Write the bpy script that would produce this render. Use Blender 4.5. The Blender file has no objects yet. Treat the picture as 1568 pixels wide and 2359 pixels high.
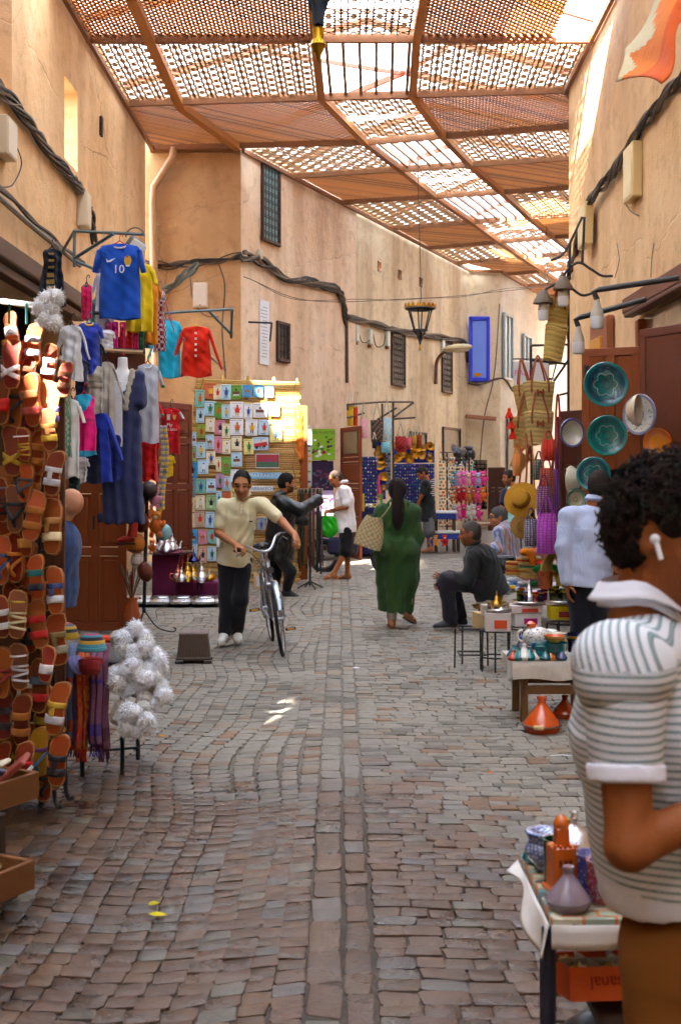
import bpy, math, random
import numpy as np
from mathutils import Vector, Matrix
random.seed(7); np.random.seed(7)
SC = bpy.context.scene; COL = SC.collection
PI = math.pi; R = math.radians
# ---------------------------------------------------------------- camera, sky, sun, exposure
F, H, CX, HY = 2810.0, 1.7, 784.0, 1092.0 # lens and horizon measured on the photograph (1568 px wide copy)
cam = bpy.data.cameras.new('camera'); co = bpy.data.objects.new('camera',cam); COL.objects.link(co)
co.location = (0,0,H); co.rotation_euler = (R(90),0,0)
cam.sensor_fit = 'VERTICAL'; cam.sensor_height = 24; cam.lens = F/2359*24; cam.shift_y = -(1179.5-HY)/2359
cam.clip_start = .05; cam.clip_end = 600
cam.dof.use_dof = True; cam.dof.focus_distance = 11.6; cam.dof.aperture_fstop = 4.5
SC.camera = co
SUN = Vector((-.27,-.75,.60)).normalized()
W = bpy.data.worlds.new('World'); SC.world = W; W.use_nodes = True
_nt = W.node_tree; _bg = _nt.nodes['Background']
_sk = _nt.nodes.new('ShaderNodeTexSky'); _sk.sky_type = 'NISHITA'; _sk.sun_disc = False
_sk.sun_elevation = math.asin(SUN.z); _sk.sun_rotation = math.atan2(SUN.x,SUN.y)
_nt.links.new(_sk.outputs[0],_bg.inputs[0]); _bg.inputs[1].default_value = .15
_sl = bpy.data.lights.new('sun','SUN'); _sl.energy = 5.0; _sl.angle = R(.5); _sl.color = (1,.95,.87)
_so = bpy.data.objects.new('sun',_sl); COL.objects.link(_so); _so.location = SUN*30
_so.rotation_euler = SUN.to_track_quat('Z','Y').to_euler()
SC.view_settings.view_transform = 'Standard'; SC.view_settings.look = 'None'
SC.view_settings.exposure = 3.85; SC.view_settings.gamma = 1
SC.cycles.use_denoising = True; SC.cycles.max_bounces = 8; SC.cycles.diffuse_bounces = 4
SC.cycles.transparent_max_bounces = 8; SC.cycles.caustics_reflective = False; SC.cycles.caustics_refractive = False
SC.cycles.sample_clamp_indirect = 6; SC.cycles.use_adaptive_sampling = True; SC.cycles.adaptive_threshold = .03

def P(x,y,Y):return Vector(((x-CX)*Y/F,Y,H-(y-HY)*Y/F))
def GY(y):return H*F/(y-HY)
def G(x,y):Y = GY(y); return Vector(((x-CX)*Y/F,Y,0))
def pxm(Y):return F/Y

# ---------------------------------------------------------------- colour and materials
def lin(c):return tuple((v/12.92 if v<=.04045 else ((v+.055)/1.055)**2.4) for v in (k/255 for k in c))
def C(r,g=None,b=None):
    if g is None:
        r, g, b = (r>>16)&255, (r>>8)&255, r&255
    return lin((r,g,b))+(1.0,)
class NT:
    def __init__(s,m):s.t = m.node_tree; s.n = s.t.nodes; s.l = s.t.links
    def __call__(s,typ,*ins,**kw):
        n = s.n.new('ShaderNode'+typ)
        for k, v in kw.items():
            if k.startswith('i_'):s.set(n.inputs[k[2:].replace('_',' ')],v)
            else:setattr(n,k,v)
        for i, v in enumerate(ins):
            if v is not None:s.set(n.inputs[i],v)
        return n
    def set(s,inp,v):
        if isinstance(v,bpy.types.NodeSocket):s.l.new(v,inp)
        elif isinstance(v,bpy.types.Node):s.l.new(v.outputs[0],inp)
        else:inp.default_value = v
    def mix(s,f,a,b,bt='MIX'):
        n = s.n.new('ShaderNodeMix'); n.data_type = 'RGBA'; n.blend_type = bt
        s.set(n.inputs[0],f); s.set(n.inputs[6],a); s.set(n.inputs[7],b); return n.outputs[2]
    def math(s,op,a,b=None,c=None):
        n = s.n.new('ShaderNodeMath'); n.operation = op; s.set(n.inputs[0],a)
        if b is not None:s.set(n.inputs[1],b)
        if c is not None:s.set(n.inputs[2],c)
        return n.outputs[0]
    def ramp(s,f,stops):
        n = s.n.new('ShaderNodeValToRGB'); s.set(n.inputs[0],f); e = n.color_ramp.elements
        while len(e)<len(stops):e.new(.5)
        for q, (p,c) in zip(e,stops):q.position = p; q.color = c if len(c)==4 else tuple(c)+(1,)
        return n.outputs[0]
    def noise(s,vec,scale,detail=4,rough=.55):
        n = s('TexNoise',i_Scale=scale,i_Detail=detail,i_Roughness=rough)
        if vec is not None:s.set(n.inputs['Vector'],vec)
        return n.outputs[0]
    def vmul(s,vec,v):
        n = s.n.new('ShaderNodeVectorMath'); n.operation = 'MULTIPLY'; s.set(n.inputs[0],vec); n.inputs[1].default_value = v; return n.outputs[0]
def new_mat(name):
    m = bpy.data.materials.new(name); m.use_nodes = True; t = NT(m)
    return m, t, t.n['Principled BSDF']
M = {}
def painted(name,rough=.75,var=.18,vs=9,bump=.15,bs=70,metal=0,stretch=(1,1,1),coat=0,sheen=0,spec=.4,rvar=.15,dirt=0,crease=0,cs=3.):
    """colour from the face colour attribute, broken up by noise"""
    m, t, b = new_mat(name)
    a = t('Attribute',attribute_name='Col').outputs[0]
    oc = t('TexCoord').outputs['Object']; v = t.vmul(oc,stretch)
    n1 = t.noise(v,vs,5); n2 = t.noise(v,bs,3)
    k = t.math('MULTIPLY_ADD',n1,2*var,1-var)
    k2 = t.math('MULTIPLY_ADD',n2,var*.7,1-var*.35)
    col = t.mix(1,a,t('CombineColor',t.math('MULTIPLY',k,k2),t.math('MULTIPLY',k,k2),t.math('MULTIPLY',k,k2)).outputs[0],'MULTIPLY')
    if dirt:
        d = t.ramp(t.noise(oc,5,6,.65),[(.5,(0,0,0)),(.72,(1,1,1))])
        col = t.mix(t.math('MULTIPLY',d,dirt),col,C(96,84,70))
    t.set(b.inputs['Base Color'],col)
    t.set(b.inputs['Roughness'],t.math('MULTIPLY_ADD',n1,rvar*2,rough-rvar))
    b.inputs['Metallic'].default_value = metal; b.inputs['Specular IOR Level'].default_value = spec
    if coat:b.inputs['Coat Weight'].default_value = coat; b.inputs['Coat Roughness'].default_value = .08
    if sheen:b.inputs['Sheen Weight'].default_value = sheen
    if bump:
        bn = t('Bump',i_Strength=bump,i_Distance=.02); t.set(bn.inputs['Height'],t.math('MULTIPLY_ADD',t.noise(t.vmul(oc,(1,1,.3)),crease,3),cs,n2) if crease else n2); t.set(b.inputs['Normal'],bn.outputs[0])
    M[name] = m; return m
painted('cloth',.9,.14,14,.45,160,sheen=.15,spec=.2,crease=15,cs=1.7)
painted('jersey',.92,.05,9,.12,420,spec=.15)
painted('knit',.95,.2,60,.8,260,sheen=.2,spec=.1)
painted('leather',.5,.22,22,.25,180,spec=.45)
painted('plastic',.42,.06,10,.03,60,spec=.5)
painted('ceramic',.14,.12,16,.06,40,coat=.6,spec=.6,rvar=.06)
painted('metal',.3,.1,20,.08,60,metal=1,rvar=.12)
painted('iron',.55,.25,18,.3,90,spec=.4,dirt=.35)
painted('wood',.5,.28,5,.35,34,stretch=(7,7,.7),spec=.4)
painted('woodh',.55,.28,5,.35,34,stretch=(.7,7,7),spec=.4)
painted('straw',.85,.3,40,.8,120,stretch=(1,1,2.2),spec=.2)
painted('paper',.8,.06,12,.05,60,spec=.3,dirt=.08)
painted('skin',.56,.2,26,.2,240,spec=.3)
painted('hair',.7,.35,60,.5,300,spec=.2)
painted('cable',.6,.3,9,.3,60,spec=.35,dirt=.6)
painted('foliage',.6,.2,20,.1,50)
def glassy(name,rough=.05):
    m, t, b = new_mat(name); a = t('Attribute',attribute_name='Col').outputs[0]
    n = t.noise(t('TexCoord').outputs['Object'],60,2)
    t.set(b.inputs['Base Color'],a); b.inputs['Transmission Weight'].default_value = .75; b.inputs['Roughness'].default_value = rough
    bn = t('Bump',i_Strength=.3,i_Distance=.005); t.set(bn.inputs['Height'],n); t.set(b.inputs['Normal'],bn.outputs[0])
    M[name] = m
glassy('glass',.08)

# ---------------------------------------------------------------- mesh builder
def rotz(a):return Matrix.Rotation(a,3,'Z')
def frame_from(d,up=Vector((0,0,1))):
    d = Vector(d).normalized()
    if abs(d.dot(up))>.98:up = Vector((0,1,0))
    x = up.cross(d).normalized(); y = d.cross(x)
    return Matrix((x,y,d)).transposed() # columns x,y,d
class MB:
    def __init__(s,col=(.5,.5,.5,1)):s.v = []; s.f = []; s.c = []; s.col = col
    def add(s,vs,fs,col=None):
        o = len(s.v); s.v+=[tuple(v) for v in vs]; c = col or s.col
        for f in fs:s.f.append(tuple(i+o for i in f)); s.c.append(c)
        return s
    def box(s,c,size,rot=None,b=0,col=None):
        hx, hy, hz = (k/2 for k in size); c = Vector(c)
        if isinstance(rot,(int,float)):rot = rotz(rot)
        if b:
            b = min(b,hx*.9,hy*.9,hz*.9); vs = []
            for sx in (-1,1):
                for sy in (-1,1):
                    for sz in (-1,1):
                        vs+=[Vector((sx*hx,sy*(hy-b),sz*(hz-b))),Vector((sx*(hx-b),sy*hy,sz*(hz-b))),Vector((sx*(hx-b),sy*(hy-b),sz*hz))]
            def i(sx,sy,sz,k):return (((sx>0)*2+(sy>0))*2+(sz>0))*3+k
            fs = []
            for k in range(3):
                for sg in (-1,1):
                    q = [(-1,-1),(1,-1),(1,1),(-1,1)]
                    if sg<0:q = q[::-1]
                    if k==1:q = q[::-1]
                    l = []
                    for a, bb in q:
                        t = [0,0,0]; t[k] = sg; o = [j for j in range(3) if j!=k]; t[o[0]] = a; t[o[1]] = bb
                        l.append(i(*t,k))
                    fs.append(tuple(l))
            for k in range(3): # edges between axis pairs
                a1, a2 = [j for j in range(3) if j!=k]
                for s1 in (-1,1):
                    for s2 in (-1,1):
                        t = [0,0,0]; t[a1] = s1; t[a2] = s2; t0 = list(t); t1 = list(t); t0[k] = -1; t1[k] = 1
                        fs.append((i(*t0,a1),i(*t1,a1),i(*t1,a2),i(*t0,a2)))
            for sx in (-1,1):
                for sy in (-1,1):
                    for sz in (-1,1):fs.append((i(sx,sy,sz,0),i(sx,sy,sz,1),i(sx,sy,sz,2)))
        else:
            vs = [Vector((sx*hx,sy*hy,sz*hz)) for sx in (-1,1) for sy in (-1,1) for sz in (-1,1)]
            fs = [(0,1,3,2),(4,6,7,5),(0,4,5,1),(2,3,7,6),(0,2,6,4),(1,5,7,3)]
        if rot is not None:vs = [rot@v for v in vs]
        return s.add([v+c for v in vs],fs,col)
    def bar(s,a,b,w,h=None,col=None,up=Vector((0,0,1))):
        a = Vector(a); b = Vector(b); m = frame_from(b-a,up)
        return s.box((a+b)/2,(w,h or w,(b-a).length),m,0,col)
    def tube(s,pts,r,n=8,col=None,cap=True,closed=False,flat=1.0):
        pts = [Vector(p) for p in pts]; k = len(pts); rs = r if isinstance(r,(list,tuple)) else [r]*k
        vs = []; up = None
        for i, p in enumerate(pts):
            if closed:d = pts[(i+1)%k]-pts[i-1]
            else:d = pts[min(i+1,k-1)]-pts[max(i-1,0)]
            if d.length<1e-9:d = Vector((0,0,1))
            d.normalize()
            if up is None:up = frame_from(d).col[1].copy()
            x = up.cross(d)
            if x.length<1e-4:x = frame_from(d).col[0].copy()
            x.normalize(); up = d.cross(x)
            for j in range(n):
                a = 2*PI*j/n; vs.append(p+x*(math.cos(a)*rs[i])+up*(math.sin(a)*rs[i]*flat))
        fs = []
        for i in range(k if closed else k-1):
            i2 = (i+1)%k
            for j in range(n):fs.append((i*n+j,i*n+(j+1)%n,i2*n+(j+1)%n,i2*n+j))
        if cap and not closed:fs+=[tuple(range(n))[::-1],tuple((k-1)*n+j for j in range(n))]
        return s.add(vs,fs,col)
    def lathe(s,prof,n=16,at=(0,0,0),rot=None,col=None,cols=None,sq=None):
        at = Vector(at); vs = []; k = len(prof)
        for (r,z) in prof:
            for j in range(n):
                a = 2*PI*(j+.5)/n; v = Vector((r*math.cos(a),r*math.sin(a)*(sq or 1),z))
                vs.append((rot@v if rot is not None else v)+at)
        for i in range(k-1):
            o = [(i*n+j,i*n+(j+1)%n,(i+1)*n+(j+1)%n,(i+1)*n+j) for j in range(n)]
            if i==0:base = len(s.v); s.add(vs,o,cols[0] if cols else col)
            else:
                c = cols[i] if cols else (col or s.col)
                for f in o:s.f.append(tuple(q+base for q in f)); s.c.append(c)
        for ring, rev in ((0,True),(k-1,False)):
            if prof[ring][0]>1e-4:
                f = tuple(base+ring*n+j for j in range(n)); s.f.append(f[::-1] if rev else f); s.c.append((cols[min(ring,k-2)] if cols else col) or s.col)
        return s
    def prism(s,out,t,mat=None,col=None,back=True):
        """2-D outline (x,z) extruded by t along +y, then moved by a 4x4"""
        n = len(out); vs = [Vector((x,0,z)) for x,z in out]+[Vector((x,t,z)) for x,z in out]
        if mat is not None:vs = [mat@v for v in vs]
        fs = [tuple(range(n)),tuple(range(n,2*n))[::-1]]+[(i,i+n,(i+1)%n+n,(i+1)%n) for i in range(n)]
        return s.add(vs,fs,col)
    def grid(s,fn,nu,nv,col=None,wu=False,colf=None):
        vs = [fn(i/(nu if wu else nu-1),j/(nv-1)) for j in range(nv) for i in range(nu)]
        o = len(s.v); s.v+=[tuple(v) for v in vs]
        for j in range(nv-1):
            for i in range(nu if wu else nu-1):
                i2 = (i+1)%nu
                s.f.append((o+j*nu+i,o+j*nu+i2,o+(j+1)*nu+i2,o+(j+1)*nu+i))
                s.c.append(colf((i+.5)/nu,(j+.5)/(nv-1)) if colf else (col or s.col))
        return s
    def blob(s,c,r,n=10,rot=None,col=None):
        r = (r,r,r) if isinstance(r,(int,float)) else r; k = max(5,n*2//3)
        c = Vector(c); vs = []
        for i in range(k+1):
            t = PI*i/k
            for j in range(n):
                a = 2*PI*j/n; v = Vector((r[0]*math.sin(t)*math.cos(a),r[1]*math.sin(t)*math.sin(a),-r[2]*math.cos(t)))
                vs.append((rot@v if rot is not None else v)+c)
        return s.add(vs,[(i*n+j,i*n+(j+1)%n,(i+1)*n+(j+1)%n,(i+1)*n+j) for i in range(k) for j in range(n)],col)
    def mesh(s,name,smooth=40):
        me = bpy.data.meshes.new(name); me.from_pydata(s.v,[],s.f)
        a = me.color_attributes.new('Col','FLOAT_COLOR','CORNER')
        tot = np.array([len(f) for f in s.f]); a.data.foreach_set('color',np.repeat(np.array(s.c,dtype=np.float32),tot,axis=0).ravel())
        if smooth:
            me.polygons.foreach_set('use_smooth',np.ones(len(s.f),dtype=bool)); me.set_sharp_from_angle(angle=R(smooth))
        me.validate(); me.update(); return me
def obj(name,mb,mat,parent=None,smooth=40,label=None,kind=None):
    me = mb.mesh(name,smooth) if isinstance(mb,MB) else mb
    if mat is not None and not me.materials:me.materials.append(M[mat] if isinstance(mat,str) else mat)
    o = bpy.data.objects.new(name,me); COL.objects.link(o)
    if parent is not None:o.parent = parent
    if label:o['label'] = label
    if kind:o['kind'] = kind
    return o
def tag(o,label,cat,group=None):
    o['label'] = label; o['category'] = cat
    if group:o['group'] = group
    return o
def thing(name,label,cat,loc=(0,0,0),rz=0,group=None):
    o = bpy.data.objects.new(name,None); COL.objects.link(o); o.location = loc
    if isinstance(rz,(tuple,list)):o.rotation_euler = rz
    else:o.rotation_euler = (0,0,rz)
    o.empty_display_size = .1
    return tag(o,label,cat,group)
def dup(root,loc,rz=None,label=None,group=None,scale=None):
    r = root.copy(); COL.objects.link(r); r.location = loc
    if rz is not None:r.rotation_euler = rz if isinstance(rz,(tuple,list)) else (0,0,rz)
    if scale:r.scale = (scale,)*3 if isinstance(scale,(int,float)) else scale
    if label:r['label'] = label
    if group:r['group'] = group
    for ch in list(root.children):
        c = ch.copy(); COL.objects.link(c); c.parent = r
        for g in list(ch.children):
            d = g.copy(); COL.objects.link(d); d.parent = c
    return r
def T(loc,rot=None):
    m = Matrix.Translation(Vector(loc))
    if rot is not None:m = m@(rotz(rot) if isinstance(rot,(int,float)) else rot).to_4x4()
    return m
def rnd(a,b):return random.uniform(a,b)
def vary(c,k=.12):f = 1+rnd(-k,k); return (c[0]*f*(1+rnd(-k,k)*.4),c[1]*f,c[2]*f*(1+rnd(-k,k)*.4),1)
def arc(c,r,a0,a1,n,ax='xz'):
    c = Vector(c); o = []
    for i in range(n+1):
        a = a0+(a1-a0)*i/n; u, w = r*math.cos(a), r*math.sin(a)
        o.append(c+Vector({'xz':(u,0,w),'yz':(0,u,w),'xy':(u,w,0)}[ax]))
    return o
def spline(pts,k=6):
    pts = [Vector(p) for p in pts]; o = []
    q = [pts[0]*2-pts[1]]+pts+[pts[-1]*2-pts[-2]]
    for i in range(1,len(q)-2):
        for j in range(k):
            t = j/k; a, b, c, d = q[i-1], q[i], q[i+1], q[i+2]
            o.append(.5*((2*b)+(c-a)*t+(2*a-5*b+4*c-d)*t*t+(3*b-a-3*c+d)*t**3))
    o.append(pts[-1]); return o
# ================================================================ SETTING
def plaster(name,c1,c2,c3,streak=.35,bump=.5):
    m, t, b = new_mat(name); oc = t('TexCoord').outputs['Object']
    n1 = t.noise(oc,.7,6,.6); n2 = t.noise(oc,4,6,.65); n3 = t.noise(oc,45,4)
    wv = t('TexNoise',i_Scale=.9,i_Detail=3.0); t.set(wv.inputs['Vector'],oc); st = t.noise(t.vmul(t.mix(.12,oc,wv.outputs['Color']),(1.0,1.0,.13)),1.5,4,.5)
    col = t.mix(t.ramp(n1,[(.35,(0,0,0)),(.65,(1,1,1))]),C(*c1),C(*c2))
    col = t.mix(t.math('MULTIPLY',t.ramp(st,[(.42,(0,0,0)),(.72,(1,1,1))]),streak),col,C(*c3))  # vertical streaks: stains that also imitate light striped by the roof slats
    col = t.mix(t.math('MULTIPLY',t.ramp(n2,[(.5,(0,0,0)),(.74,(1,1,1))]),.42),col,C(*[int(v*.8) for v in c3]))
    sp = t.ramp(t.noise(oc,1.3,8,.7),[(.63,(0,0,0)),(.67,(1,1,1))])
    col = t.mix(t.math('MULTIPLY',sp,.3),col,C(*[min(255,int(v*1.12)) for v in c1]))
    # hairline cracks
    vo = t('TexVoronoi',feature='DISTANCE_TO_EDGE',i_Scale=.55); wn = t('TexNoise',i_Scale=2.5,i_Detail=5.0)
    t.set(wn.inputs['Vector'],oc); t.set(vo.inputs['Vector'],t.mix(.22,oc,wn.outputs['Color']))
    cr = t.ramp(vo.outputs['Distance'],[(0,(1,1,1)),(.006,(0,0,0))])
    col = t.mix(t.math('MULTIPLY',t.math('MULTIPLY',cr,t.ramp(n1,[(.5,(0,0,0)),(.6,(1,1,1))])),.6),col,C(120,88,62))
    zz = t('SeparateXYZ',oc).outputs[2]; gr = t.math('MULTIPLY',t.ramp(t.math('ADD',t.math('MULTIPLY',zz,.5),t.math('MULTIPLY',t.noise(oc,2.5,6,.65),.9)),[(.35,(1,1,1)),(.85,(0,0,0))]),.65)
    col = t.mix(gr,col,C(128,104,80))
    t.set(b.inputs['Base Color'],col); b.inputs['Roughness'].default_value = .92; b.inputs['Specular IOR Level'].default_value = .2
    h = t.math('ADD',t.math('MULTIPLY',n2,1.0),t.math('MULTIPLY',n3,.25)); h = t.math('SUBTRACT',h,t.math('MULTIPLY',cr,.3))
    bn = t('Bump',i_Strength=bump,i_Distance=.05); t.set(bn.inputs['Height'],h); t.set(b.inputs['Normal'],bn.outputs[0])
    M[name] = m
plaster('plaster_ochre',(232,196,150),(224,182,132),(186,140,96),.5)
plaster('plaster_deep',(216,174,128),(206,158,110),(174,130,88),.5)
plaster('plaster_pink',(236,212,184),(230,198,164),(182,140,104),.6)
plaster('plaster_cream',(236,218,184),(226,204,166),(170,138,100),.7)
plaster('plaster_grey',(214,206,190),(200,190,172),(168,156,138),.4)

def wall_cells(mb,p0,p1,z0,z1,th,holes=(),nrm=1):
    """wall between two plan points; holes = (s0,s1,z0,z1) along it"""
    p0 = Vector((p0[0],p0[1],0)); p1 = Vector((p1[0],p1[1],0)); d = (p1-p0); L = d.length; d.normalize()
    n = Vector((d.y,-d.x,0))*nrm # outward (away from the street)
    S = sorted({0,L}|{h[0] for h in holes}|{h[1] for h in holes})
    for a, b in zip(S,S[1:]):
        hs = sorted([(h[2],h[3]) for h in holes if h[0]<=a+1e-6 and h[1]>=b-1e-6])
        z = z0
        for (q0,q1) in hs+[(z1,z1)]:
            if q0-z>1e-3:
                c = p0+d*((a+b)/2)+n*(th/2); c.z = (z+q0)/2
                mb.box(c,(b-a,th,q0-z),math.atan2(d.y,d.x))
            z = q1
    return mb
# ---- ground sheet
m, t, b = new_mat('mortar'); oc = t('TexCoord').outputs['Object']
sx, sy0, _z = t('SeparateXYZ',oc).outputs; wz = t.math('ADD',t.math('ADD',sy0,t.math('MULTIPLY',t.math('MAXIMUM',sx,0.),1.2)),t.math('MULTIPLY',t.noise(oc,1.5,4),1.6)); far = t.mix(t.ramp(t.math('MULTIPLY_ADD',wz,.25,-1.5),[(.2,(0,0,0)),(.6,(1,1,1))]),t.ramp(t.noise(oc,6,6,.6),[(.3,C(58,49,42)),(.7,C(84,72,62))]),t.ramp(t.noise(oc,6,6,.6),[(.3,C(96,89,80)),(.7,C(124,116,106))]))
bk = t('TexBrick',i_Scale=1.0,i_Mortar_Size=.012); bk.inputs['Brick Width'].default_value = .13; bk.inputs['Row Height'].default_value = .1
t.set(bk.inputs['Vector'],oc); bk.inputs['Color1'].default_value = C(126,117,106); bk.inputs['Color2'].default_value = C(108,99,90); bk.inputs['Mortar'].default_value = C(84,74,64)
sy = t('SeparateXYZ',oc).outputs[1]
fm = t.math('GREATER_THAN',sy,24.5)
t.set(b.inputs['Base Color'],t.mix(fm,far,bk.outputs[0])); b.inputs['Roughness'].default_value = .9
bn = t('Bump',i_Strength=.5,i_Distance=.03); t.set(bn.inputs['Height'],t.noise(oc,60,4)); t.set(b.inputs['Normal'],bn.outputs[0]); M['mortar'] = m
g = MB(); g.add([(-150,-150,-.0105),(150,-150,-.0105),(150,150,-.0105),(-150,150,-.0105)],[(0,1,2,3)])
obj('ground',g,'mortar',kind='structure')
# ---- cobbles
m, t, b = new_mat('cobble'); at = t('Attribute',attribute_name='Col'); oc = t('TexCoord').outputs['Object']
n1 = t.noise(oc,28,6,.65); n2 = t.noise(oc,140,3); n0 = t.noise(oc,2.2,5,.6)
wet = t.math('MULTIPLY',at.outputs['Alpha'],t.ramp(n0,[(.36,(.4,.4,.4)),(.58,(1,1,1))]))
k = t.math('MULTIPLY_ADD',n1,.55,.72)
col = t.mix(1,at.outputs[0],t('CombineColor',k,k,k).outputs[0],'MULTIPLY')
col = t.mix(t.math('MULTIPLY',t.ramp(t.noise(oc,6,5,.6),[(.5,(0,0,0)),(.7,(1,1,1))]),.35),col,C(128,118,106))
col = t.mix(t.math('MULTIPLY',wet,.85),col,t.mix(1,col,(.36,.29,.24,1),'MULTIPLY'))
gk = t.ramp(t.noise(oc,.9,7,.65),[(.3,(.62,.6,.56)),(.55,(1,1,1)),(.75,(1.1,1.08,1.04))]); col = t.mix(1,col,gk,'MULTIPLY')
fk = t.ramp(t.noise(oc,19,6,.75),[(.3,(.7,.69,.67)),(.5,(1,1,1)),(.7,(1.14,1.13,1.1))]); col = t.mix(1,col,fk,'MULTIPLY')
t.set(b.inputs['Base Color'],col)
t.set(b.inputs['Roughness'],t.math('SUBTRACT',t.math('MULTIPLY_ADD',n1,.25,.62),t.math('MULTIPLY',wet,.56)))
bn = t('Bump',i_Strength=.55,i_Distance=.012); t.set(bn.inputs['Height'],t.math('ADD',n1,t.math('MULTIPLY',n2,.4))); t.set(b.inputs['Normal'],bn.outputs[0]); M['cobble'] = m
def cobbles():
    rs = np.random.RandomState(3); cells = []
    def in_view(x,y):return abs(x)<.30*y+.9
    def sett(x,y,w,d,a,big):cells.append((x,y,w,d,a,big))
    x = -.121
    for i in range(40): # left of the gutter: aligned columns that wander
        w = .1*(1+rs.uniform(-.14,.16)); xc0 = x-w/2; x-=w+.002; y = 2.7+rs.uniform(-.05,.05)
        while y<24.5:
            dr = .094*(1+rs.uniform(-.12,.14)); k = min(1,i/4); xc = xc0+k*(.07*math.sin(y*1.5)+.03*math.sin(y*3.1+1)); yy = y+.06*math.cos(2*PI*xc/1.5)+.05*xc
            if xc>-3.95 and in_view(xc,yy) and not (xc<-3.6 and yy<22.8):sett(xc,yy,w+rs.uniform(-.004,.002),dr-.001,.05-.06*2*PI/1.5*math.sin(2*PI*xc/1.5),0)
            y+=dr
    for side in (1,):
        y = 2.7; row = 0
        while y<24.5:
            dr = (.078 if side<0 else .094)*(1+rs.uniform(-.12,.12)); x = .118 if side>0 else -.12; x+=rs.uniform(0,.012)*side
            lim = 3.95 if y<20 else 6.5
            while abs(x)<lim:
                w = (.098 if side<0 else .128)*(1+rs.uniform(-.28,.32)); xc = x+side*w/2; x+=side*(w+.002)
                per = 1.5 if side<0 else 2.4
                ph = 2*PI*(xc+row*.0)/per
                AM = .06; yy = y+AM*math.cos(ph)+(.05*xc)+rs.uniform(-.012,.012); sl = -AM*math.sin(ph)*2*PI/per+.05
                if in_view(xc,yy) and not (xc<-3.55 and yy<22.8):sett(xc,yy,w-.001,dr-.001,sl,0)
            y+=dr; row+=1
    for (x0,w) in ((-.055,.125),(.063,.10)):
        y = 2.7
        while y<24.5:
            d = rs.uniform(.14,.3); sett(x0+rs.uniform(-.005,.005),y+d/2,w-.012,d-.012,0,1); y+=d
    A = np.array([c for c in cells]); n = len(A); x, y, w, d, sl, big = A.T
    ang = np.arctan(sl)+rs.uniform(-.09,.09,n)
    # octagonal plan outline with jitter
    q = np.array([(-.5,-.40),(-.42,-.5),(.42,-.5),(.5,-.40),(.5,.40),(.42,.5),(-.42,.5),(-.5,.40)])
    jx = rs.uniform(-.055,.055,(n,8)); jy = rs.uniform(-.085,.085,(n,8))
    lx = (q[None,:,0]+jx)*w[:,None]; ly = (q[None,:,1]+jy)*d[:,None]
    ly = ly+lx*np.tan(ang)[:,None]
    top = rs.uniform(-.002,.002,n); tx = rs.uniform(-.022,.022,n); ty = rs.uniform(-.022,.022,n)
    top = top+.002*np.sin(y*1.3+x*2.1)-.003*np.exp(-(x/.4)**2)
    def ring(sc,dz,tilt):
        X = x[:,None]+lx*sc; Y = y[:,None]+ly*sc; Z = (top+dz)[:,None]+tilt*(lx*tx[:,None]+ly*ty[:,None])
        return np.stack([X,Y,Z],2)
    rings = np.stack([ring(1.0,-.04,0),ring(1.0,-.006,1),ring(.98,-.0015,1),ring(.91,0,1)],1) # n,4,8,3
    # colours
    u = rs.uniform(0,1,n); nearleft = 1/(1+np.exp((y-6.9-.5*np.sin(x*3)+np.maximum(x-.1,0)*2.0)*2.0))
    grey = np.array(C(152,144,132)[:3]); red = np.array(C(144,108,78)[:3]); dk = np.array(C(122,113,103)[:3]); tan = np.array(C(154,138,118)[:3])
    pr = np.clip(.05+.78*nearleft,0,1); c = np.where((u<pr)[:,None],red,grey)
    u2 = rs.uniform(0,1,n); c = np.where(((u2<.14)&(nearleft<.5))[:,None],dk,c); c = np.where(((u2>.9)&(nearleft<.4))[:,None],tan,c)
    c = c*(1+(rs.uniform(.72,1.12,(n,1))-1)*(.35+.65*nearleft[:,None]))*.78*(1-.26*nearleft[:,None]); c[:,2]*=1+.25*nearleft*rs.uniform(-.6,1,n)
    puddle = np.exp(-(((x+1.1)/.75)**2+((y-6.4)/.6)**2)); wetv = np.clip(1.25*nearleft*rs.uniform(.55,1,n)+puddle*1.3,0,1)
    col = np.concatenate([c,wetv[:,None]],1)
    order = np.argsort(y+np.where(in_frame(x,y),0,100)); return rings, col, order
def in_frame(x,y):return (np.abs(x)*F/y<784)&(y>3.62)
rings, ccol, corder = cobbles()
def cobble_mesh(idx,name,origin=None):
    k = len(idx); v = rings[idx].reshape(k,32,3)
    if origin is not None:v = v-np.array(origin)
    fs = []
    base = [tuple(range(24,32))]
    for r_ in range(3):base+=[(r_*8+j,r_*8+(j+1)%8,r_*8+8+(j+1)%8,r_*8+8+j) for j in range(8)]
    nl = np.array([len(f) for f in base]); flat = np.concatenate([np.array(f) for f in base])
    loops = (flat[None,:]+(np.arange(k)*32)[:,None]).ravel()
    me = bpy.data.meshes.new(name); me.vertices.add(k*32); me.vertices.foreach_set('co',v.astype(np.float32).ravel())
    me.loops.add(len(loops)); me.loops.foreach_set('vertex_index',loops.astype(np.int32))
    tot = np.tile(nl,k); st = np.concatenate([[0],np.cumsum(tot)[:-1]])
    me.polygons.add(len(tot)); me.polygons.foreach_set('loop_start',st.astype(np.int32)); me.polygons.foreach_set('loop_total',tot.astype(np.int32))
    me.polygons.foreach_set('use_smooth',np.ones(len(tot),dtype=bool))
    me.update(calc_edges=True); me.validate()
    a = me.color_attributes.new('Col','FLOAT_COLOR','CORNER'); a.data.foreach_set('color',np.repeat(ccol[idx],len(flat),axis=0).astype(np.float32).ravel())
    me.set_sharp_from_angle(angle=R(50)); me.materials.append(M['cobble']); return me
pave = bpy.data.objects.new('pavement',None); COL.objects.link(pave); pave['kind'] = 'structure'
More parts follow.
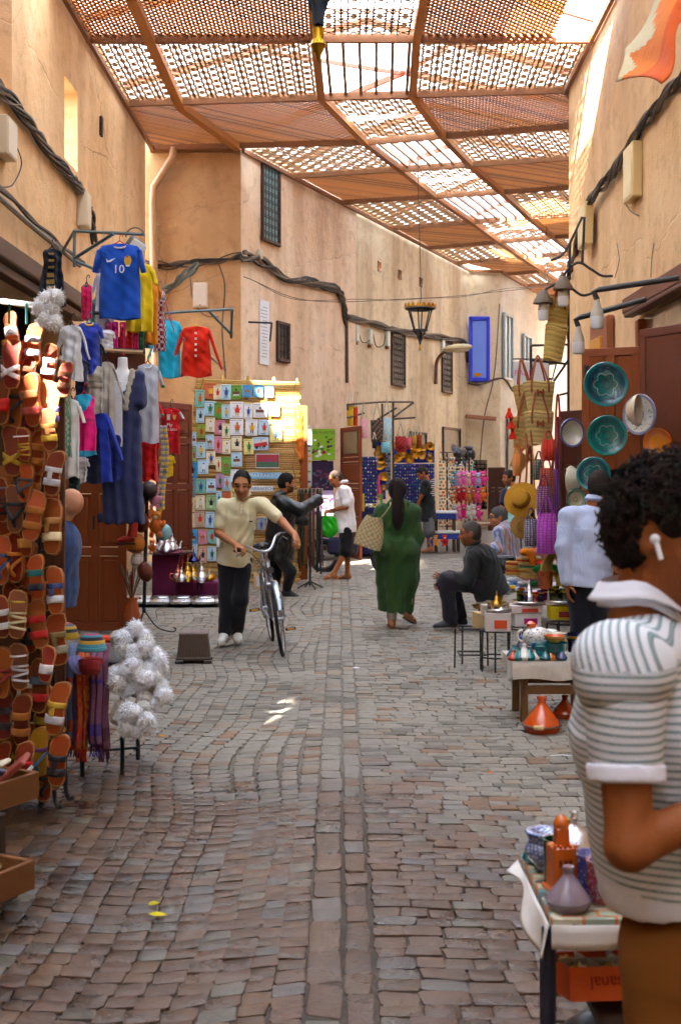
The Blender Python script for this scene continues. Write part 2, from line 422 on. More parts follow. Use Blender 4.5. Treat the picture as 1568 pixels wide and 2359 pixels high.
for i in corder[:300]:
    obj('cobblestone',cobble_mesh(np.array([i]),'cobblestone'),None,pave)
obj('cobblestone_mass',cobble_mesh(corder[300:],'cobblestone_mass'),None,pave,kind='stuff')

# ---- buildings
LW, RW, WH = -3.66, 3.58, 8.25
LCOR, LEND = (-1.92,23.55), (3.95,37.5)
B2, B3 = (4.92,37.65), (10.0,50)
RC, RE = (3.71,19.85), (13.4,43.0)
b1 = thing('left_building','ochre plastered building along the left side with cables across it','building')
holes1 = [(16.2+8,17.0+8,5.9,7.0),(12.3+8,13.6+8,5.85,7.8)]
# shop opening behind the clothes, under the timber beam
holes1+=[(5.6,8.4,6.8,WH)] # unseen thin panel added here, its slot shaped to let sun onto the sandals
holes1+=[(3.6+8,16.6+8,0,3.9)]
obj('wall',wall_cells(MB(),(LW,-8),(LW,22.9),0,WH,.55,holes1,-1),'plaster_ochre',b1)
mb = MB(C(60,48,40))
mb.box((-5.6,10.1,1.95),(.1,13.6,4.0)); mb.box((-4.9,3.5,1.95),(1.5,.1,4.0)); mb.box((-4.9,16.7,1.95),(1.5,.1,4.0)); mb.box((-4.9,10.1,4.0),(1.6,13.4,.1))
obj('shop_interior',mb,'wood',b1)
obj('sun_slot_panel',wall_cells(MB(),(LW,-2.4),(LW,.4),6.8,8.2,.04,[(1.9,2.6,6.92,7.55)],-1),'plaster_ochre',b1)
for (a,bq,z0,z1) in ((12.3,13.6,5.75,7.75),):
    obj('window_recess',MB().box((LW-.46,(a+bq)/2,(z0+z1)/2),(.04,bq-a-.02,z1-z0-.02)),'plaster_ochre',b1)
mb = MB(C(92,66,48)); mb.box((LW+.09,10.1,4.02),(.26,13.4,.2),b=.015); mb.box((LW+.06,10.1,3.85),(.16,13.4,.1),b=.01)
obj('lintel',mb,'woodh',b1)
b2 = thing('corner_building','pink cream plastered building at the bend behind the postcard board','building')
d2 = (Vector(LEND)-Vector(LCOR)).normalized(); a2 = math.atan2(d2.y,d2.x); n2v = Vector((d2.y,-d2.x,0)) # n2v points to the street
obj('wall',wall_cells(MB(),(LW-.3,LCOR[1]),LCOR,0,WH,.5,[],-1),'plaster_deep',b2,label='orange brown end wall facing down the street')
def on2(s,z,off=0):p = Vector((LCOR[0],LCOR[1],0))+Vector((d2.x,d2.y,0))*s+n2v*off; p.z = z; return p
L2 = (Vector(LEND)-Vector(LCOR)).length
obj('wall',wall_cells(MB(),LCOR,on2(5.9,0)[:2],0,WH,.5,[(2.55,4.0,0,2.55)],-1),'plaster_pink',b2)
obj('wall',wall_cells(MB(),on2(5.9,0,-.06)[:2],on2(L2,0,-.06)[:2],0,WH,.5,[],-1),'plaster_cream',b2)
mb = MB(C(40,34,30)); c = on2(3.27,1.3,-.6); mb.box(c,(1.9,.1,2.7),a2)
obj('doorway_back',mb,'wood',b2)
b3 = thing('far_building','cream building with the blue shutter at the end of the lane','building')
obj('wall',wall_cells(MB(),(LEND[0]-.1,LEND[1]),B2,0,WH,.5,[],-1),'plaster_cream',b3)
obj('wall',wall_cells(MB(),(B2[0]+.001,B2[1]+.03),B3,0,WH,.5,[],-1),'plaster_grey',b3)
obj('wall',wall_cells(MB(),(B3[0]-.2,B3[1]+.05),(22,42),0,WH,.5,[],-1),'plaster_pink',b3)
b4 = thing('right_building','orange plastered building along the right side with shop doors','building')
obj('wall',wall_cells(MB(),(RW,-8),(RW,15),0,WH,.55,[(17.4,22.3,0,3.6)],1),'plaster_ochre',b4)
obj('wall',wall_cells(MB(),(RW,15),RC,0,WH,.55,[],1),'plaster_ochre',b4)
obj('wall',wall_cells(MB(),RC,RE,0,WH,.5,[],1),'plaster_deep',b4)
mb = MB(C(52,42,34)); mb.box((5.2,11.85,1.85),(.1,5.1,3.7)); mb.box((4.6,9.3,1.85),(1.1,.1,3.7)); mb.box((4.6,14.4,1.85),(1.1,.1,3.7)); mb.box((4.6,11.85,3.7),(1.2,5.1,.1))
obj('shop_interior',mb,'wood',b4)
bb = thing('rear_building','plastered building behind the viewer closing the square','building')
obj('wall',wall_cells(MB(),(-16,-9),(16,-9),0,9,.5,[],1),'plaster_ochre',bb)

# ---- lattice roof
RZ = 8.0
def RP(p):x = CX+p[0]*F/p[1]; y = 1115-6.3*F/p[1]; Y = F*(RZ-H)/(HY-y); return ((x-CX)*Y/F,Y)
roof = thing('lattice_roof','brown wooden lattice roof with carved star panels spanning the lane','roof')
Ls = [(-.36,17.2),(-.31,19.8),(.46,22.4),(1.2,24.3),(2.05,26.6),(3.15,29.2),(4.1,31.6)]
Rs = [(1.07,17.2),(1.16,19.66),(1.85,22.0),(2.54,23.95),(3.46,26.2),(4.44,28.7),(5.4,31.0)]
Ls = [RP(p) for p in Ls]; Rs = [RP(p) for p in Rs]
for k in range(7):
    Ls.append((Ls[-1][0]+.98,Ls[-1][1]+2.36)); Rs.append((Rs[-1][0]+.98,Rs[-1][1]+2.3))
NEAR = 11
for k in range(NEAR):Ls.insert(0,(Ls[0][0],Ls[0][1]-2.4)); Rs.insert(0,(Rs[0][0],Rs[0][1]-2.4))
lpoly = [(LW,-12),(LW,LCOR[1]),LCOR,LEND,B2,B3,(20,70)]; rpoly = [(RW,-12),(RW,15),RC,RE,(40,100)]
def hit(p,d,poly):
    best = None
    for a, bq in zip(poly,poly[1:]):
        ex, ey = bq[0]-a[0], bq[1]-a[1]; den = d[0]*ey-d[1]*ex
        if abs(den)<1e-9:continue
        tt = ((a[0]-p[0])*ey-(a[1]-p[1])*ex)/den; uu = ((a[0]-p[0])*d[1]-(a[1]-p[1])*d[0])/den
        if tt>0 and -.001<=uu<=1.001 and (best is None or tt<best):best = tt
    best = min(best if best else 4.0,6.5)
    return (p[0]+d[0]*best,p[1]+d[1]*best)
Lw, Rw = [], []
for l, r_ in zip(Ls,Rs):
    d = Vector((r_[0]-l[0],r_[1]-l[1])).normalized(); Lw.append(hit(l,(-d.x,-d.y),lpoly)); Rw.append(hit(r_,(d.x,d.y),rpoly))
def v3(p,z=RZ):return Vector((p[0],p[1],z))
BRN = C(180,114,52); BR2 = C(136,84,42); GRYB = C(118,96,78)
# clip a segment to a convex quad
def clip_seg(a,bq,quad):
    t0, t1 = 0., 1.; d = bq-a; n = len(quad)
    for i in range(n):
        p, q = quad[i], quad[(i+1)%n]; ex, ey = q[0]-p[0], q[1]-p[1]
        nx, ny = -ey, ex; den = nx*d.x+ny*d.y; num = nx*(p[0]-a.x)+ny*(p[1]-a.y)
        if abs(den)<1e-12:
            if num>0:return None
            continue
        tt = num/den
        if den>0:t0 = max(t0,tt)
        else:t1 = min(t1,tt)
    return None if t0>=t1 else (a+d*t0,a+d*t1)
def dense_panel(quad,z,pitch=.08,w=.043):
    mb = MB(BRN); c = sum((Vector(q) for q in quad),Vector((0,0)))/len(quad); e = (Vector(quad[1])-Vector(quad[0])).normalized(); a0 = math.atan2(e.y,e.x)
    for ly, an in ((0,a0+R(45)),(1,a0-R(45))):
        d = Vector((math.cos(an),math.sin(an))); nn = Vector((-d.y,d.x)); K = int(3.6/pitch)
        for i in range(-K,K+1):
            o = c+nn*(i*pitch); s = clip_seg(o-d*5,o+d*5,quad)
            if s and (s[1]-s[0]).length>.02:mb.bar(v3(s[0],z+ly*.013),v3(s[1],z+ly*.013),w,.012,vary(BRN if random.random()<.8 else BR2,.15))
    return mb
def star_panel(quad,z,cell=.3,w=.021):
    mb = MB(C(150,112,80)); q0, q1, q2, q3 = (Vector(q) for q in quad)
    nu = max(2,round((q1-q0).length/cell)); nv = max(2,round((q3-q0).length/cell))
    def uv(u,v):u/=nu; v/=nv; return (q0*(1-u)+q1*u)*(1-v)+(q3*(1-u)+q2*u)*v
    def seg(u0,w0,u1,w1,ww=w):
        a, bq = uv(u0,w0), uv(u1,w1); mb.bar(v3(a,z),v3(bq,z),ww,.012,vary(C(164,118,72),.15))
    for i in range(nu):
        for j in range(nv):
            cx, cy = i+.5, j+.5; pt = [(cx+.5*math.cos(PI/4*k+PI/8),cy+.5*math.sin(PI/4*k+PI/8)) for k in range(8)]
            pt = [(cx+.64*math.cos(PI/4*k+PI/8),cy+.64*math.sin(PI/4*k+PI/8)) for k in range(8)]
            for k in range(8):seg(*pt[k],*pt[(k+3)%8])
        if i:seg(i,0,i,nv,w*1.2)
    for j in range(1,nv):seg(0,j,nu,j,w*1.2)
    return mb
def shrink(quad,k=.04):
    c = sum((Vector(q) for q in quad),Vector((0,0)))/len(quad); o = []
    for q in quad:
        v = Vector(q)-c; o.append(tuple(c+v*(1-k/max(v.length,.1))))
    return o
beams = MB(BR2)
NB = len(Ls)
def lerp2(a,b,t):return (a[0]+(b[0]-a[0])*t,a[1]+(b[1]-a[1])*t)
for k in range(NB-1):
    star = ((k-NEAR)%2==0) # bay after line A carries star panels with slats in the middle
    if k>=NB-2:continue
    near = k<NEAR-1
    def side(q):
        if near and k%2==0:return None
        return star_panel(q,RZ+.02) if star else dense_panel(q,RZ+.02)
    ql = [Lw[k],Ls[k],Ls[k+1],Lw[k+1]]; qr = [Rs[k],Rw[k],Rw[k+1],Rs[k+1]]; qm = [Ls[k],Rs[k],Rs[k+1],Ls[k+1]]
    if k==NEAR+1:ql = [Lw[k],Ls[k],Ls[k+1],(-1.95,LCOR[1]+.05),(LW,LCOR[1]+.05)]
    if k in (NEAR-3,NEAR-2):ql[0] = lerp2(Ls[k],Lw[k],.6); ql[3] = lerp2(Ls[k+1],Lw[k+1],.6)
    if k==NEAR-1:qr[1] = lerp2(Rs[k],Rw[k],.78); qr[2] = lerp2(Rs[k+1],Rw[k+1],.78)
    for q in (ql,qr):
        qq = q if len(q)==4 else [Lw[k],Ls[k],Ls[k+1],Lw[k+1]]
        if star:obj('star_panel',star_panel(shrink(qq,.05),RZ+.02,w=.022 if k<NEAR+3 else .026),'woodh',roof,0)
        else:obj('lattice_panel',dense_panel(shrink(q,.05),RZ+.02),'woodh',roof,0)
    if star:
        for i in range(6): # open skylight with slats
            u = (i+.5)/6+.02; a, bq = lerp2(qm[0],qm[1],u), lerp2(qm[3],qm[2],u)
            obj('slat',MB(vary(C(150,116,84))).bar(v3(a,RZ+.04),v3(bq,RZ+.04),.05,.1),'woodh',roof,0)
    else:
        for h0, h1 in ((.03,.48),(.54,.97)):
            q = [lerp2(qm[0],qm[3],h0),lerp2(qm[1],qm[2],h0),lerp2(qm[1],qm[2],h1),lerp2(qm[0],qm[3],h1)]
            obj('star_panel',star_panel(shrink(q,.03),RZ+.02,.34),'woodh',roof,0)
def beam(a,b,w,h,z,c):obj('beam',MB(vary(c,.1)).bar(v3(a,z),v3(b,z),w,h),'woodh',roof,0)
for k in range(NB-1):
    beam(Ls[k],Ls[k+1],.12,.12,RZ-.03,BRN); beam(Rs[k],Rs[k+1],.12,.12,RZ-.03,BRN)
    if k<NEAR+2:
        a, bq = lerp2(Lw[k],Ls[k],.28), lerp2(Lw[k+1],Ls[k+1],.28 if k<NEAR+1 else .5)
        if k==NEAR:bq = RP((-2.65,20.2))
        if k==NEAR+1:a, bq = RP((-2.65,20.2)), RP((-1.9,22.7))
        beam(a,bq,.15,.14,RZ-.035,BRN)
for k in range(NB):
    a, bq = Lw[k], Rw[k]
    if k==NEAR+2:a = (LW,LCOR[1]-.1); beam(a,Ls[k],.07,.12,RZ-.02,BR2); a = Ls[k]
    beam(a,bq,.07,.12,RZ-.022,BR2)
    d = Vector((bq[0]-a[0],bq[1]-a[1]))
# trim rail under the roof along the walls
mb = MB(BR2)
for a, bq in ((lpoly[0],lpoly[1]),(lpoly[1],lpoly[2]),(lpoly[2],lpoly[3]),(lpoly[3],lpoly[4]),(lpoly[4],lpoly[5])):
    d = Vector((bq[0]-a[0],bq[1]-a[1])).normalized(); nn = Vector((d.y,-d.x))*.05; mb.bar(v3((a[0]+nn.x,a[1]+nn.y),RZ-.06),v3((bq[0]+nn.x,bq[1]+nn.y),RZ-.06),.06,.08)
for a, bq in ((rpoly[0],rpoly[1]),(rpoly[1],rpoly[2]),(rpoly[2],rpoly[3])):
    d = Vector((bq[0]-a[0],bq[1]-a[1])).normalized(); nn = Vector((-d.y,d.x))*.05; mb.bar(v3((a[0]+nn.x,a[1]+nn.y),RZ-.06),v3((bq[0]+nn.x,bq[1]+nn.y),RZ-.06),.06,.08)
obj('wall_rail',mb,'woodh',roof,0)
# weather sheets and rafters above the lattice
m, t, b = new_mat('sheeting'); t.n.remove(b); oc = t('TexCoord').outputs['Object']
cl = t.mix(t.noise(oc,1.4,5),C(232,243,252),C(210,219,226))
dfu = t('BsdfDiffuse',cl); trl = t('BsdfTranslucent',cl); mx = t('MixShader',.72,dfu.outputs[0],trl.outputs[0])
t.l.new(mx.outputs[0],t.n['Material Output'].inputs[0]); M['sheeting'] = m
cover = thing('roof_cover','pale translucent sheeting on red rafters above the wooden lattice','roof cover')
RIDGE = 9.3
GAPS = {(NEAR+4,1,.5),(NEAR+6,0,.5),(NEAR+8,1,0)}
for k in range(NB-1):
    cm0 = lerp2(Ls[k],Rs[k],.5); cm1 = lerp2(Ls[k+1],Rs[k+1],.5)
    for side_, (wa,wb) in enumerate(((Lw[k],Lw[k+1]),(Rw[k],Rw[k+1]))):
        for lo, hi in (((0,.33),(.33,.5),(.5,1)) if k in (NEAR-3,NEAR-2) and side_==0 else ((0,.5),(.5,1))):
            if (k,side_,lo) in GAPS:continue
            ya, yb = 0., 1.
            if side_==1 and k==NEAR-1 and lo==0:yb = .0; continue # gaps that let the sun reach the right wall and the reed board
            if side_==0 and k==NEAR-3 and lo==0:yb = .3
            if side_==0 and k==NEAR-2 and lo==0:ya = .3
            a0 = lerp2(wa,cm0,lo); a1 = lerp2(wb,cm1,lo); b0 = lerp2(wa,cm0,hi+.02); b1_ = lerp2(wb,cm1,hi+.02)
            if lo==0:a0 = lerp2(wa,cm0,-.12); a1 = lerp2(wb,cm1,-.12)
            a0, a1, b0, b1_ = lerp2(a0,a1,ya), lerp2(a0,a1,yb), lerp2(b0,b1_,ya), lerp2(b0,b1_,yb); z0 = 8.35+(RIDGE-8.35)*lo+(.03 if lo else 0); z1 = 8.35+(RIDGE-8.35)*hi
            obj('sheet',MB().add([v3(a0,z0),v3(b0,z1),v3(b1_,z1),v3(a1,z0)],[(0,1,2,3)]),'sheeting',cover,0)
        if k==NEAR+1 and side_==0:obj('sheet',MB().add([v3((LW-.5,19.5),8.4),v3((-1.5,22.2),8.45),v3((-1.2,24.6),8.45),v3((LW-.5,24.6),8.4)],[(0,1,2,3)]),'sheeting',cover,0)
        obj('rafter',MB(C(150,78,50)).bar(v3(wa,8.27),v3(cm0,RIDGE-.08),.07,.1),'woodh',cover,0)
        if k%2==0:obj('brace',MB(C(150,78,50)).bar(v3(lerp2(wa,cm0,.6),8.75),v3(cm1,RIDGE-.1),.05,.07),'woodh',cover,0)
# ================================================================ PEOPLE (signed distance fields -> one continuous skin)
class SDF:
    def __init__(s):s.ops = []; s.cuts = []; s.disp = None
    def cap(s,a,b,ra,rb=None,k=.025):s.ops.append(('c',np.array(a,float),np.array(b,float),ra,rb if rb is not None else ra,k)); return s
    def ell(s,c,r,rot=None,k=.03,sub=False):s.ops.append(('e',np.array(c,float),np.array(r,float),np.array(rot) if rot is not None else np.eye(3),sub,k)); return s
    def ecyl(s,a,b,fr,r0,r1,k=.03):s.ops.append(('y',np.array(a,float),np.array(b,float),np.array(fr),(r0,r1),k)); return s
    def cut(s,pt,n):s.cuts.append((np.array(pt,float),np.array(n,float)/np.linalg.norm(n))); return s
    def mesh(s,vox):
        los, his = [], []
        for o in s.ops:
            if o[0]=='e' and o[4]:continue
            if o[0]=='c':m = max(o[3],o[4]); los+=[np.minimum(o[1],o[2])-m]; his+=[np.maximum(o[1],o[2])+m]
            elif o[0]=='e':m = o[2].max(); los+=[o[1]-m]; his+=[o[1]+m]
            else:m = max(max(o[4][0]),max(o[4][1])); los+=[np.minimum(o[1],o[2])-m]; his+=[np.maximum(o[1],o[2])+m]
        lo = np.min(los,0)-.03; hi = np.max(his,0)+.03; n = np.ceil((hi-lo)/vox).astype(int)+1
        Fd = np.full(n,.5,dtype=np.float32); ax = [lo[i]+np.arange(n[i])*vox for i in range(3)]
        for o in s.ops:
            k = o[5]
            if o[0]=='c':m = max(o[3],o[4])+k+2*vox; a = np.minimum(o[1],o[2])-m; bq = np.maximum(o[1],o[2])+m
            elif o[0]=='e':m = o[2].max()+k+2*vox; a = o[1]-m; bq = o[1]+m
            else:m = max(max(o[4][0]),max(o[4][1]))+k+2*vox; a = np.minimum(o[1],o[2])-m; bq = np.maximum(o[1],o[2])+m
            i0 = np.clip(((a-lo)/vox).astype(int),0,n); i1 = np.clip(((bq-lo)/vox).astype(int)+2,0,n)
            if np.any(i1<=i0):continue
            sl = tuple(slice(i0[i],i1[i]) for i in range(3))
            X = ax[0][sl[0]][:,None,None]; Y = ax[1][sl[1]][None,:,None]; Z = ax[2][sl[2]][None,None,:]
            if o[0]=='c':
                A, B, ra, rb = o[1:5]; d = B-A; L2 = max(d@d,1e-9)
                tt = np.clip(((X-A[0])*d[0]+(Y-A[1])*d[1]+(Z-A[2])*d[2])/L2,0,1)
                D = np.sqrt((X-A[0]-tt*d[0])**2+(Y-A[1]-tt*d[1])**2+(Z-A[2]-tt*d[2])**2)-(ra+(rb-ra)*tt)
            elif o[0]=='e':
                c, r, Rm = o[1:4]; q = [(X-c[0])*Rm[0,i]+(Y-c[1])*Rm[1,i]+(Z-c[2])*Rm[2,i] for i in range(3)]
                k0 = np.sqrt(sum((q[i]/r[i])**2 for i in range(3))); k1 = np.sqrt(sum((q[i]/r[i]**2)**2 for i in range(3)))+1e-6
                D = k0*(k0-1)/k1
            else:
                A, B, fr, (r0,r1) = o[1:5]; d = B-A; L = np.linalg.norm(d); d = d/L
                h = (X-A[0])*d[0]+(Y-A[1])*d[1]+(Z-A[2])*d[2]; tt = np.clip(h/L,0,1)
                px = (X-A[0])*fr[0,0]+(Y-A[1])*fr[1,0]+(Z-A[2])*fr[2,0]; e = fr[:,1]
                py = (X-A[0])*e[0]+(Y-A[1])*e[1]+(Z-A[2])*e[2]
                ra = r0[0]+(r1[0]-r0[0])*tt; rb = r0[1]+(r1[1]-r0[1])*tt
                D = (np.sqrt((px/ra)**2+(py/rb)**2)-1)*np.minimum(ra,rb); D = np.maximum(D,np.maximum(-h,h-L))
            f = Fd[sl]
            if o[0]=='e' and o[4]:
                hh = np.clip(.5-.5*(f+D)/k,0,1); Fd[sl] = f*(1-hh)+(-D)*hh+k*hh*(1-hh)
            else:
                hh = np.clip(.5+.5*(f-D)/k,0,1); Fd[sl] = f*(1-hh)+D*hh-k*hh*(1-hh)
        X = ax[0][:,None,None]; Y = ax[1][None,:,None]; Z = ax[2][None,None,:]
        if s.disp:Fd = Fd+s.disp(X,Y,Z).astype(np.float32)
        for p, nn in s.cuts:Fd = np.maximum(Fd,((X-p[0])*nn[0]+(Y-p[1])*nn[1]+(Z-p[2])*nn[2]).astype(np.float32))
        return nets(Fd,lo,vox)
def nets(Fd,lo,vox):
    S = Fd<0; c = S.astype(np.int8); tot = sum(c[i:c.shape[0]-1+i,j:c.shape[1]-1+j,k:c.shape[2]-1+k] for i in (0,1) for j in (0,1) for k in (0,1))
    act = (tot>0)&(tot<8); I = np.argwhere(act); idm = np.full(act.shape,-1,np.int64); idm[act] = np.arange(len(I))
    cor = np.array([(i,j,k) for i in (0,1) for j in (0,1) for k in (0,1)]); val = np.stack([Fd[I[:,0]+o[0],I[:,1]+o[1],I[:,2]+o[2]] for o in cor],1)
    acc = np.zeros((len(I),3)); cnt = np.zeros(len(I))
    for a in range(8):
        for b in range(a+1,8):
            if np.abs(cor[a]-cor[b]).sum()!=1:continue
            fa, fb = val[:,a], val[:,b]; mk = (fa<0)!=(fb<0); tt = fa[mk]/(fa[mk]-fb[mk])
            acc[mk]+=cor[a]+tt[:,None]*(cor[b]-cor[a]); cnt[mk]+=1
    V = (I+acc/cnt[:,None])*vox+lo; fs = []
    for axn in range(3):
        o1, o2 = [(1,2),(2,0),(0,1)][axn]
        a = np.take(S,range(S.shape[axn]-1),axn); b = np.take(S,range(1,S.shape[axn]),axn); E = np.argwhere(a!=b)
        E = E[(E[:,o1]>0)&(E[:,o2]>0)&(E[:,o1]<S.shape[o1]-1)&(E[:,o2]<S.shape[o2]-1)]
        if not len(E):continue
        sg = S[E[:,0],E[:,1],E[:,2]]
        def cell(d1,d2):q = E.copy(); q[:,o1]-=d1; q[:,o2]-=d2; return idm[q[:,0],q[:,1],q[:,2]]
        Q = np.stack([cell(1,1),cell(0,1),cell(0,0),cell(1,0)],1); Q[~sg] = Q[~sg][:,::-1]; fs.append(Q)
    return V, np.concatenate(fs)
def np_mesh(name,V,Q,col,mat):
    me = bpy.data.meshes.new(name); me.vertices.add(len(V)); me.vertices.foreach_set('co',V.astype(np.float32).ravel())
    n = Q.shape[1]; me.loops.add(Q.size); me.loops.foreach_set('vertex_index',Q.astype(np.int32).ravel())
    me.polygons.add(len(Q)); me.polygons.foreach_set('loop_start',(np.arange(len(Q))*n).astype(np.int32)); me.polygons.foreach_set('loop_total',np.full(len(Q),n,np.int32))
    me.polygons.foreach_set('use_smooth',np.ones(len(Q),bool)); me.update(calc_edges=True); me.validate()
    a = me.color_attributes.new('Col','FLOAT_COLOR','POINT')
    if not isinstance(col,np.ndarray):col = np.tile(np.array(col,np.float32),(len(V),1))
    a.data.foreach_set('color',col.astype(np.float32).ravel()); me.materials.append(M[mat] if isinstance(mat,str) else mat); return me
def sdf_obj(name,S,vox,col,mat,parent,origin,label=None,colf=None):
    V, Q = S.mesh(vox); cc = colf(V) if colf else col
    return obj(name,np_mesh(name,V-np.array(origin),Q,cc,mat),None,parent,label=label)
def wrinkle(amp,fx=38,seed=0.):
    def f(X,Y,Z):return amp*(np.sin(X*fx+2.5*np.sin(Z*13+seed)+Y*17)*np.sin(Z*fx*.62+seed+3*np.sin(X*9+Y*11))+.6*np.sin(Z*21+X*26-Y*15+seed*2))
    return f
def mrot(yaw,pitch=0,roll=0):return np.array(Matrix.Rotation(yaw,3,'Z')@Matrix.Rotation(pitch,3,'X')@Matrix.Rotation(roll,3,'Y'))
def np3(v):return np.array(v,float)
SKIN = C(186,122,82); SKIN2 = C(168,104,66); SKIN3 = C(150,90,56)
def add_hand(S,w,d,pn,curl=(.3,.5,.4),side=1,sc=1.0,spread=.12,thumb=.5):
    """w wrist, d hand direction, pn palm normal; side picks the thumb side"""
    d = np3(d)/np.linalg.norm(d); pn = np3(pn); pn = pn-d*(pn@d); pn/=np.linalg.norm(pn); sd = np.cross(d,pn)*side; w = np3(w)
    fr = np.stack([sd,pn,d],1)
    S.ell(w+d*.048*sc,(.041*sc,.015*sc,.052*sc),fr,k=.012); S.cap(w-d*.02,w+d*.03*sc,.027*sc,.026*sc,k=.02)
    for i, (o,L) in enumerate(((.030,.95),(.010,1.05),(-.010,1.0),(-.029,.8))):
        p = w+d*(.088-.004*abs(i-1.3))*sc+sd*o*sc; a = 0; sp = sd*(o*spread/.03)
        for j, ln in enumerate((.042,.027,.022)):
            a+=curl[j]; dd = (d*math.cos(a)+pn*math.sin(a)+sp*math.cos(a)); dd/=np.linalg.norm(dd); q = p+dd*ln*L*sc
            S.cap(p,q,(.0095-.001*j)*sc,(.0087-.001*j)*sc,k=.005); p = q
    p = w+d*.02*sc+sd*.028*sc+pn*.005; dd = d*.55+sd*.75*(1-thumb*.5)+pn*(.35+thumb*.6); dd/=np.linalg.norm(dd); q = p+dd*.045*sc
    S.cap(p,q,.014*sc,.011*sc,k=.01); d2_ = d*.8+sd*.25+pn*(.3+thumb*.5); d2_/=np.linalg.norm(d2_); S.cap(q,q+d2_*.035*sc,.0105*sc,.0085*sc,k=.006)
def add_head(S,hc,Rh,nk,sc=1.0,ear=True):
    def L(x,y,z):return np3(hc)+Rh@np.array([x,y,z])*sc
    E = lambda c, r, k=.02, sub=False:S.ell(L(*c),np.array(r)*sc,Rh,k*sc,sub)
    S.cap(nk,L(0,.018,-.06),.058*sc,.054*sc,k=.03)
    E((0,.012,.028),(.076,.098,.098)); E((0,-.022,-.035),(.064,.075,.078),.03); E((0,-.058,-.092),(.034,.034,.026),.03)
    E((0,-.07,.03),(.055,.026,.022),.03) # brow
    for sx in (-1,1):
        E((sx*.033,-.1,.006),(.02,.016,.013),.014,True) # eye socket
        E((sx*.033,-.083,.005),(.0135,.0115,.0115),.004)
        E((sx*.042,-.065,-.03),(.022,.022,.02),.02) # cheek
        if ear:
            E((sx*.079,.012,-.006),(.010,.022,.034),.006); E((sx*.088,.004,-.004),(.008,.010,.017),.006,True)
    S.cap(L(0,-.094,.004),L(0,-.114,-.032),.009*sc,.0155*sc,k=.014*sc)
    for sx in (-1,1):E((sx*.012,-.098,-.036),(.0095,.011,.008),.008)
    E((0,-.094,-.058),(.024,.010,.0065),.008); E((0,-.092,-.070),(.020,.010,.007),.008)
def head_colors(V,hc,Rh,skin,sc=1.0,beard=0.,hairc=(.01,.008,.006,1),brow=1.):
    q = (V-np3(hc))@Rh/sc; n = len(V); col = np.tile(np.array(skin,float),(n,1)); x, y, z = q.T; ax = np.abs(x)
    near = np.linalg.norm(q,axis=1)<.2; front = (y<-.05)&near
    def mixin(mk,c,a):col[mk,:3] = col[mk,:3]*(1-a)+np.array(c[:3])*a
    if beard:mixin(front&(z<-.045)&~((ax<.026)&(z>-.076)),hairc,beard); mixin(near&(y<.0)&(y>=-.05)&(z<-.03)&(z>-.12)&(ax>.03),hairc,beard*.8)
    mixin(front&(ax<.024)&(z<-.052)&(z>-.078)&(y<-.08),(skin[0]*.75,skin[1]*.55,skin[2]*.55),.4)
    mixin(front&(((ax-.034)/.024)**2+((z-.030-(.034-ax)*.12)/.0065)**2<1),hairc,.9*brow)
    mixin(front&(((ax-.033)/.016)**2+((z-.005)/.0075)**2<1),(.02,.014,.012),.8)
    return col
def add_hair(hc,Rh,sc=1.0,off=.010,noise=.004,low=-.05,fringe=.05,back=-.07):
    S = SDF()
    def L(x,y,z):return np3(hc)+Rh@np.array([x,y,z])*sc
    S.ell(L(0,.014,.030),np.array((.077+off,.099+off,.099+off))*sc,Rh); S.ell(L(0,.04,-.02),np.array((.066+off,.068+off,.07))*sc,Rh,.03)
    S.ell(L(0,-.155,-.045+(fringe-.05)),np.array((.14,.125,.125))*sc,Rh,.006,True)
    for sx in (-1,1):S.ell(L(sx*.1,-.01,-.05),np.array((.045,.04,.065))*sc,Rh,.006,True)
    S.cut(L(0,0,back),-Rh[:,2]); hp = np3(hc)
    if noise:S.disp = lambda X, Y, Z:noise*(np.sin(X*230+np.sin(Z*150)*2)*np.sin(Y*210+1.3*np.sin(X*160))+np.sin(Z*240+Y*120)*.7)
    return S
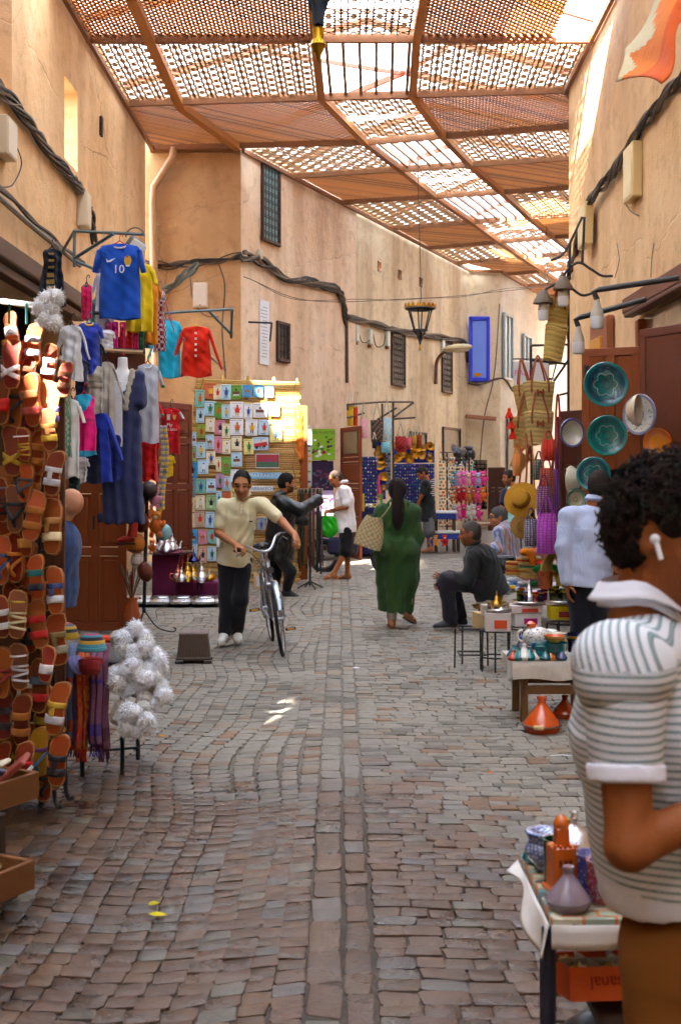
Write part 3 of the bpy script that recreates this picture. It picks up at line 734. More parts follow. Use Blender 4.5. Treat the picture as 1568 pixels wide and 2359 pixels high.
class Person:
    def __init__(s,label,Y,joints,yaw=None,skin=SKIN,sc=1.0,vox=.009,group='people in the lane',hs=1.08):
        s.sc = sc; s.hs = sc*hs; s.vox = vox; s.skin = skin
        s.J = {k:np3(P(v[0],v[1],Y+(v[2] if len(v)>2 else 0))) if not isinstance(v,Vector) else np3(v) for k,v in joints.items()}
        J = s.J; s.org = Vector((J['pel'][0],J['pel'][1],0)); s.root = thing('person',label,'person',s.org,0,group)
        up = J['nk']-J['pel']; up/=np.linalg.norm(up); rt = J['shL']-J['shR']; rt-=up*(rt@up); rt/=np.linalg.norm(rt); fw = np.cross(rt,up)
        s.up, s.rt, s.fw = up, rt, fw; s.fr = np.stack([rt,-fw,up],1) # local +y is backward
        s.fat = 1.0; s.hy = math.atan2(-fw[0]*-1,-fw[1]) if yaw is None else yaw
    def torso(s,S,o=0.,fx=1.,fy=1.,k=.05):
        J, fr, sc = s.J, s.fr, s.sc; ln = np.linalg.norm(J['nk']-J['pel'])
        def at(t):return J['pel']+(J['nk']-J['pel'])*t
        S.ell(at(-.02),np.array((.165*fx+o,.12*fy+o,.14+o))*sc,fr,k); S.ell(at(.3),np.array((.150*fx+o,.112*fy+o,.16+o))*sc,fr,k)
        S.ell(at(.66),np.array((.168*fx+o,.118*fy+o,.17+o))*sc,fr,k)
        S.cap(J['shR'],at(.9),(.058+o)*sc,(.056+o*.6)*sc,k*.8); S.cap(J['shL'],at(.9),(.058+o)*sc,(.056+o*.6)*sc,k*.8)
    def limb(s,S,names,rad,k=.03,t=9.,o=0.):
        """chain of joints with radii, cut after t segments (fractional)"""
        for i in range(len(names)-1):
            if t<=i:break
            a, b = s.J[names[i]], s.J[names[i+1]]; f = min(1,t-i)
            S.cap(a,a+(b-a)*f,(rad[i]+o)*s.sc,(rad[i]+(rad[i+1]-rad[i])*f+o)*s.sc,k)
    def body(s,yaw,pitch=0.,roll=0.,beard=0.,hands=None,hairc=C(24,18,14),feet=False,fx=1.,fy=1.,brow=1.,leg=1.0,torso_in=-.012,arm=1.0):
        S = SDF(); s.torso(S,torso_in,fx,fy); s.Rh = mrot(yaw,pitch,roll); J = s.J
        add_head(S,J['hd'],s.Rh,J['nk'],s.hs)
        for q in 'RL':
            if 'el'+q in J:s.limb(S,['sh'+q,'el'+q,'wr'+q],(.054*arm,.042*arm,.028),.016)
            if 'kn'+q in J:s.limb(S,['hp'+q,'kn'+q,'an'+q],(.078*leg,.055*leg,.037*leg),.04)
            if feet and 'an'+q in J:
                a = J['an'+q]; td = np3(feet[q]) if isinstance(feet,dict) else np3((0,-1,0)); td = td/np.linalg.norm(td)
                S.cap(a+(0,0,-.035*s.sc),a+td*.13*s.sc+(0,0,-.055*s.sc),.036*s.sc,.03*s.sc,.03); S.cap(a-td*.035*s.sc+(0,0,-.045*s.sc),a,.034*s.sc,.035*s.sc,.03)
                sd = np.cross(td,(0,0,1))
                for i_ in range(5):S.cap(a+td*.13*s.sc+sd*(i_-2)*.015*s.sc+(0,0,-.06*s.sc),a+td*(.165-.008*abs(i_-1.2))*s.sc+sd*(i_-2)*.017*s.sc+(0,0,-.066*s.sc),.013*s.sc,.010*s.sc,.005)
        for q, kw in (hands or {}).items():
            w = J['wr'+q]; d = kw.pop('d',None); d = (w-J['el'+q]) if d is None else d
            add_hand(S,w,d,sc=s.sc,**kw)
        return sdf_obj('body',S,s.vox,None,'skin',s.root,s.org,colf=lambda V:head_colors(V,J['hd'],s.Rh,s.skin,s.hs,beard,hairc,brow))
    def hair(s,col=C(26,20,17),name='hair',**kw):
        return sdf_obj(name,add_hair(s.J['hd'],s.Rh,s.hs,**kw),s.vox*.8,col,'hair',s.root,s.org)
    def top(s,col,name='shirt',sleeve=.62,hem=.14,o=.016,fx=1.,fy=1.,wr=.004,mat='cloth',flare=.02,colf=None,neck=True,cuff=None,vox=None):
        S = SDF(); J = s.J; s.torso(S,o,fx,fy); pe = J['pel']; hp = pe-s.up*hem*s.sc
        S.ecyl(hp-s.up*.05,pe+(J['nk']-pe)*.66,s.fr,((.158*fx+o+flare)*s.sc,(.116*fy+o+flare)*s.sc),((.150*fx+o)*s.sc,(.105*fy+o)*s.sc),.04)
        for q in 'RL':
            if 'el'+q in J:
                a, b = ['sh'+q,'el'+q,'wr'+q], (.060,.052,.040)
                s.limb(S,a,b,.03,sleeve-.0001 if sleeve<2 else 1.93,o*.8)
                if sleeve<=1:
                    p = J['sh'+q]+(J['el'+q]-J['sh'+q])*sleeve; S.cuts.append(None); S.cuts.pop()
        if neck:S.ell(J['nk']+s.up*.085*s.sc+s.fw*.03,np.array((.068,.07,.09))*s.sc,s.fr,.01,True)
        S.cut(hp,-s.up); S.disp = wrinkle(wr,seed=rnd(0,9)) if wr else None
        return sdf_obj(name,S,vox or s.vox,col,mat,s.root,s.org,colf=colf)
    def collar(s,col,mat='cloth',r=.072,h=.045,open_=.9):
        mb = MB(col); n = 18; fr = s.fr; base = s.J['nk']+s.up*.035*s.sc
        def f(u,v):
            a = -PI/2+open_*.22+(2*PI-open_*.44)*u; rr = (r-.012*math.sin(v*PI)+.016*v*0+.018*max(0,v-.4))*s.sc; z = (h*math.sin(min(1,v*1.8)*PI/2)-h*1.3*max(0,v-.45))*s.sc
            drop = -.05*s.sc*max(0,-math.sin(a))**2
            p = base+fr@np.array([rr*math.cos(a),rr*math.sin(a)*1.02,z+drop]); return Vector(p)-s.org
        mb.grid(f,n,8); o = obj('collar',mb,mat,s.root,80)
        md = o.modifiers.new('th','SOLIDIFY'); md.thickness = .004*s.sc; return o
    def legs(s,col,name='trousers',t=1.92,o=.02,rad=(.092,.072,.058),mat='cloth',wr=.003,waist=.10,colf=None):
        S = SDF(); J = s.J; fr = s.fr
        S.ell(J['pel']-s.up*.02,np.array((.148+o*.5,.112+o*.5,.135))*s.sc,fr,.05)
        for q in 'RL':s.limb(S,['hp'+q,'kn'+q,'an'+q],rad,.05,t,o*.6)
        (S.cut(J['pel']+s.up*waist*s.sc,s.up) if waist else 0); S.disp = wrinkle(wr,30,rnd(0,9))
        return sdf_obj(name,S,s.vox,col,mat,s.root,s.org,colf=colf)
    def shoe(s,q,td,col,sole=C(230,228,222),pitch=0.,mat='leather'):
        a = s.J['an'+q]; td = np3(td); td/=np.linalg.norm(td); sc = s.sc; dn = np.array((0,0,-1.)); S = SDF()
        h = a+dn*.035*sc-td*.03*sc; tip = a+dn*.052*sc+td*.165*sc
        S.cap(h,a+(0,0,.02),.044*sc,.046*sc,.03).cap(h,tip,.044*sc,.036*sc,.03).cap(a+td*.03,tip-td*.04,.045*sc,.038*sc,.03)
        zb = min(h[2],tip[2])-.03*sc
        def cf(V):
            c = np.tile(np.array(col),(len(V),1));
            w = (V-a)@td; sm = (V[:,2]<zb+.022*sc); c[sm] = sole; return c
        S.cut((0,0,zb),(0,0,-1)); return sdf_obj('shoe',S,s.vox*.75,None,mat,s.root,s.org,colf=cf)
    def sandal(s,q,td,col):
        a = s.J['an'+q]-np3(s.org); td = Vector(td).normalized(); sd = Vector((td.y,-td.x,0)); mb = MB(col); sc = s.sc
        c = Vector(a)+Vector((0,0,-.083*sc))
        out = [(-.075,-.03),(-.05,-.038),(.06,-.04),(.13,-.046),(.18,-.03),(.195,0),(.18,.03),(.13,.044),(.06,.038),(-.05,.038),(-.075,.03)]
        vs = [c+td*x*sc+sd*y*sc+Vector((0,0,z)) for z in (-.011,.004) for x,y in out]; n = len(out)
        mb.add(vs,[tuple(range(n))[::-1],tuple(range(n,2*n))]+[(i,(i+1)%n,(i+1)%n+n,i+n) for i in range(n)])
        for sg in (-1,1):mb.tube(spline([c+td*.13*sc+Vector((0,0,.055*sc)),c+td*.08*sc+sd*.03*sg*sc+Vector((0,0,.05*sc)),c+td*.03*sc+sd*.042*sg*sc]),.006*sc,6)
        return obj('sandal',mb,'leather',s.root)
# ---- man pushing the bicycle
BY = 12.0
p = Person('man in a cream polo shirt and black jeans pushing a bicycle',BY,dict(
    pel=(542,1278,.05),nk=(558,1147,-.05),hd=(557,1116,-.13),shR=(517,1166,0),shL=(604,1164,-.04),elR=(503,1228,-.02),wrR=(545,1257,-.33),
    elL=(650,1202,-.1),wrL=(679,1233,-.3),hpR=(522,1292,.05),hpL=(560,1292,.05),knR=(523,1378,.02),knL=(553,1382,-.06),anR=(518,1462,.05),anL=(545,1458,.16)),vox=.0075)
p.body(0,R(15),0,beard=.04,hands=dict(R=dict(d=(.75,-.5,-.25),pn=(.2,-.2,-1),side=-1,curl=(.9,.9,.5)),L=dict(d=(.25,-.7,-.55),pn=(-.2,-.1,-1),side=1,curl=(.5,.7,.4))))
p.hair(C(46,42,40),off=.003,noise=.0045,fringe=.10)
p.top(C(236,226,184),'polo_shirt',.66,.09,.014,.84,.95,.006,flare=.03); p.collar(C(240,230,190))
mb = MB(C(214,200,158)); c_ = Vector(p.J['nk'])-p.org
mb.box(c_+Vector((.005,-.155,-.10)),(.03,.012,.12),Matrix.Rotation(R(-8),3,'X'),.004)
for z in (-.07,-.1,-.135):mb.blob(c_+Vector((.005,-.163,z)),(.006,.003,.006),6,col=C(240,236,220))
obj('placket',mb,'cloth',p.root)
obj('emblem',MB(C(40,60,40)).box(Vector(P(578,1201,BY-.17))-p.org,(.035,.006,.012),b=.003),'cloth',p.root)
p.legs(C(26,27,34),'jeans',1.9,.006,(.086,.072,.064)); p.shoe('R',(-.15,-1,0),C(226,224,218)); p.shoe('L',(.2,-1,0),C(226,224,218))
# ---- man in the black puffer jacket at the belts
p = Person('man in a black hooded puffer jacket reaching out to the hanging belts',17.0,dict(
    pel=(642,1262,.05),nk=(652,1143,0),hd=(661,1113,0),shR=(652,1158,-.2),shL=(640,1158,.2),elR=(692,1176,-.28),wrR=(735,1150,-.12),
    elL=(668,1190,.25),wrL=(700,1200,.3),hpR=(640,1272,-.09),hpL=(640,1272,.1),knR=(668,1318,-.12),knL=(634,1325,.1),anR=(660,1362,-.05),anL=(631,1372,.12)))
p.body(R(98),R(4),beard=.75,hands=dict(R=dict(d=(.9,.1,.15),pn=(0,.2,-1),side=-1,curl=(.3,.4,.3)))); p.hair(C(22,19,18),off=.008)
def puffer(V):
    c = np.tile(np.array(C(26,28,32)),(len(V),1)); s_ = np.sin(V[:,2]*70)>.93; c[s_]*=.5; c[:,3] = 1; return c
p.top(None,'puffer_jacket',2,.15,.05,1.15,1.25,.006,'plastic',.035,puffer,False)
S = SDF().ell(p.J['nk']+np3((-.07,0,.0)),(.09,.13,.06)).ell(p.J['nk']+np3((-.02,0,.04)),(.085,.1,.05)); sdf_obj('hood',S,.01,C(30,32,36),'plastic',p.root,p.org)
p.legs(C(24,25,30),'trousers',1.85,.012,(.095,.075,.052)); p.shoe('R',(1,-.1,-.25),C(44,44,48),C(40,40,42)); p.shoe('L',(1,.1,0),C(44,44,48),C(40,40,42))
# ---- man in white polo with the green bag
PY = 19.7
p = Person('man in a white polo shirt and black shorts holding a bright green bag',PY,dict(
    pel=(797,1212,0),nk=(791,1117,0),hd=(774,1103,0),shL=(791,1131,-.19),shR=(797,1131,.19),elL=(797,1168,-.24),wrL=(762,1176,-.13),
    elR=(790,1168,.22),wrR=(765,1178,.1),hpL=(797,1220,-.09),hpR=(797,1220,.09),knL=(796,1268,-.1),knR=(800,1268,.1),anL=(768,1322,-.13),anR=(800,1322,.12)),skin=SKIN2)
p.body(R(-86),R(28),beard=.15,hands=dict(L=dict(d=(-1,.2,-.15),pn=(0,.5,-.8),side=-1,curl=(.6,.7,.4)),R=dict(d=(-1,-.2,-.1),pn=(0,-.5,-.8),side=1,curl=(.6,.7,.4))),feet=dict(L=(-1,-.1,0),R=(-1,-.2,0)))
p.hair(C(60,48,40),off=.001,noise=.001,fringe=.115,back=-.06)
p.top(C(238,236,240),'polo_shirt',.8,.10,.02,1.05,1.12,.005); p.collar(C(236,236,240)); p.legs(C(24,25,29),'shorts',1.02,.03,(.10,.085,.07))
p.sandal('L',(-1,-.1,0),C(196,150,120)); p.sandal('R',(-1,-.2,0),C(120,80,66))
obj('wristwatch',MB(C(26,26,28)).tube([Vector(p.J['wrL'])-p.org+Vector((.03,0,0)),Vector(p.J['wrL'])-p.org+Vector((.055,0,0))],.04,10),'plastic',p.root)
# ---- woman in the green djellaba
WY = 13.5
p = Person('woman in a long green hooded robe walking away with a straw bag',WY,dict(
    pel=(913,1262,0),nk=(916,1160,0),hd=(914,1131,-.01),shL=(879,1180,0),shR=(950,1178,0),elL=(872,1232,-.05),wrL=(884,1262,-.22),
    elR=(957,1240,.02),wrR=(945,1258,.25),hpL=(896,1275,0),hpR=(930,1275,0),knL=(900,1352,.02),knR=(932,1352,.05),anL=(902,1430,-.02),anR=(938,1408,-.05)),skin=SKIN)
p.body(R(180),R(-3),brow=0,feet=dict(L=(-.05,1,0),R=(.5,.8,-.35))); p.hair(C(34,24,22),off=.012,noise=.002,back=-.09,fringe=.05)
org = p.org; hd = Vector(p.J['hd'])-org
mb = MB(C(36,25,23)); n_ = 26
for i in range(n_):
    a = 2*PI*i/n_; rr = .03*math.sqrt(random.random())+.012
    mb.tube(spline([hd+Vector((rr*math.cos(a)*.7,-.105,.05+rr*math.sin(a))),hd+Vector((rr*math.cos(a)*1.3,-.15,-.06)),hd+Vector((rr*math.cos(a)*1.7+.005,-.14+rr*math.sin(a),-.2)),hd+Vector((rr*math.cos(a)*1.4,-.15+rr*math.sin(a),-.33)),hd+Vector((rr*math.cos(a)*.5,-.17,-.40-rnd(0,.04)))],5),[.013]*18+[.009,.006,.004],6)
obj('ponytail',mb,'hair',p.root); obj('hair_tie',MB(C(20,18,20)).tube(arc(hd+Vector((0,-.115,.045)),.03,0,2*PI,12)[:-1],.012,6,closed=True),'cloth',p.root)
GREEN = C(46,78,34)
S = SDF(); J = p.J; fr = p.fr
p.torso(S,.025,1.05,1.2,.07); S.ecyl(np3(P(911,1409,WY)),np3(P(913,1250,WY)),np.eye(3),(.185,.185),(.235,.19),.08)
S.ell(np3(P(915,1272,WY-.03)),(.235,.2,.17),None,.1); S.ell(np3(P(918,1325,WY-.02)),(.215,.19,.24),None,.1)
p.limb(S,['shL','elL','wrL'],(.075,.078,.07),.06); p.limb(S,['shR','elR','wrR'],(.078,.082,.075),.06)
def djel(X,Y,Z):
    lowr = np.clip((1.05-Z)/.8,0,1); return (-.016*lowr*np.sin(np.arctan2(Y-WY,X-.62)*9+Z*2)+.006*np.sin(Z*30+X*22+3*np.sin(X*12))*np.clip((Z-.5),0,1)+.004*np.sin(X*55-Z*33))
S.disp = djel; S.cut(np3(P(905,1409,WY)),(-.12,0,-1)); sdf_obj('robe',S,.0085,GREEN,'cloth',p.root,org)
S = SDF().ell(J['nk']+np3((0,-.075,-.0)),(.115,.07,.065)).ell(J['nk']+np3((.01,-.13,-.12)),(.10,.04,.15)).ell(J['nk']+np3((.0,.02,.02)),(.1,.09,.045)); S.disp = wrinkle(.008,40)
sdf_obj('hood',S,.008,C(50,84,37),'cloth',p.root,org)
obj('trouser_cuff',MB(C(214,204,196)).lathe([(.055,0),(.058,.1),(.05,.16)],12,Vector(J['anL'])-org+Vector((0,0,.02))),'cloth',p.root)
obj('trouser_cuff',MB(C(214,204,196)).lathe([(.055,0),(.06,.12),(.06,.22)],12,Vector(J['anR'])-org+Vector((0,0,.03))),'cloth',p.root)
p.sandal('L',(-.05,1,0),C(150,104,70)); p.sandal('R',(.5,.8,-.35),C(150,104,70))
# ---- man bending over the magnet stall
p = Person('man in a black printed t-shirt and grey shorts bending over the magnet stall',26.3,dict(
    pel=(985,1188,0),nk=(982,1105,0),hd=(972,1090,0),shL=(978,1114,-.18),shR=(986,1114,.18),elL=(972,1140,-.22),wrL=(962,1160,-.1),elR=(974,1142,.25),wrR=(962,1162,.15),
    hpL=(986,1192,-.09),hpR=(986,1192,.09),knL=(989,1228,-.1),knR=(986,1228,.1),anL=(991,1262,-.1),anR=(988,1262,.12)),skin=SKIN2,vox=.012,sc=1.05)
p.body(R(-80),R(35),beard=.3,feet=dict(L=(-1,-.2,0),R=(-1,.2,0)),hands=dict(L=dict(pn=(0,0,-1),side=1),R=dict(pn=(0,0,-1),side=-1))); p.hair(C(40,34,32),off=.005)
p.top(C(28,32,36),'t_shirt',.75,.12,.025,1.08,1.1,.006); p.legs(C(104,108,112),'shorts',1.0,.03,(.105,.09,.075)); p.sandal('L',(-1,-.2,0),C(120,84,60)); p.sandal('R',(-1,.2,0),C(120,84,60))
mb = MB(C(206,210,214)); c_ = Vector(P(1000,1122,26.05))-p.org
for i in range(9):mb.box(c_+Vector((.0-.03*abs(i-4)*.1,-.02,.16-i*.042)),(.12+.05*math.sin(i*2.1),.012,.02),b=.004,col=(C(206,210,214) if i<4 or i>6 else C(220,180,176)))
obj('shirt_print',mb,'cloth',p.root)
# ---- seated man in black
SY = 13.35
p = Person('man in a black jacket and dark trousers sitting on a wicker stool',SY,dict(
    pel=(1128,1352,.0),nk=(1095,1262,0),hd=(1082,1229,-.01),shL=(1096,1283,-.19),shR=(1108,1283,.19),elL=(1076,1338,-.22),wrL=(1032,1330,-.08),elR=(1080,1338,.22),wrR=(1026,1345,.12),
    hpL=(1120,1350,-.1),hpR=(1120,1350,.1),knL=(1027,1338,-.14),knR=(1036,1334,.16),anL=(1038,1432,-.1),anR=(1060,1426,.2)),skin=SKIN3,vox=.008)
p.body(R(-98),R(6),beard=.25,hairc=C(70,64,60),hands=dict(L=dict(d=(-1,.1,.1),pn=(.1,.9,.2),side=1,curl=(.15,.25,.2)),R=dict(d=(-.9,-.2,-.25),pn=(.3,-.8,.1),side=1,curl=(.4,.4,.3)))); p.hair(C(74,68,64),off=.002,noise=.001,fringe=.08)
p.top(C(34,36,38),'jacket',2,.10,.035,1.12,1.25,.007,'cloth',.02); p.collar(C(32,34,36),r=.075)
p.legs(C(42,40,50),'trousers',1.93,.014,(.1,.082,.07),wr=.005,waist=None)
p.shoe('L',(-1,-.15,0),C(40,42,48),C(222,222,222)); p.shoe('R',(-1,-.1,0),C(40,42,48),C(222,222,222))
# ---- striped shirt man with glasses
p = Person('man in glasses and a striped shirt sitting behind the hat stall',16.3,dict(
    pel=(1172,1282,0),nk=(1160,1212,0),hd=(1146,1192,0),shL=(1150,1225,-.19),shR=(1168,1225,.19),elL=(1150,1268,-.24),wrL=(1122,1258,-.3),elR=(1172,1268,.2),wrR=(1140,1270,.2),
    hpL=(1172,1290,-.1),hpR=(1172,1290,.1),knL=(1110,1290,-.12),knR=(1112,1290,.12),anL=(1114,1364,-.1),anR=(1116,1362,.12)),skin=SKIN)
p.body(R(-84),R(5),beard=.12,hands=dict(L=dict(pn=(0,.3,-1),side=1))); p.hair(C(84,82,82),off=.007,noise=.002)
def stripes(V):
    c = np.tile(np.array(C(176,182,204)),(len(V),1)); d = V[:,0]*.5+V[:,1]*.85; k = np.mod(d,.085)
    c[k<.018] = C(190,120,92); c[(k>.036)&(k<.05)] = C(112,128,172); return c
p.top(None,'striped_shirt',1.55,.1,.028,1.08,1.15,.005,'cloth',.02,stripes); p.collar(C(190,190,206)); p.legs(C(34,36,44),'trousers',1.9,.016,waist=None)
mb = MB(C(24,22,22)); Rh = p.Rh; hc = np3(p.J['hd'])
for sx in (-1,1):
    mb.tube([Vector(hc+Rh@np.array([sx*.034+.026*math.cos(a),-.112,.004+.018*math.sin(a)]))-p.org for a in np.linspace(0,2*PI,13)[:-1]],.003,5,closed=True)
    mb.tube([Vector(hc+Rh@np.array(q))-p.org for q in ((sx*.06,-.11,.008),(sx*.082,-.05,.01),(sx*.085,.02,.008))],.003,5)
obj('glasses',mb,'plastic',p.root)
# ---- man in the teal t-shirt further back
p = Person('man in a pale teal t-shirt with navy sleeves standing behind the straw bags',21.5,dict(
    pel=(1182,1196,0),nk=(1180,1122,0),hd=(1171,1101,0),shL=(1163,1136,-.12),shR=(1196,1134,.12),elL=(1156,1168,-.15),wrL=(1160,1196,-.2),elR=(1204,1160,0),wrR=(1186,1128,-.25),
    hpL=(1174,1202,-.05),hpR=(1190,1202,.05),knL=(1174,1258,0),knR=(1190,1258,0),anL=(1174,1308,0),anR=(1190,1308,0)),skin=SKIN2,vox=.012)
p.body(R(-70),R(5),beard=.5); p.hair(C(40,34,32),off=.006)
def teal(V):c = np.tile(np.array(C(150,206,206)),(len(V),1)); c[V[:,0]<P(1166,1140,21.5).x] = C(40,38,66); return c
p.top(None,'t_shirt',.7,.12,.022,1.1,1.15,.005,'cloth',.02,teal); p.legs(C(38,44,66),'jeans',1.9,.016); p.shoe('L',(-.6,-1,0),C(50,50,54)); p.shoe('R',(-.6,-1,0),C(50,50,54))
# ---- man in the pale blue shirt seen from behind
p = Person('man in a pale blue checked shirt seen from behind at the plates',10.1,dict(
    pel=(1355,1345,0),nk=(1367,1163,0),hd=(1380,1122,.03),shL=(1308,1190,0),shR=(1424,1192,.04),elL=(1297,1262,-.05),wrL=(1305,1342,-.08),elR=(1440,1265,.1),wrR=(1440,1240,.35),
    hpL=(1332,1360,0),hpR=(1378,1360,0),knL=(1338,1460,0),knR=(1380,1460,0),anL=(1340,1545,0),anR=(1384,1545,0)),skin=SKIN2,vox=.007)
p.body(R(150),R(14),brow=0,hands=dict(L=dict(d=(.05,.1,-1),pn=(1,0,0),side=1,curl=(.3,.4,.3)))); p.hair(C(44,38,36),off=.006,back=-.085)
m, t, b = new_mat('gingham'); oc = t('TexCoord').outputs['Object']; sp = t('SeparateXYZ',oc)
w1 = t.math('SINE',t.math('MULTIPLY',t.math('ADD',sp.outputs[0],sp.outputs[1]),420.)); w2 = t.math('SINE',t.math('MULTIPLY',sp.outputs[2],420.))
t.set(b.inputs['Base Color'],t.mix(t.math('MULTIPLY_ADD',t.math('ADD',w1,w2),.12,.5),C(206,214,236),C(150,170,214))); b.inputs['Roughness'].default_value = .85
bn = t('Bump',i_Strength=.45,i_Distance=.02); t.set(bn.inputs['Height'],t.noise(t.vmul(oc,(1,1,.5)),12,4)); t.set(b.inputs['Normal'],bn.outputs[0]); M['gingham'] = m
p.top(C(190,200,230),'checked_shirt',2,.02,.02,1.0,1.05,.0035,'gingham',.03); p.collar(C(196,206,232),'gingham',.07,.05)
p.legs(C(26,28,38),'trousers',1.92,.018); p.shoe('L',(0,1,0),C(40,34,30)); p.shoe('R',(.1,1,0),C(40,34,30))
# ---- bald man behind the sandals
p = Person('bald man in a blue shirt leaning forward behind the hanging sandals',9.6,dict(
    pel=(125,1345,0),nk=(140,1205,0),hd=(158,1163,0),shL=(122,1228,-.18),shR=(135,1226,.19),elL=(98,1300,-.2),wrL=(60,1330,-.12),elR=(108,1300,.2),wrR=(70,1330,.15),
    hpL=(122,1360,-.1),hpR=(122,1360,.1),knL=(120,1460,-.1),knR=(122,1460,.1),anL=(122,1560,-.1),anR=(126,1560,.1)),skin=C(196,138,104),vox=.008)
p.body(R(-112),R(-26),beard=.1,brow=.3)
p.top(C(48,72,118),'blue_shirt',.8,.16,.03,1.1,1.25,.006); p.legs(C(90,96,108),'trousers',1.9,.016); p.shoe('L',(-1,0,0),C(60,50,44)); p.shoe('R',(-1,0,0),C(60,50,44))
# ================================================================ LEFT SIDE
def text(s,loc,size,col,parent,rot=(PI/2,0,0),mat='plastic',name='lettering',ex=.002,align='CENTER'):
    cu = bpy.data.curves.new(name,'FONT'); cu.body = s; cu.size = size; cu.extrude = ex; cu.align_x = align; cu.align_y = 'CENTER'; cu.resolution_u = 2
    o = bpy.data.objects.new(name,cu); COL.objects.link(o)
    dg = bpy.context.evaluated_depsgraph_get(); me = bpy.data.meshes.new_from_object(o.evaluated_get(dg)); bpy.data.objects.remove(o); bpy.data.curves.remove(cu)
    a = me.color_attributes.new('Col','FLOAT_COLOR','CORNER'); a.data.foreach_set('color',np.tile(np.array(col,np.float32),len(me.loops)))
    o = obj(name,me,mat,parent); o.location = loc; o.rotation_euler = rot; return o
def garment(name,label,cx,yt,w,h,Y,col,sl='S',trim=None,yaw=0,dep=.10,flare=0.,fold=.5,hanger=C(40,40,44),cuff=None,hem=None,colf=None,sleeve_col=None,sl_len=None,cat=None,group='clothes hung for sale',mat='cloth',neckw=.17,slang=.34):
    k = Y/F; w*=k; h*=k; base = P(cx,yt,Y); root = thing(name,label,cat or name.split('_')[-1],base,yaw,group); ph = rnd(0,6); nf = rnd(5,8)
    sh = .5*w
    def hw(v):
        if v<.07:return neckw*w+(sh-neckw*w)*math.sin(v/.07*PI/2)
        return sh*(1-.06*math.sin(min(1,(v-.07)/.5)*PI))+flare*w*max(0,v-.3)
    def zz(v):return -h*v if v>.07 else -h*(.07*(1-math.cos(v/.07*PI/2))*.8+.2*v)
    def f(u,v):
        a = 2*PI*u; c, s_ = math.cos(a), math.sin(a); x = hw(v)*math.copysign(abs(c)**.8,c); d = dep*(.35+.65*min(1,v*5))*.5
        y = d*s_+fold*.05*v**.7*math.sin(x/w*nf*2+ph+v*1.5)+fold*.012*math.sin(x/w*23+ph*2)*v+.012*math.sin(v*9+x*14+ph)+.006*math.sin(v*31-x*40)
        return Vector((x,y,zz(v)-.012*math.sin(x/w*7+ph)*(v>.95)))
    mb = MB(col)
    def cf(u,v):
        if colf:return colf(u,v)
        if hem and v>1-hem[0]:return hem[1]
        return col
    mb.grid(f,40,26,wu=True,colf=cf); obj('body',mb,mat,root,80)
    if sl:
        L = sl_len or {'S':.30*h if h<w*2.3 else .22*h,'L':.62*h}[sl]
        for sg in (-1,1):
            mb = MB(sleeve_col or col); a = Vector((sg*(sh-.05*w),0,-.09*h)); d = Vector((sg*slang,0,-1)).normalized(); pts = []; rr = []
            for i in range(8):
                t = i/7; pts.append(a+d*L*t+Vector((0,.01*math.sin(t*7+ph),0))); rr.append(w*(.15-.03*t)*(1 if sl=='S' else (1-.25*t)))
            mb.tube(pts,rr,12,flat=.5)
            if cuff:
                n = len(mb.f);
                for q in range(len(mb.c)):
                    if q>=n-2-12:mb.c[q] = cuff
            obj('sleeve',mb,mat,root,80)
    if trim:
        mb = MB(trim); mb.tube([Vector((neckw*w*1.05*math.cos(a),dep*.22*math.sin(a)-.004,-.012*h-.05*h*max(0,-math.sin(a)))) for a in np.linspace(0,2*PI,25)[:-1]],.009,6,closed=True); obj('neck_trim',mb,mat,root)
    if hanger:
        mb = MB(hanger); r_ = .4*w
        mb.tube(spline([(-r_,0,-.055*h),(-.1*w,0,.005),(0,0,.03),(.1*w,0,.005),(r_,0,-.055*h)]),.006,6)
        mb.tube(spline([(0,0,.03),(0,0,.07),(.018,0,.1),(.03,0,.085),(.025,0,.07)]),.004,5); obj('hanger',mb,'plastic',root)
    return root
def printed(root,pts,Y,yt,cx,col,name='print',off=-.075,mat='cloth'):
    """small flat shapes sewn on the front, pts in photo pixels"""
    k = Y/F; mb = MB(col); out = [((x-cx)*k,-(y-yt)*k) for x,y in pts]; mb.prism(out,.006,T((0,off,0))); return obj(name,mb,mat,root)
for (x,y,w,h,Y,c,sl,nm,lb) in ((262,870,40,120,11.9,C(216,214,206),'L','long_shirt','cream long sleeved shirt behind the mannequin bust'),(300,860,34,240,12.5,C(206,206,214),None,'long_dress','pale grey long dress behind the navy one'),(262,985,46,120,11.5,C(30,40,110),'S','navy_tunic','navy tunic between the blue robe and the navy dress'),(186,1052,30,60,10.7,C(216,216,220),'S','baby_shirt','small white baby shirt under the pink vest'),(172,1090,26,54,10.6,C(24,60,60),None,'dark_skirt','dark teal skirt below the green dotted dress'),(330,690,36,110,13.1,C(30,130,160),'S','teal_shirt','teal shirt squeezed behind the yellow jersey'),(222,690,26,92,12.9,C(60,120,110),'S','green_shirt','grey green shirt behind the white one'),(246,760,30,50,12.2,C(226,224,230),'S','white_vest','white vest hanging under the white shirt'),(140,820,26,80,10.3,C(196,176,150),'L','beige_blouse','beige blouse beside the white cut-out sandal'),(190,830,30,90,10.6,C(40,44,70),'S','dark_blouse','dark blouse under the blue tunic')):
    garment(nm,lb,x,y,w,h,Y,c,sl,cat=nm.split('_')[1],yaw=R(rnd(-25,25)),hanger=C(40,40,44) if y<900 else None)
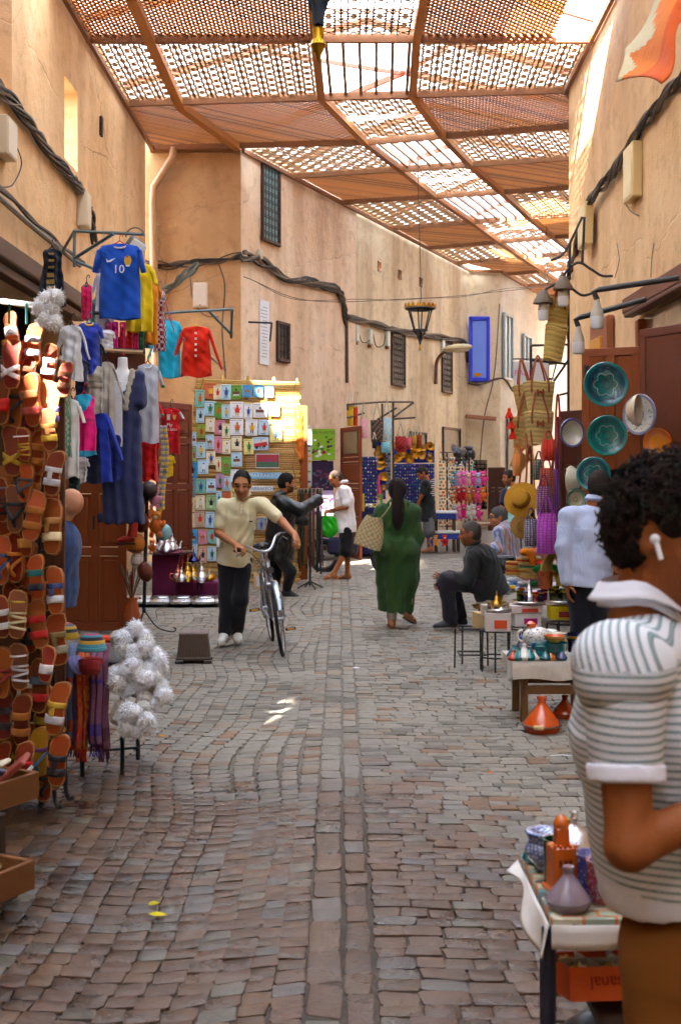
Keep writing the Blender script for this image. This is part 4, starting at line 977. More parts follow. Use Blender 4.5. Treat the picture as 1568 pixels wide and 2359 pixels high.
# blue jersey with the 10
BLU = C(30,86,196)
g = garment('football_jersey','royal blue football jersey with a white 10 on the chest',276,562,96,173,12.3,BLU,'S',C(230,226,236),.0,.12,fold=.4,hanger=C(206,50,40),cat='jersey',slang=.25)
text('10',(0.005,-.078,-.27),.12,C(236,238,246),g,mat='cloth',name='number')
printed(g,[(248,598),(252,604),(262,600),(270,597),(258,606),(250,607)],12.3,562,276,C(236,238,246),'tick_mark')
mb = MB(C(226,178,60)); k = 12.3/F
mb.prism([(.085*math.cos(a)*.45+.095,.085*math.sin(a)*.6-.18) for a in np.linspace(0,2*PI,9)[:-1]],.006,T((0,-.078,0))); mb.prism([(.075,-.15),(.09,-.125),(.105,-.15)],.006,T((0,-.079,0)),C(200,60,50)); mb.prism([(.07,-.225),(.12,-.225),(.11,-.24),(.08,-.24)],.006,T((0,-.079,0)),C(236,236,240))
obj('crest',mb,'cloth',g)
garment('football_jersey','bright yellow jersey hanging behind the blue jersey',322,606,62,158,12.7,C(240,206,20),'S',yaw=R(20),hem=None,cat='jersey')
garment('hanging_shirt','orange shirt hanging behind the yellow jersey',348,640,34,152,13.0,C(226,140,24),'S',yaw=R(35),cat='shirt')
def plaid(u,v):return C(150,30,56) if (int(u*26)+int(v*20))%2 else C(224,206,214)
garment('hanging_shirt','red and white checked shirt at the far end of the rail',366,668,28,140,13.3,C(200,120,140),'L',yaw=R(35),colf=plaid,cat='shirt')
garment('hanging_shirt','white shirt hanging left of the blue jersey',242,628,42,138,12.6,C(226,226,232),'L',cat='shirt')
garment('camisole','magenta strappy top hanging near the wall bracket',200,656,26,80,12.3,C(222,20,96),None,C(20,90,90),hem=(.25,C(196,14,80)),cat='top')
garment('hanging_robe','black robe with gold embroidery hanging under the cable',121,574,46,128,10.4,C(24,26,40),None,yaw=R(30),flare=.35,neckw=.08,cat='robe',colf=lambda u,v:C(150,120,60) if .68<u<.76 and (int(v*34)%2) else C(24,26,40))
garment('embroidered_blouse','white long sleeved blouse hanging beside the sandals',166,750,50,126,10.2,C(224,226,230),'L',yaw=R(-15),hem=(.06,C(206,210,216)),cat='blouse',sl_len=.26)
garment('hanging_tunic','blue tunic with yellow embroidered neckline',206,743,50,118,10.9,C(46,66,176),'S',C(224,190,60),yaw=R(15),hanger=C(40,130,150),cat='tunic')
garment('hanging_shirt','black t-shirt half hidden behind the blue tunic',224,790,26,90,11.3,C(28,30,38),'S',cat='shirt')
garment('knitwear','beige ribbed knitted top on the left of the navy dress',216,842,44,112,10.9,C(206,198,182),None,colf=lambda u,v:C(150,142,128) if .15<v<.5 and int(v*46)%3==0 else C(206,198,182),cat='top',mat='knit')
garment('cardigan','beige long knitted cardigan beside the navy dress',246,834,36,150,11.3,C(212,202,186),'L',cat='cardigan',mat='knit')
garment('hanging_dress','green dotted dress hanging close to the sandals',148,884,32,170,10.0,C(116,150,122),None,flare=.2,cat='dress',colf=lambda u,v:C(176,176,140) if (int(u*30)+int(v*40))%3==0 else C(96,140,116))
garment('hanging_shirt','white t-shirt hanging behind the pink vest top',164,920,40,180,10.35,C(230,228,224),'S',cat='shirt')
def vest(u,v):return C(40,170,206) if (v<.28 and (abs(u-.75)<.05+.12*(.28-v)/.28 or v<.04)) or v>.93 else (C(196,20,110) if abs(v-.42)<.02 else C(236,16,126))
garment('vest_top','hot pink vest top with turquoise edging',194,908,50,142,10.5,C(236,16,126),None,None,0,.12,.2,.8,C(196,40,70),colf=vest,cat='vest')
garment('hanging_robe','bright blue long robe hanging open',220,948,64,164,11.0,C(36,62,176),'L',cat='robe',flare=.2,colf=lambda u,v:C(22,28,56) if .68<u<.8 and v>.25 else C(36,62,176),sl_len=.4)
# mannequin bust with the navy dress
mk = 11.6/F; mroot = thing('dress_mannequin','white mannequin bust wearing a long navy dress with lace neckline','mannequin',P(283,1205,11.6),0)
S = SDF(); hh = (1205-822)*mk
S.cap((0,0,hh),(0,0,hh-.12),.045,.05).cap((-.12,0,hh-.19),(.12,0,hh-.19),.05,.05,.05).ell((0,0,hh-.34),(.145,.09,.18),None,.05); S.cut((0,0,hh-.005),(0,0,1))
sdf_obj('bust',S,.012,C(226,226,228),'plastic',mroot,(0,0,0))
S = SDF(); S.ell((0,.01,hh-.36),(.17,.11,.2)).ecyl((0,0,.0),(0,0,hh-.3),np.eye(3),(.22,.12),(.15,.1),.05)
for sg in (-1,1):S.cap((sg*.15,0,hh-.19),(sg*.17,0,hh-.42),.06,.07,.04)
S.ell((0,-.09,hh-.17),(.085,.09,.17),None,.02,True)
S.disp = lambda X, Y, Z:.012*np.sin(X*60+2*np.sin(Z*3))*np.clip((hh-.3-Z)/.5,0,1)+.004*np.sin(Z*40+X*20)
sdf_obj('dress',S,.012,C(52,58,96),'cloth',mroot,(0,0,0))
mb = MB(C(206,196,170))
for sg in (-1,1):
    for i in range(16):
        t = i/15; mb.blob((sg*(.10-.055*t)+rnd(-.008,.008),-.1-.02*t,hh-.14-.36*t),(.026,.012,.022),6,col=vary(C(206,196,170)))
obj('lace_trim',mb,'knit',mroot,kind='stuff'); obj('sun_strip',MB(C(226,228,236)).box((-.03,-.125,hh-.55),(.10,.02,.62),b=.008),'cloth',mroot)  # white strip imitates the narrow sunlight falling down the dress
g = garment('football_jersey','light grey football jersey with green and red cuffs',341,838,50,182,12.0,C(196,200,212),'S',C(220,220,226),cuff=C(20,130,80),cat='jersey')
garment('football_shorts','bright red shorts hanging under the grey jersey',340,1012,44,96,12.15,C(218,24,30),None,hanger=None,flare=.1,neckw=.4,cat='shorts')
garment('football_jersey','red jersey with green cuffs behind the grey jersey',352,925,34,110,12.3,C(214,22,30),'S',cuff=C(20,130,80),cat='jersey',hanger=None)
g = garment('football_jersey','red football jersey with white sleeves and sponsor lettering',393,940,44,104,14.2,C(206,22,34),'S',C(236,226,226),sleeve_col=C(228,222,230),cuff=C(206,22,34),cat='jersey',slang=.6)
text('Fly',(0,-.075,-.2),.06,C(240,232,234),g,mat='cloth'); text('Emirates',(-.0,-.075,-.25),.05,C(240,232,234),g,mat='cloth')
printed(g,[(387,955),(394,955),(394,968),(387,968)],14.2,940,393,C(236,236,238),'price_tag'); printed(g,[(400,957),(408,957),(407,965),(404,968),(401,965)],14.2,940,393,C(222,180,80),'crest')
garment('hanging_shirt','bright turquoise blouse on the wall rail',391,738,50,132,15.0,C(36,176,206),'L',None,R(10),hanger=C(60,110,190),sl_len=.45,cat='shirt')
g = garment('hanging_shirt','vermilion red blouse on a yellow hanger on the wall rail',452,752,64,116,15.0,C(226,40,12),'L',None,0,hanger=C(230,180,30),flare=.1,cat='shirt',sl_len=.5)
for i in range(5):printed(g,[(452,766+i*13),(457,766+i*13),(457,771+i*13),(452,771+i*13)],15.0,752,454,C(240,220,200),'button',-.07)
garment('hanging_shirt','yellow t-shirt behind the beaded chains',384,1048,30,50,14.4,C(224,190,20),'S',cat='shirt')
for i, (x,c,nm) in enumerate(((249,C(226,20,130),'deep pink'),(266,C(236,30,150),'hot pink'),(283,C(230,20,90),'cerise'),(299,C(226,36,40),'red'),(313,C(214,26,120),'magenta'),(326,C(30,130,90),'green'))):
    garment('hanging_trousers',nm+' satin trousers in the row below the jerseys',x,742,15,62+6*(i%3),12.5+.08*i,c,None,hanger=None,neckw=.45,cat='trousers',mat='plastic',dep=.08)
# ---- brackets, rails and shop-front timber
STEEL = C(104,126,128)
def rail(name,label,segs,r=.018,col=STEEL,mat='iron',cat='rail'):
    root = thing(name,label,cat,segs[0][0])
    for i, s_ in enumerate(segs):obj('bar',MB(col).tube([Vector(q)-Vector(segs[0][0]) for q in s_],r,6),mat,root)
    return root
rail('wall_bracket','green grey steel bracket holding up the blue jersey',[(P(172,532,13.0),P(330,540,12.2)),(P(172,530,13.0),P(172,615,13.0)),(P(172,595,13.0),P(262,538,12.5)),(P(172,600,13.0),P(380,690,13.2)),(P(172,532,13.0),Vector((LW,15.5,4.3)))])
rail('wall_bracket','teal steel bracket on the end wall beside the vermilion blouse',[(P(362,722,15.1),P(535,712,15.1)),(P(535,712,15.1),P(533,778,15.6)),(P(480,715,15.1),P(533,770,15.6)),(P(380,720,15.1),P(380,745,15.5)),(P(362,722,15.1),Vector((-2.2,23.4,3.7)))])
rail('clothes_rail','black pipe rail crossing behind the blue jersey',[(P(188,720,12.4),P(240,722,12.4)),(P(190,800,12.4),P(335,810,12.4))],.02,C(30,30,34))
rail('clothes_rail','wooden pole above the mannequin bust',[(P(225,806,11.8),P(330,812,11.9))],.02,C(176,136,88),'wood')
mb = MB(C(110,60,34)); mb.box(P(275,790,12.9),(.55,.04,.12)); mb.box(P(275,830,12.9),(.55,.04,.2)); tag(obj('shelf_board',mb,'woodh'),'reddish brown shelf boards behind the mannequin bust','shelf')
# spotlight
root = thing('floodlight','grey floodlight fixed above the blue jersey','floodlight',P(312,568,12.9))
obj('housing',MB(C(110,108,100)).box((0,0,0),(.2,.1,.16),Matrix.Rotation(R(35),3,'Y'),.02),'iron',root); obj('arm',MB(C(90,96,96)).tube(arc((0,0,.1),.1,0,PI,8),.008,6),'iron',root); obj('lens',MB(C(206,206,196)).box((.03,-.055,-.02),(.17,.01,.13),Matrix.Rotation(R(35),3,'Y'),.004),'plastic',root)
# ---- wooden door leaf (panelled)
DW = C(142,66,26)
def panel_door(name,label,p0,p1,z0,z1,rows,cols=2,col=DW,th=.05,parts_mat='wood',cat='door'):
    p0 = Vector(p0); p1 = Vector(p1); d = p1-p0; W_ = d.length; a = math.atan2(d.y,d.x); root = thing(name,label,cat,(p0.x,p0.y,z0),a); Hh = z1-z0
    st = .09; mb = MB(vary(col,.05))
    for x in [0]+[W_*i/cols for i in range(1,cols)]+[W_]:
        xx = min(max(x,st/2),W_-st/2); obj('stile',MB(vary(col,.06)).box((xx,0,Hh/2),(st,th,Hh),b=.006),parts_mat,root)
    zs = [0]+[Hh*r_ for r_ in rows]+[Hh]
    for z in zs:
        zz = min(max(z,st/2),Hh-st/2); obj('rail',MB(vary(col,.06)).box((W_/2,-.002,zz),(W_-st*.5,th*.96,st),b=.006),'woodh',root)
    for i in range(cols):
        for j in range(len(zs)-1):
            x0, x1 = W_*i/cols+st*.55, W_*(i+1)/cols-st*.55; a0, a1 = zs[j]+st*.6, zs[j+1]-st*.6
            if a1-a0<.05:continue
            m_ = MB(vary(col,.08)); m_.box(((x0+x1)/2,.004,(a0+a1)/2),(x1-x0,th*.4,a1-a0)); m_.box(((x0+x1)/2,-.004,(a0+a1)/2),(max(.04,x1-x0-.07),th*.55,max(.04,a1-a0-.07)),b=.012); obj('panel',m_,parts_mat,root)
    return root
panel_door('shop_door','brown panelled shop door standing open beside the ball stand',P(150,1451,13.3),P(292,1453,13.25),0,1.65,[.52,.93],2)
panel_door('shop_door','dark red wooden door behind the red football jersey',P(362,1260,17.6),P(440,1255,18.4),0,2.75,[.2,.55,.8],2,C(110,46,26))
obj('hinge',MB(C(40,36,34)).tube([(.33,-.035,1.1),(.33,-.035,1.25)],.012,6),'iron',bpy.data.objects['shop_door'])
# ---- sandals on the rack
SOLE = C(150,78,34); INS = C(168,74,26); RIM = C(190,136,80)
def sandal_out(L,k=1.0,side=1):
    pr = [(0,-.5),(.19,-.47),(.27,-.38),(.27,-.2),(.23,0),(.27,.2),(.33,.32),(.30,.44),(.18,.5),(0,.49),(-.2,.44),(-.30,.3),(-.29,.15),(-.24,0),(-.26,-.25),(-.22,-.42),(-.12,-.49)]
    return [(side*x*L*.6*k,y*L*k-(0)) for x,y in pr]
def sandal(cx,cy,Y,hpx,style,col,col2=None,tilt=0.,yaw=0.,label=''):
    L = hpx*Y/F*rnd(.9,1.1); side = random.choice((-1,1)); root = thing('sandal',label,'sandal',P(cx,cy,Y),(R(rnd(-8,4)),R(tilt),R(yaw)),'sandals hung on the rack')
    so = sandal_out(L,1,side); ins = sandal_out(L,.93,side); n = len(so)
    mb = MB(vary(SOLE,.15)); mb.prism(so,rnd(.014,.026)); obj('sole',mb,'leather',root)
    mb = MB(RIM); mb.tube([(x,-.001,z) for x,z in sandal_out(L,.97,side)],.0035,5,closed=True); obj('stitching',mb,'cloth',root)
    mb = MB(vary(random.choice((INS,INS,C(140,52,20),C(120,64,34),C(186,104,46),C(150,40,22))) if INS[0]<.45 else INS,.25)); mb.prism(ins,.006,T((0,-.005,0))); obj('insole',mb,'leather',root)
    def band(z0,z1,w_,bulge,c,tl=0.,mat='leather',nm='strap',seg=1):
        m_ = MB(c)
        def f(u,v):a = PI*u; return Vector((-w_*math.cos(a),-.003-bulge*math.sin(a),z0+(z1-z0)*v+tl*math.cos(a)))
        m_.grid(f,11,4); o = obj(nm,m_,mat,root,80); md = o.modifiers.new('t','SOLIDIFY'); md.thickness = .004; return o
    w = L*.185; c2 = col2 or col
    if style=='H':
        band(-.27*L,-.12*L,w,.045,col); band(.02*L,.13*L,w,.05,c2);
        m_ = MB(c2); m_.box((0,-.05,-.05*L),(.05*L+.012,.006,.16*L),b=.002); obj('strap',m_,'leather',root)
    elif style=='two':band(-.28*L,-.13*L,w,.045,col,mat='knit'); band(.03*L,.17*L,w,.05,c2,mat='knit')
    elif style=='X':band(-.22*L,-.12*L,w,.05,col,.1*L); band(-.22*L,-.12*L,w,.053,col,-.1*L)
    elif style=='one':band(-.25*L,.0*L,w,.05,col)
    elif style=='thong':
        for sg in (-1,1):obj('strap',MB(col).tube(spline([(0,-.01,-.36*L),(sg*.03*L,-.05,-.2*L),(sg*w,-.01,.02*L)]),.009,6),'leather',root)
        band(.05*L,.12*L,w,.055,c2)
    elif style=='ring':
        band(.22*L,.26*L,w*1.02,.085,col); band(.0*L,.04*L,w,.05,c2)
        for i in range(3):band((-.3+.11*i)*L,(-.25+.11*i)*L,w,.04,c2,.03*L*(-1)**i)
    return root
SIL = C(196,198,206); GLD = C(196,160,50); BLK = C(40,42,52); WHT = C(226,226,230); TANB = C(190,112,34); REDS = C(206,26,28); MAG = C(176,20,96)
sd = [(26,756,80,'one',WHT,None,'white strapped sandal catching the sun at the top left'),(78,792,96,'two',SIL,SIL,'silver banded sandal near the top of the rack'),(116,838,92,'H',WHT,WHT,'white cut-out sandal at the top right of the rack'),
 (26,838,110,'X',WHT,None,'sunlit white crossed sandal at the left edge'),(66,862,96,'two',C(130,70,40),C(140,76,44),'brown braided sandal under the silver banded one'),(34,925,126,'thong',BLK,BLK,'tan sandal with black strappy front'),
 (72,922,118,'two',C(190,70,60),C(206,120,70),'sandal with two floral patterned bands'),(116,934,112,'X',C(140,130,226),None,'sandal with a lilac crossed strap'),(70,984,84,'two',MAG,MAG,'sandal with magenta bands below the floral one'),
 (112,990,96,'H',GLD,C(150,104,40),'gold cut-out sandal below the lilac one'),(2,918,120,'one',REDS,None,'red sandal cut off by the left edge, upper row'),(30,1038,116,'X',GLD,None,'sandal with gold crossed straps'),(56,1024,80,'ring',WHT,GLD,'white sandal with a gold buckle strap'),
 (88,1040,100,'two',TANB,TANB,'tan sandal with two thick braided bands'),(80,1098,100,'two',TANB,C(206,120,40),'second tan braided sandal just below the first'),(124,1090,116,'H',SIL,SIL,'silver cut-out sandal beside the bald man'),(36,1172,124,'thong',BLK,BLK,'tan sandal with a black T strap'),
 (4,1150,110,'ring',C(100,130,160),BLK,'blue grey strapped sandal at the left edge'),(79,1188,112,'two',TANB,TANB,'tan braided sandal level with the bald man'),(122,1212,122,'H',C(226,206,160),C(170,120,60),'sandal with cream and bronze cut-out straps'),(38,1285,112,'thong',TANB,TANB,'plain tan thong sandal'),
 (84,1330,110,'two',BLK,C(20,110,106),'sandal with black and teal bands'),(129,1360,116,'H',SIL,C(44,60,110),'sandal with silver and navy cut-out straps'),(5,1290,110,'thong',C(60,80,130),None,'blue strapped sandal at the left edge'),(42,1415,116,'ring',GLD,C(206,196,150),'gold strappy sandal with ankle ring'),(88,1438,120,'two',REDS,REDS,'sandal with two bright red bands'),
 (132,1472,120,'H',C(150,140,120),C(120,100,60),'pewter cut-out sandal beside the knitted hats'),(4,1420,110,'two',WHT,WHT,'white strappy sandal at the left edge'),(46,1536,118,'ring',WHT,SIL,'white sandal with a round ankle strap'),(93,1580,124,'two',REDS,C(90,110,130),'sandal with a red band and sequinned strap'),
 (132,1632,116,'H',SIL,GLD,'sandal with silver and gold cut-out straps'),(50,1658,114,'two',TANB,TANB,'tan sandal with knotted braids low on the rack'),(91,1732,116,'thong',C(90,110,130),C(110,60,130),'mustard sandal with a sequinned thong'),(134,1752,112,'H',BLK,BLK,'black cut-out sandal at the bottom right of the rack'),
 (8,1550,110,'thong',C(130,40,40),None,'dark red sandal at the left edge, lower row'),(8,1648,110,'two',C(60,50,50),None,'dark brown sandal at the left edge, lower row'),(56,1766,110,'thong',WHT,REDS,'white ankle strap sandal above the wooden tray'),(150,874,84,'two',C(120,66,36),None,'dark tan sandal added next to the beige blouse to stop stray sun'),(10,1752,90,'one',C(160,60,30),None,'tan slide at the bottom left of the rack'),  # sandal by the beige blouse is an extra, added to block a sun leak
 (60,1112,90,'thong',C(60,60,66),None,'small black sandal between the gold and braided ones'),(60,1240,96,'one',C(200,140,60),None,'honey coloured slide in the second column'),(64,1360,96,'thong',C(110,60,30),None,'dark tan sandal behind the black and teal one'),(110,1530,90,'one',WHT,None,'plain white slide behind the red banded sandal')]
for i, (x,y,h_,st,c,c2,lb) in enumerate(sd):
    mus = 'mustard' in lb
    if mus:INS, SOLE = C(206,150,30), C(190,130,30)
    sandal(x,y,5.95+.06*(i%3)-.02*(x<60),h_,st,c,c2,rnd(-9,9),rnd(-25,8),lb)
    if mus:INS, SOLE = C(168,74,26), C(150,78,34)
nth = ['top','second','third','fourth','fifth','sixth','lowest']
for ci, (x0,cn) in enumerate(((20,'left'),(60,'middle'),(104,'right'))):
    for r_ in range(7):
        c, nm = random.choice(((TANB,'tan'),(BLK,'black'),(REDS,'red'),(C(110,60,30),'brown'),(GLD,'gold'),(C(30,110,100),'green'),(WHT,'white'))); sandal(x0+rnd(-8,8),800+r_*152+rnd(-20,20)+40*ci,6.14,108,random.choice(('two','H','thong','one','X')),c,None,rnd(-25,25),rnd(-40,30),nm+' strapped sandal in the back layer, %s in the %s column'%(nth[r_],cn))
RK = Vector(P(80,1866,6.2)); RK.z = 0
root = thing('sandal_rack','black iron rack standing under the hanging sandals','rack',RK)
for dx, dy, zt in ((-.28,-.1,2.3),(0,.12,2.4),(.1,-.0,.7),(.12,.16,.6)):obj('leg',MB(C(30,34,40)).tube(spline([(dx,dy,zt),(dx,dy,.12),(dx+.02,dy-.02,.02),(dx+.05,dy-.03,.02)]),.011,6),'iron',root)
for z in (.12,.5):obj('ring',MB(C(30,34,40)).tube([(-.28,-.1,z),(.1,0,z),(.12,.16,z),(0,.12,z),(-.28,-.1,z)],.008,6),'iron',root)
for z in (.6,.95,1.3,1.65,2.0,2.3):obj('crossbar',MB(C(30,34,40)).tube([(-.4,.1,z),(.08,.12,z)],.008,6),'iron',root)
obj('back_board',MB(C(84,50,32)).box((-.14,.2,1.35),(.5,.03,1.9),b=.005),'wood',root)
S_ = MB(C(130,92,44))
for i in range(14):S_.tube([(-.06+(.15+.03*i/13)*math.cos(a),.02+(.15+.03*i/13)*math.sin(a)*.8,.1+.022*i) for a in np.linspace(0,2*PI,19)[:-1]],.012,6,col=vary(C(130,92,44),.2),closed=True)
tag(obj('wicker_basket',S_,'straw'),'wicker basket standing at the foot of the sandal rack','basket').location = RK+Vector((.02,.02,0))
# white pompoms hung above the rack (in the sun)
def fluff(mb,c,r,col,n=60):
    c = Vector(c); mb.blob(c,r*.78,10,col=col)
    for i in range(n):
        d = Vector((random.gauss(0,1),random.gauss(0,1),random.gauss(0,1))).normalized(); x = d.orthogonal().normalized()*r*.07; y = d.cross(x).normalized()*r*.07; a = c+d*r*.6; tip = c+(d+Vector((rnd(-.2,.2),rnd(-.2,.2),-.2))).normalized()*r*rnd(.9,1.18)
        mb.add([a+x,a-x*.5+y*.86,a-x*.5-y*.86,tip],[(0,1,3),(1,2,3),(2,0,3)],vary(col,.06))
mb = MB()
for x, y in ((110,690),(128,685),(95,708),(118,712),(106,735),(124,742)):fluff(mb,P(x,y,5.8),.055,C(226,228,230),160)
tag(obj('pompom_garland',mb,'cloth',None,80),'bunch of white fluffy pompoms glaring in the sun above the sandals','garland')
tag(obj('hanging_pole',MB(C(196,190,180)).tube([P(-40,690,5.7),P(110,706,5.85)],.014,8),'plastic'),'pale pole across the top of the sandal rack','pole')
for x in (22,62):tag(obj('cord',MB(C(60,150,150)).tube([P(x,698,5.75),P(x,745,5.85)],.006,6),'plastic'),'short cord hanging from the pale pole, %s one'%('left' if x<40 else 'right'),'cord')
# ---- ball stand
BS = Vector(P(332,1478,13.0)); BS.z = 0
root = thing('ball_stand','black iron stand with tiered rings holding balls','stand',BS)
kk = 13.0/F
def bz(y):return H-(y-HY)*kk
obj('post',MB(C(30,36,44)).tube([(0,0,.22),(.04,0,1.75)],.02,8),'iron',root)
for a in (0,2.1,4.2):obj('leg',MB(C(30,36,44)).tube(spline([(0,0,.25),(.14*math.cos(a),.14*math.sin(a),.07),(.3*math.cos(a),.3*math.sin(a),.02),(.34*math.cos(a),.34*math.sin(a),.05),(.31*math.cos(a),.31*math.sin(a),.065)]),.008,6),'iron',root)
def ball(label,cx,cy,r,col,Y=13.0,panels=True,mat='leather',nm='ball',sq=1.0):
    rt_ = thing(nm,label,'ball',P(cx,cy,Y),(0,R(rnd(-20,20)),rnd(0,3)),'balls on the stand'); rm = r*Y/F
    obj('cover',MB(col).blob((0,0,0),(rm,rm,rm*sq),20),mat,rt_)
    if panels:
        mb = MB((col[0]*.35,col[1]*.3,col[2]*.3,1))
        for ax_ in range(3):
            for off in (-.5,.5):
                rr = math.sqrt(1-.25)*rm*1.002; ring = []
                for a in np.linspace(0,2*PI,25)[:-1]:
                    q = [rr*math.cos(a),rr*math.sin(a)]; q.insert(ax_,off*rm); ring.append((q[0],q[1],q[2]*sq))
                mb.tube(ring,.002,4,closed=True)
        obj('seam',mb,mat,rt_)
    # ring of the stand under it
    obj('ring_holder',MB(C(30,36,44)).tube([Vector(P(cx,cy+r*.7,Y))-BS+Vector((rm*.8*math.cos(a),rm*.8*math.sin(a),0)) for a in np.linspace(0,2*PI,17)[:-1]],.005,5,closed=True),'iron',root)
ball('dark brown leather ball at the top of the stand',343,1128,20,C(60,46,46)); ball('brown leather medicine ball second from the top',318,1152,18,C(96,52,36)); ball('reddish brown rugby ball under the medicine ball',326,1202,17,C(110,50,30),sq=1.5,nm='rugby_ball')
ball('tan orange leather football in the middle of the stand',313,1252,23,C(206,120,30)); ball('white leather baseball under the orange football',316,1290,15,C(224,214,206),sq=1.2); ball('chestnut rugby ball at the bottom of the stand',334,1316,17,C(112,48,28),sq=1.5,nm='rugby_ball')
def plush(label,x,y,s,Y,col,col2=None,name='plush_toy',group='plush toys'):
    k = s*Y/F; mb = MB(col); c2 = col2 or col
    mb.blob((0,0,0),(k*.42,k*.36,k*.5),10); mb.blob((0,-k*.05,k*.62),(k*.34,k*.32,k*.32),10,col=c2)
    for sg in (-1,1):mb.blob((sg*k*.24,0,k*.88),(k*.13,k*.1,k*.16),7,col=c2); mb.blob((sg*k*.42,-k*.1,k*.1),(k*.15,k*.15,k*.3),7,Matrix.Rotation(sg*.5,3,'Y')); mb.blob((sg*k*.25,-k*.15,-k*.5),(k*.16,k*.2,k*.2),7)
    mb.blob((0,-k*.33,k*.55),(k*.14,k*.1,k*.1),6,col=C(240,226,206))
    for sg in (-1,1):mb.blob((sg*k*.12,-k*.32,k*.7),k*.04,5,col=C(20,18,18))
    o = obj(name,mb,'knit',None,80); o.location = P(x,y,Y); return tag(o,label,'toy',group)
plush('pink plush toy hanging on the ball stand',357,1152,30,13.1,C(236,150,180)); plush('orange plush toy hanging on the ball stand',360,1212,38,13.1,C(240,120,30),C(240,150,40)); plush('small orange plush toy low on the ball stand',351,1262,18,13.1,C(236,110,30)); plush('small orange plush toy left of the pink one',344,1188,16,13.05,C(240,120,30))
for i, (x,c) in enumerate(((371,C(206,196,150)),(380,C(226,190,70)))):
    mb = MB(c)
    for j in range(30):
        t = j/29; y = 985+185*t; mb.blob(P(x+5*math.sin(t*5),y,13.6),.026,6,col=vary(c if j%2 else C(150,150,156),.1))
    tag(obj('beaded_chain',mb,'plastic'),('cream' if i==0 else 'yellow')+' beaded chain hanging beside the ball stand','necklace')
S_ = MB(C(150,206,216)); S_.lathe([(0,.07),(.05,.065),(.085,.03),(.095,0),(.085,-.02),(0,-.02)],14,rot=Matrix.Rotation(R(80),3,'X')); o = tag(obj('wool_cap',S_,'knit'),'pale turquoise cap hanging beside the ball stand','cap'); o.location = P(376,1226,13.3)
root = thing('leather_boot','red leather boot hanging beside the brown door','boot',P(300,1232,12.9))
obj('shaft',MB(C(170,36,20)).tube([(.04,0,.16),(.03,0,.05),(.02,0,-.02)],[.05,.05,.055],10),'leather',root); obj('foot',MB(C(170,36,20)).tube([(.05,0,-.03),(-.02,0,-.04),(-.09,0,-.055),(-.13,0,-.065)],[.05,.05,.045,.025],10,flat=.8),'leather',root); obj('boot_sole',MB(C(60,20,16)).box((-.04,0,-.095),(.2,.08,.02),b=.008),'leather',root)
# terracotta pot with dried plant
root = thing('terracotta_pot','small terracotta jug with dried stems beside the brown door','pot',P(304,1440,13.2)); obj('jug',MB(C(176,84,44)).lathe([(0,0),(.07,0),(.1,.1),(.075,.2),(.055,.26),(.07,.3),(.05,.3)],14),'ceramic',root)
mb = MB(C(110,84,60))
for i in range(26):a = rnd(0,6.3); l = rnd(.2,.42); mb.tube([(0,0,.25),(.06*math.cos(a),.06*math.sin(a),.25+l*.6),(.12*math.cos(a),.12*math.sin(a),.25+l)],.006,4,col=random.choice((C(110,84,60),C(140,60,40),C(90,90,60))))
obj('stems',mb,'foliage',root,kind='stuff')
# ---- table with knitted hats, scarves and fluffy bags
TB = Vector(P(240,1765,6.95)); TB.z = 0
root = thing('display_table','low black metal table under the scarves and fluffy bags','table',TB)
k7 = 6.95/F
def lx(x,y,Y=6.95):v = Vector(P(x,y,Y))-TB; return v
for q in ((180,1735,7.3),(282,1765,6.9),(318,1740,7.25),(190,1760,6.85)):
    v = lx(*q); obj('leg',MB(C(34,40,48)).tube([Vector((v.x,v.y,.62)),Vector((v.x,v.y,0))],.013,6),'iron',root)
obj('top',MB(C(60,56,54)).box((0,.15,.63),(.42,.55,.03),b=.006),'wood',root); obj('stretcher',MB(C(34,40,48)).tube(spline([lx(180,1720),lx(235,1728),lx(318,1722)]),.008,6),'iron',root)
SC_ = [(160,C(92,110,140),C(150,60,40),'grey blue'),(172,C(84,66,110),C(60,50,90),'purple grey'),(188,C(190,96,40),C(196,60,40),'rust orange'),(206,C(196,110,50),C(170,76,40),'amber paisley'),(222,C(130,84,116),C(84,60,140),'mauve'),(238,C(120,66,90),C(90,40,60),'plum')]
for i, (x,c,c2,nm) in enumerate(SC_):
    Yq = 6.62+.02*(i%2); t0 = P(x,1500,Yq); rt_ = thing('scarf',nm+' woven scarf with fringe draped over the table edge','scarf',t0,0,'scarves on the table'); L = (200+12*(i%3))*Yq/F; w = 20*Yq/F
    def f(u,v):return Vector(((u-.5)*w*(1+.15*v)+.004*math.sin(v*9+i),.02*math.sin(u*PI*3+i)*(.4+v)+(.12*(1-v*6)**2 if v<1/6 else 0),-v*L+(.02 if v<.05 else 0)))
    mb = MB(c); mb.grid(f,12,24,colf=lambda u,v:c2 if (int(v*14) in (4,11,12)) or (i in (2,3) and (int(u*8)+int(v*30))%3==0) else c); o = obj('cloth',mb,'cloth',rt_,80); md = o.modifiers.new('t','SOLIDIFY'); md.thickness = .012
    mb = MB(c2)
    for j in range(9):xx = (j/8-.5)*w*1.15; mb.tube([(xx,.0,-L),(xx+rnd(-.006,.006),.004,-L-.05),(xx+rnd(-.01,.01),0,-L-.075)],.0035,4,col=c2 if i!=3 else C(206,150,30))
    obj('fringe',mb,'cloth',rt_,kind='stuff')
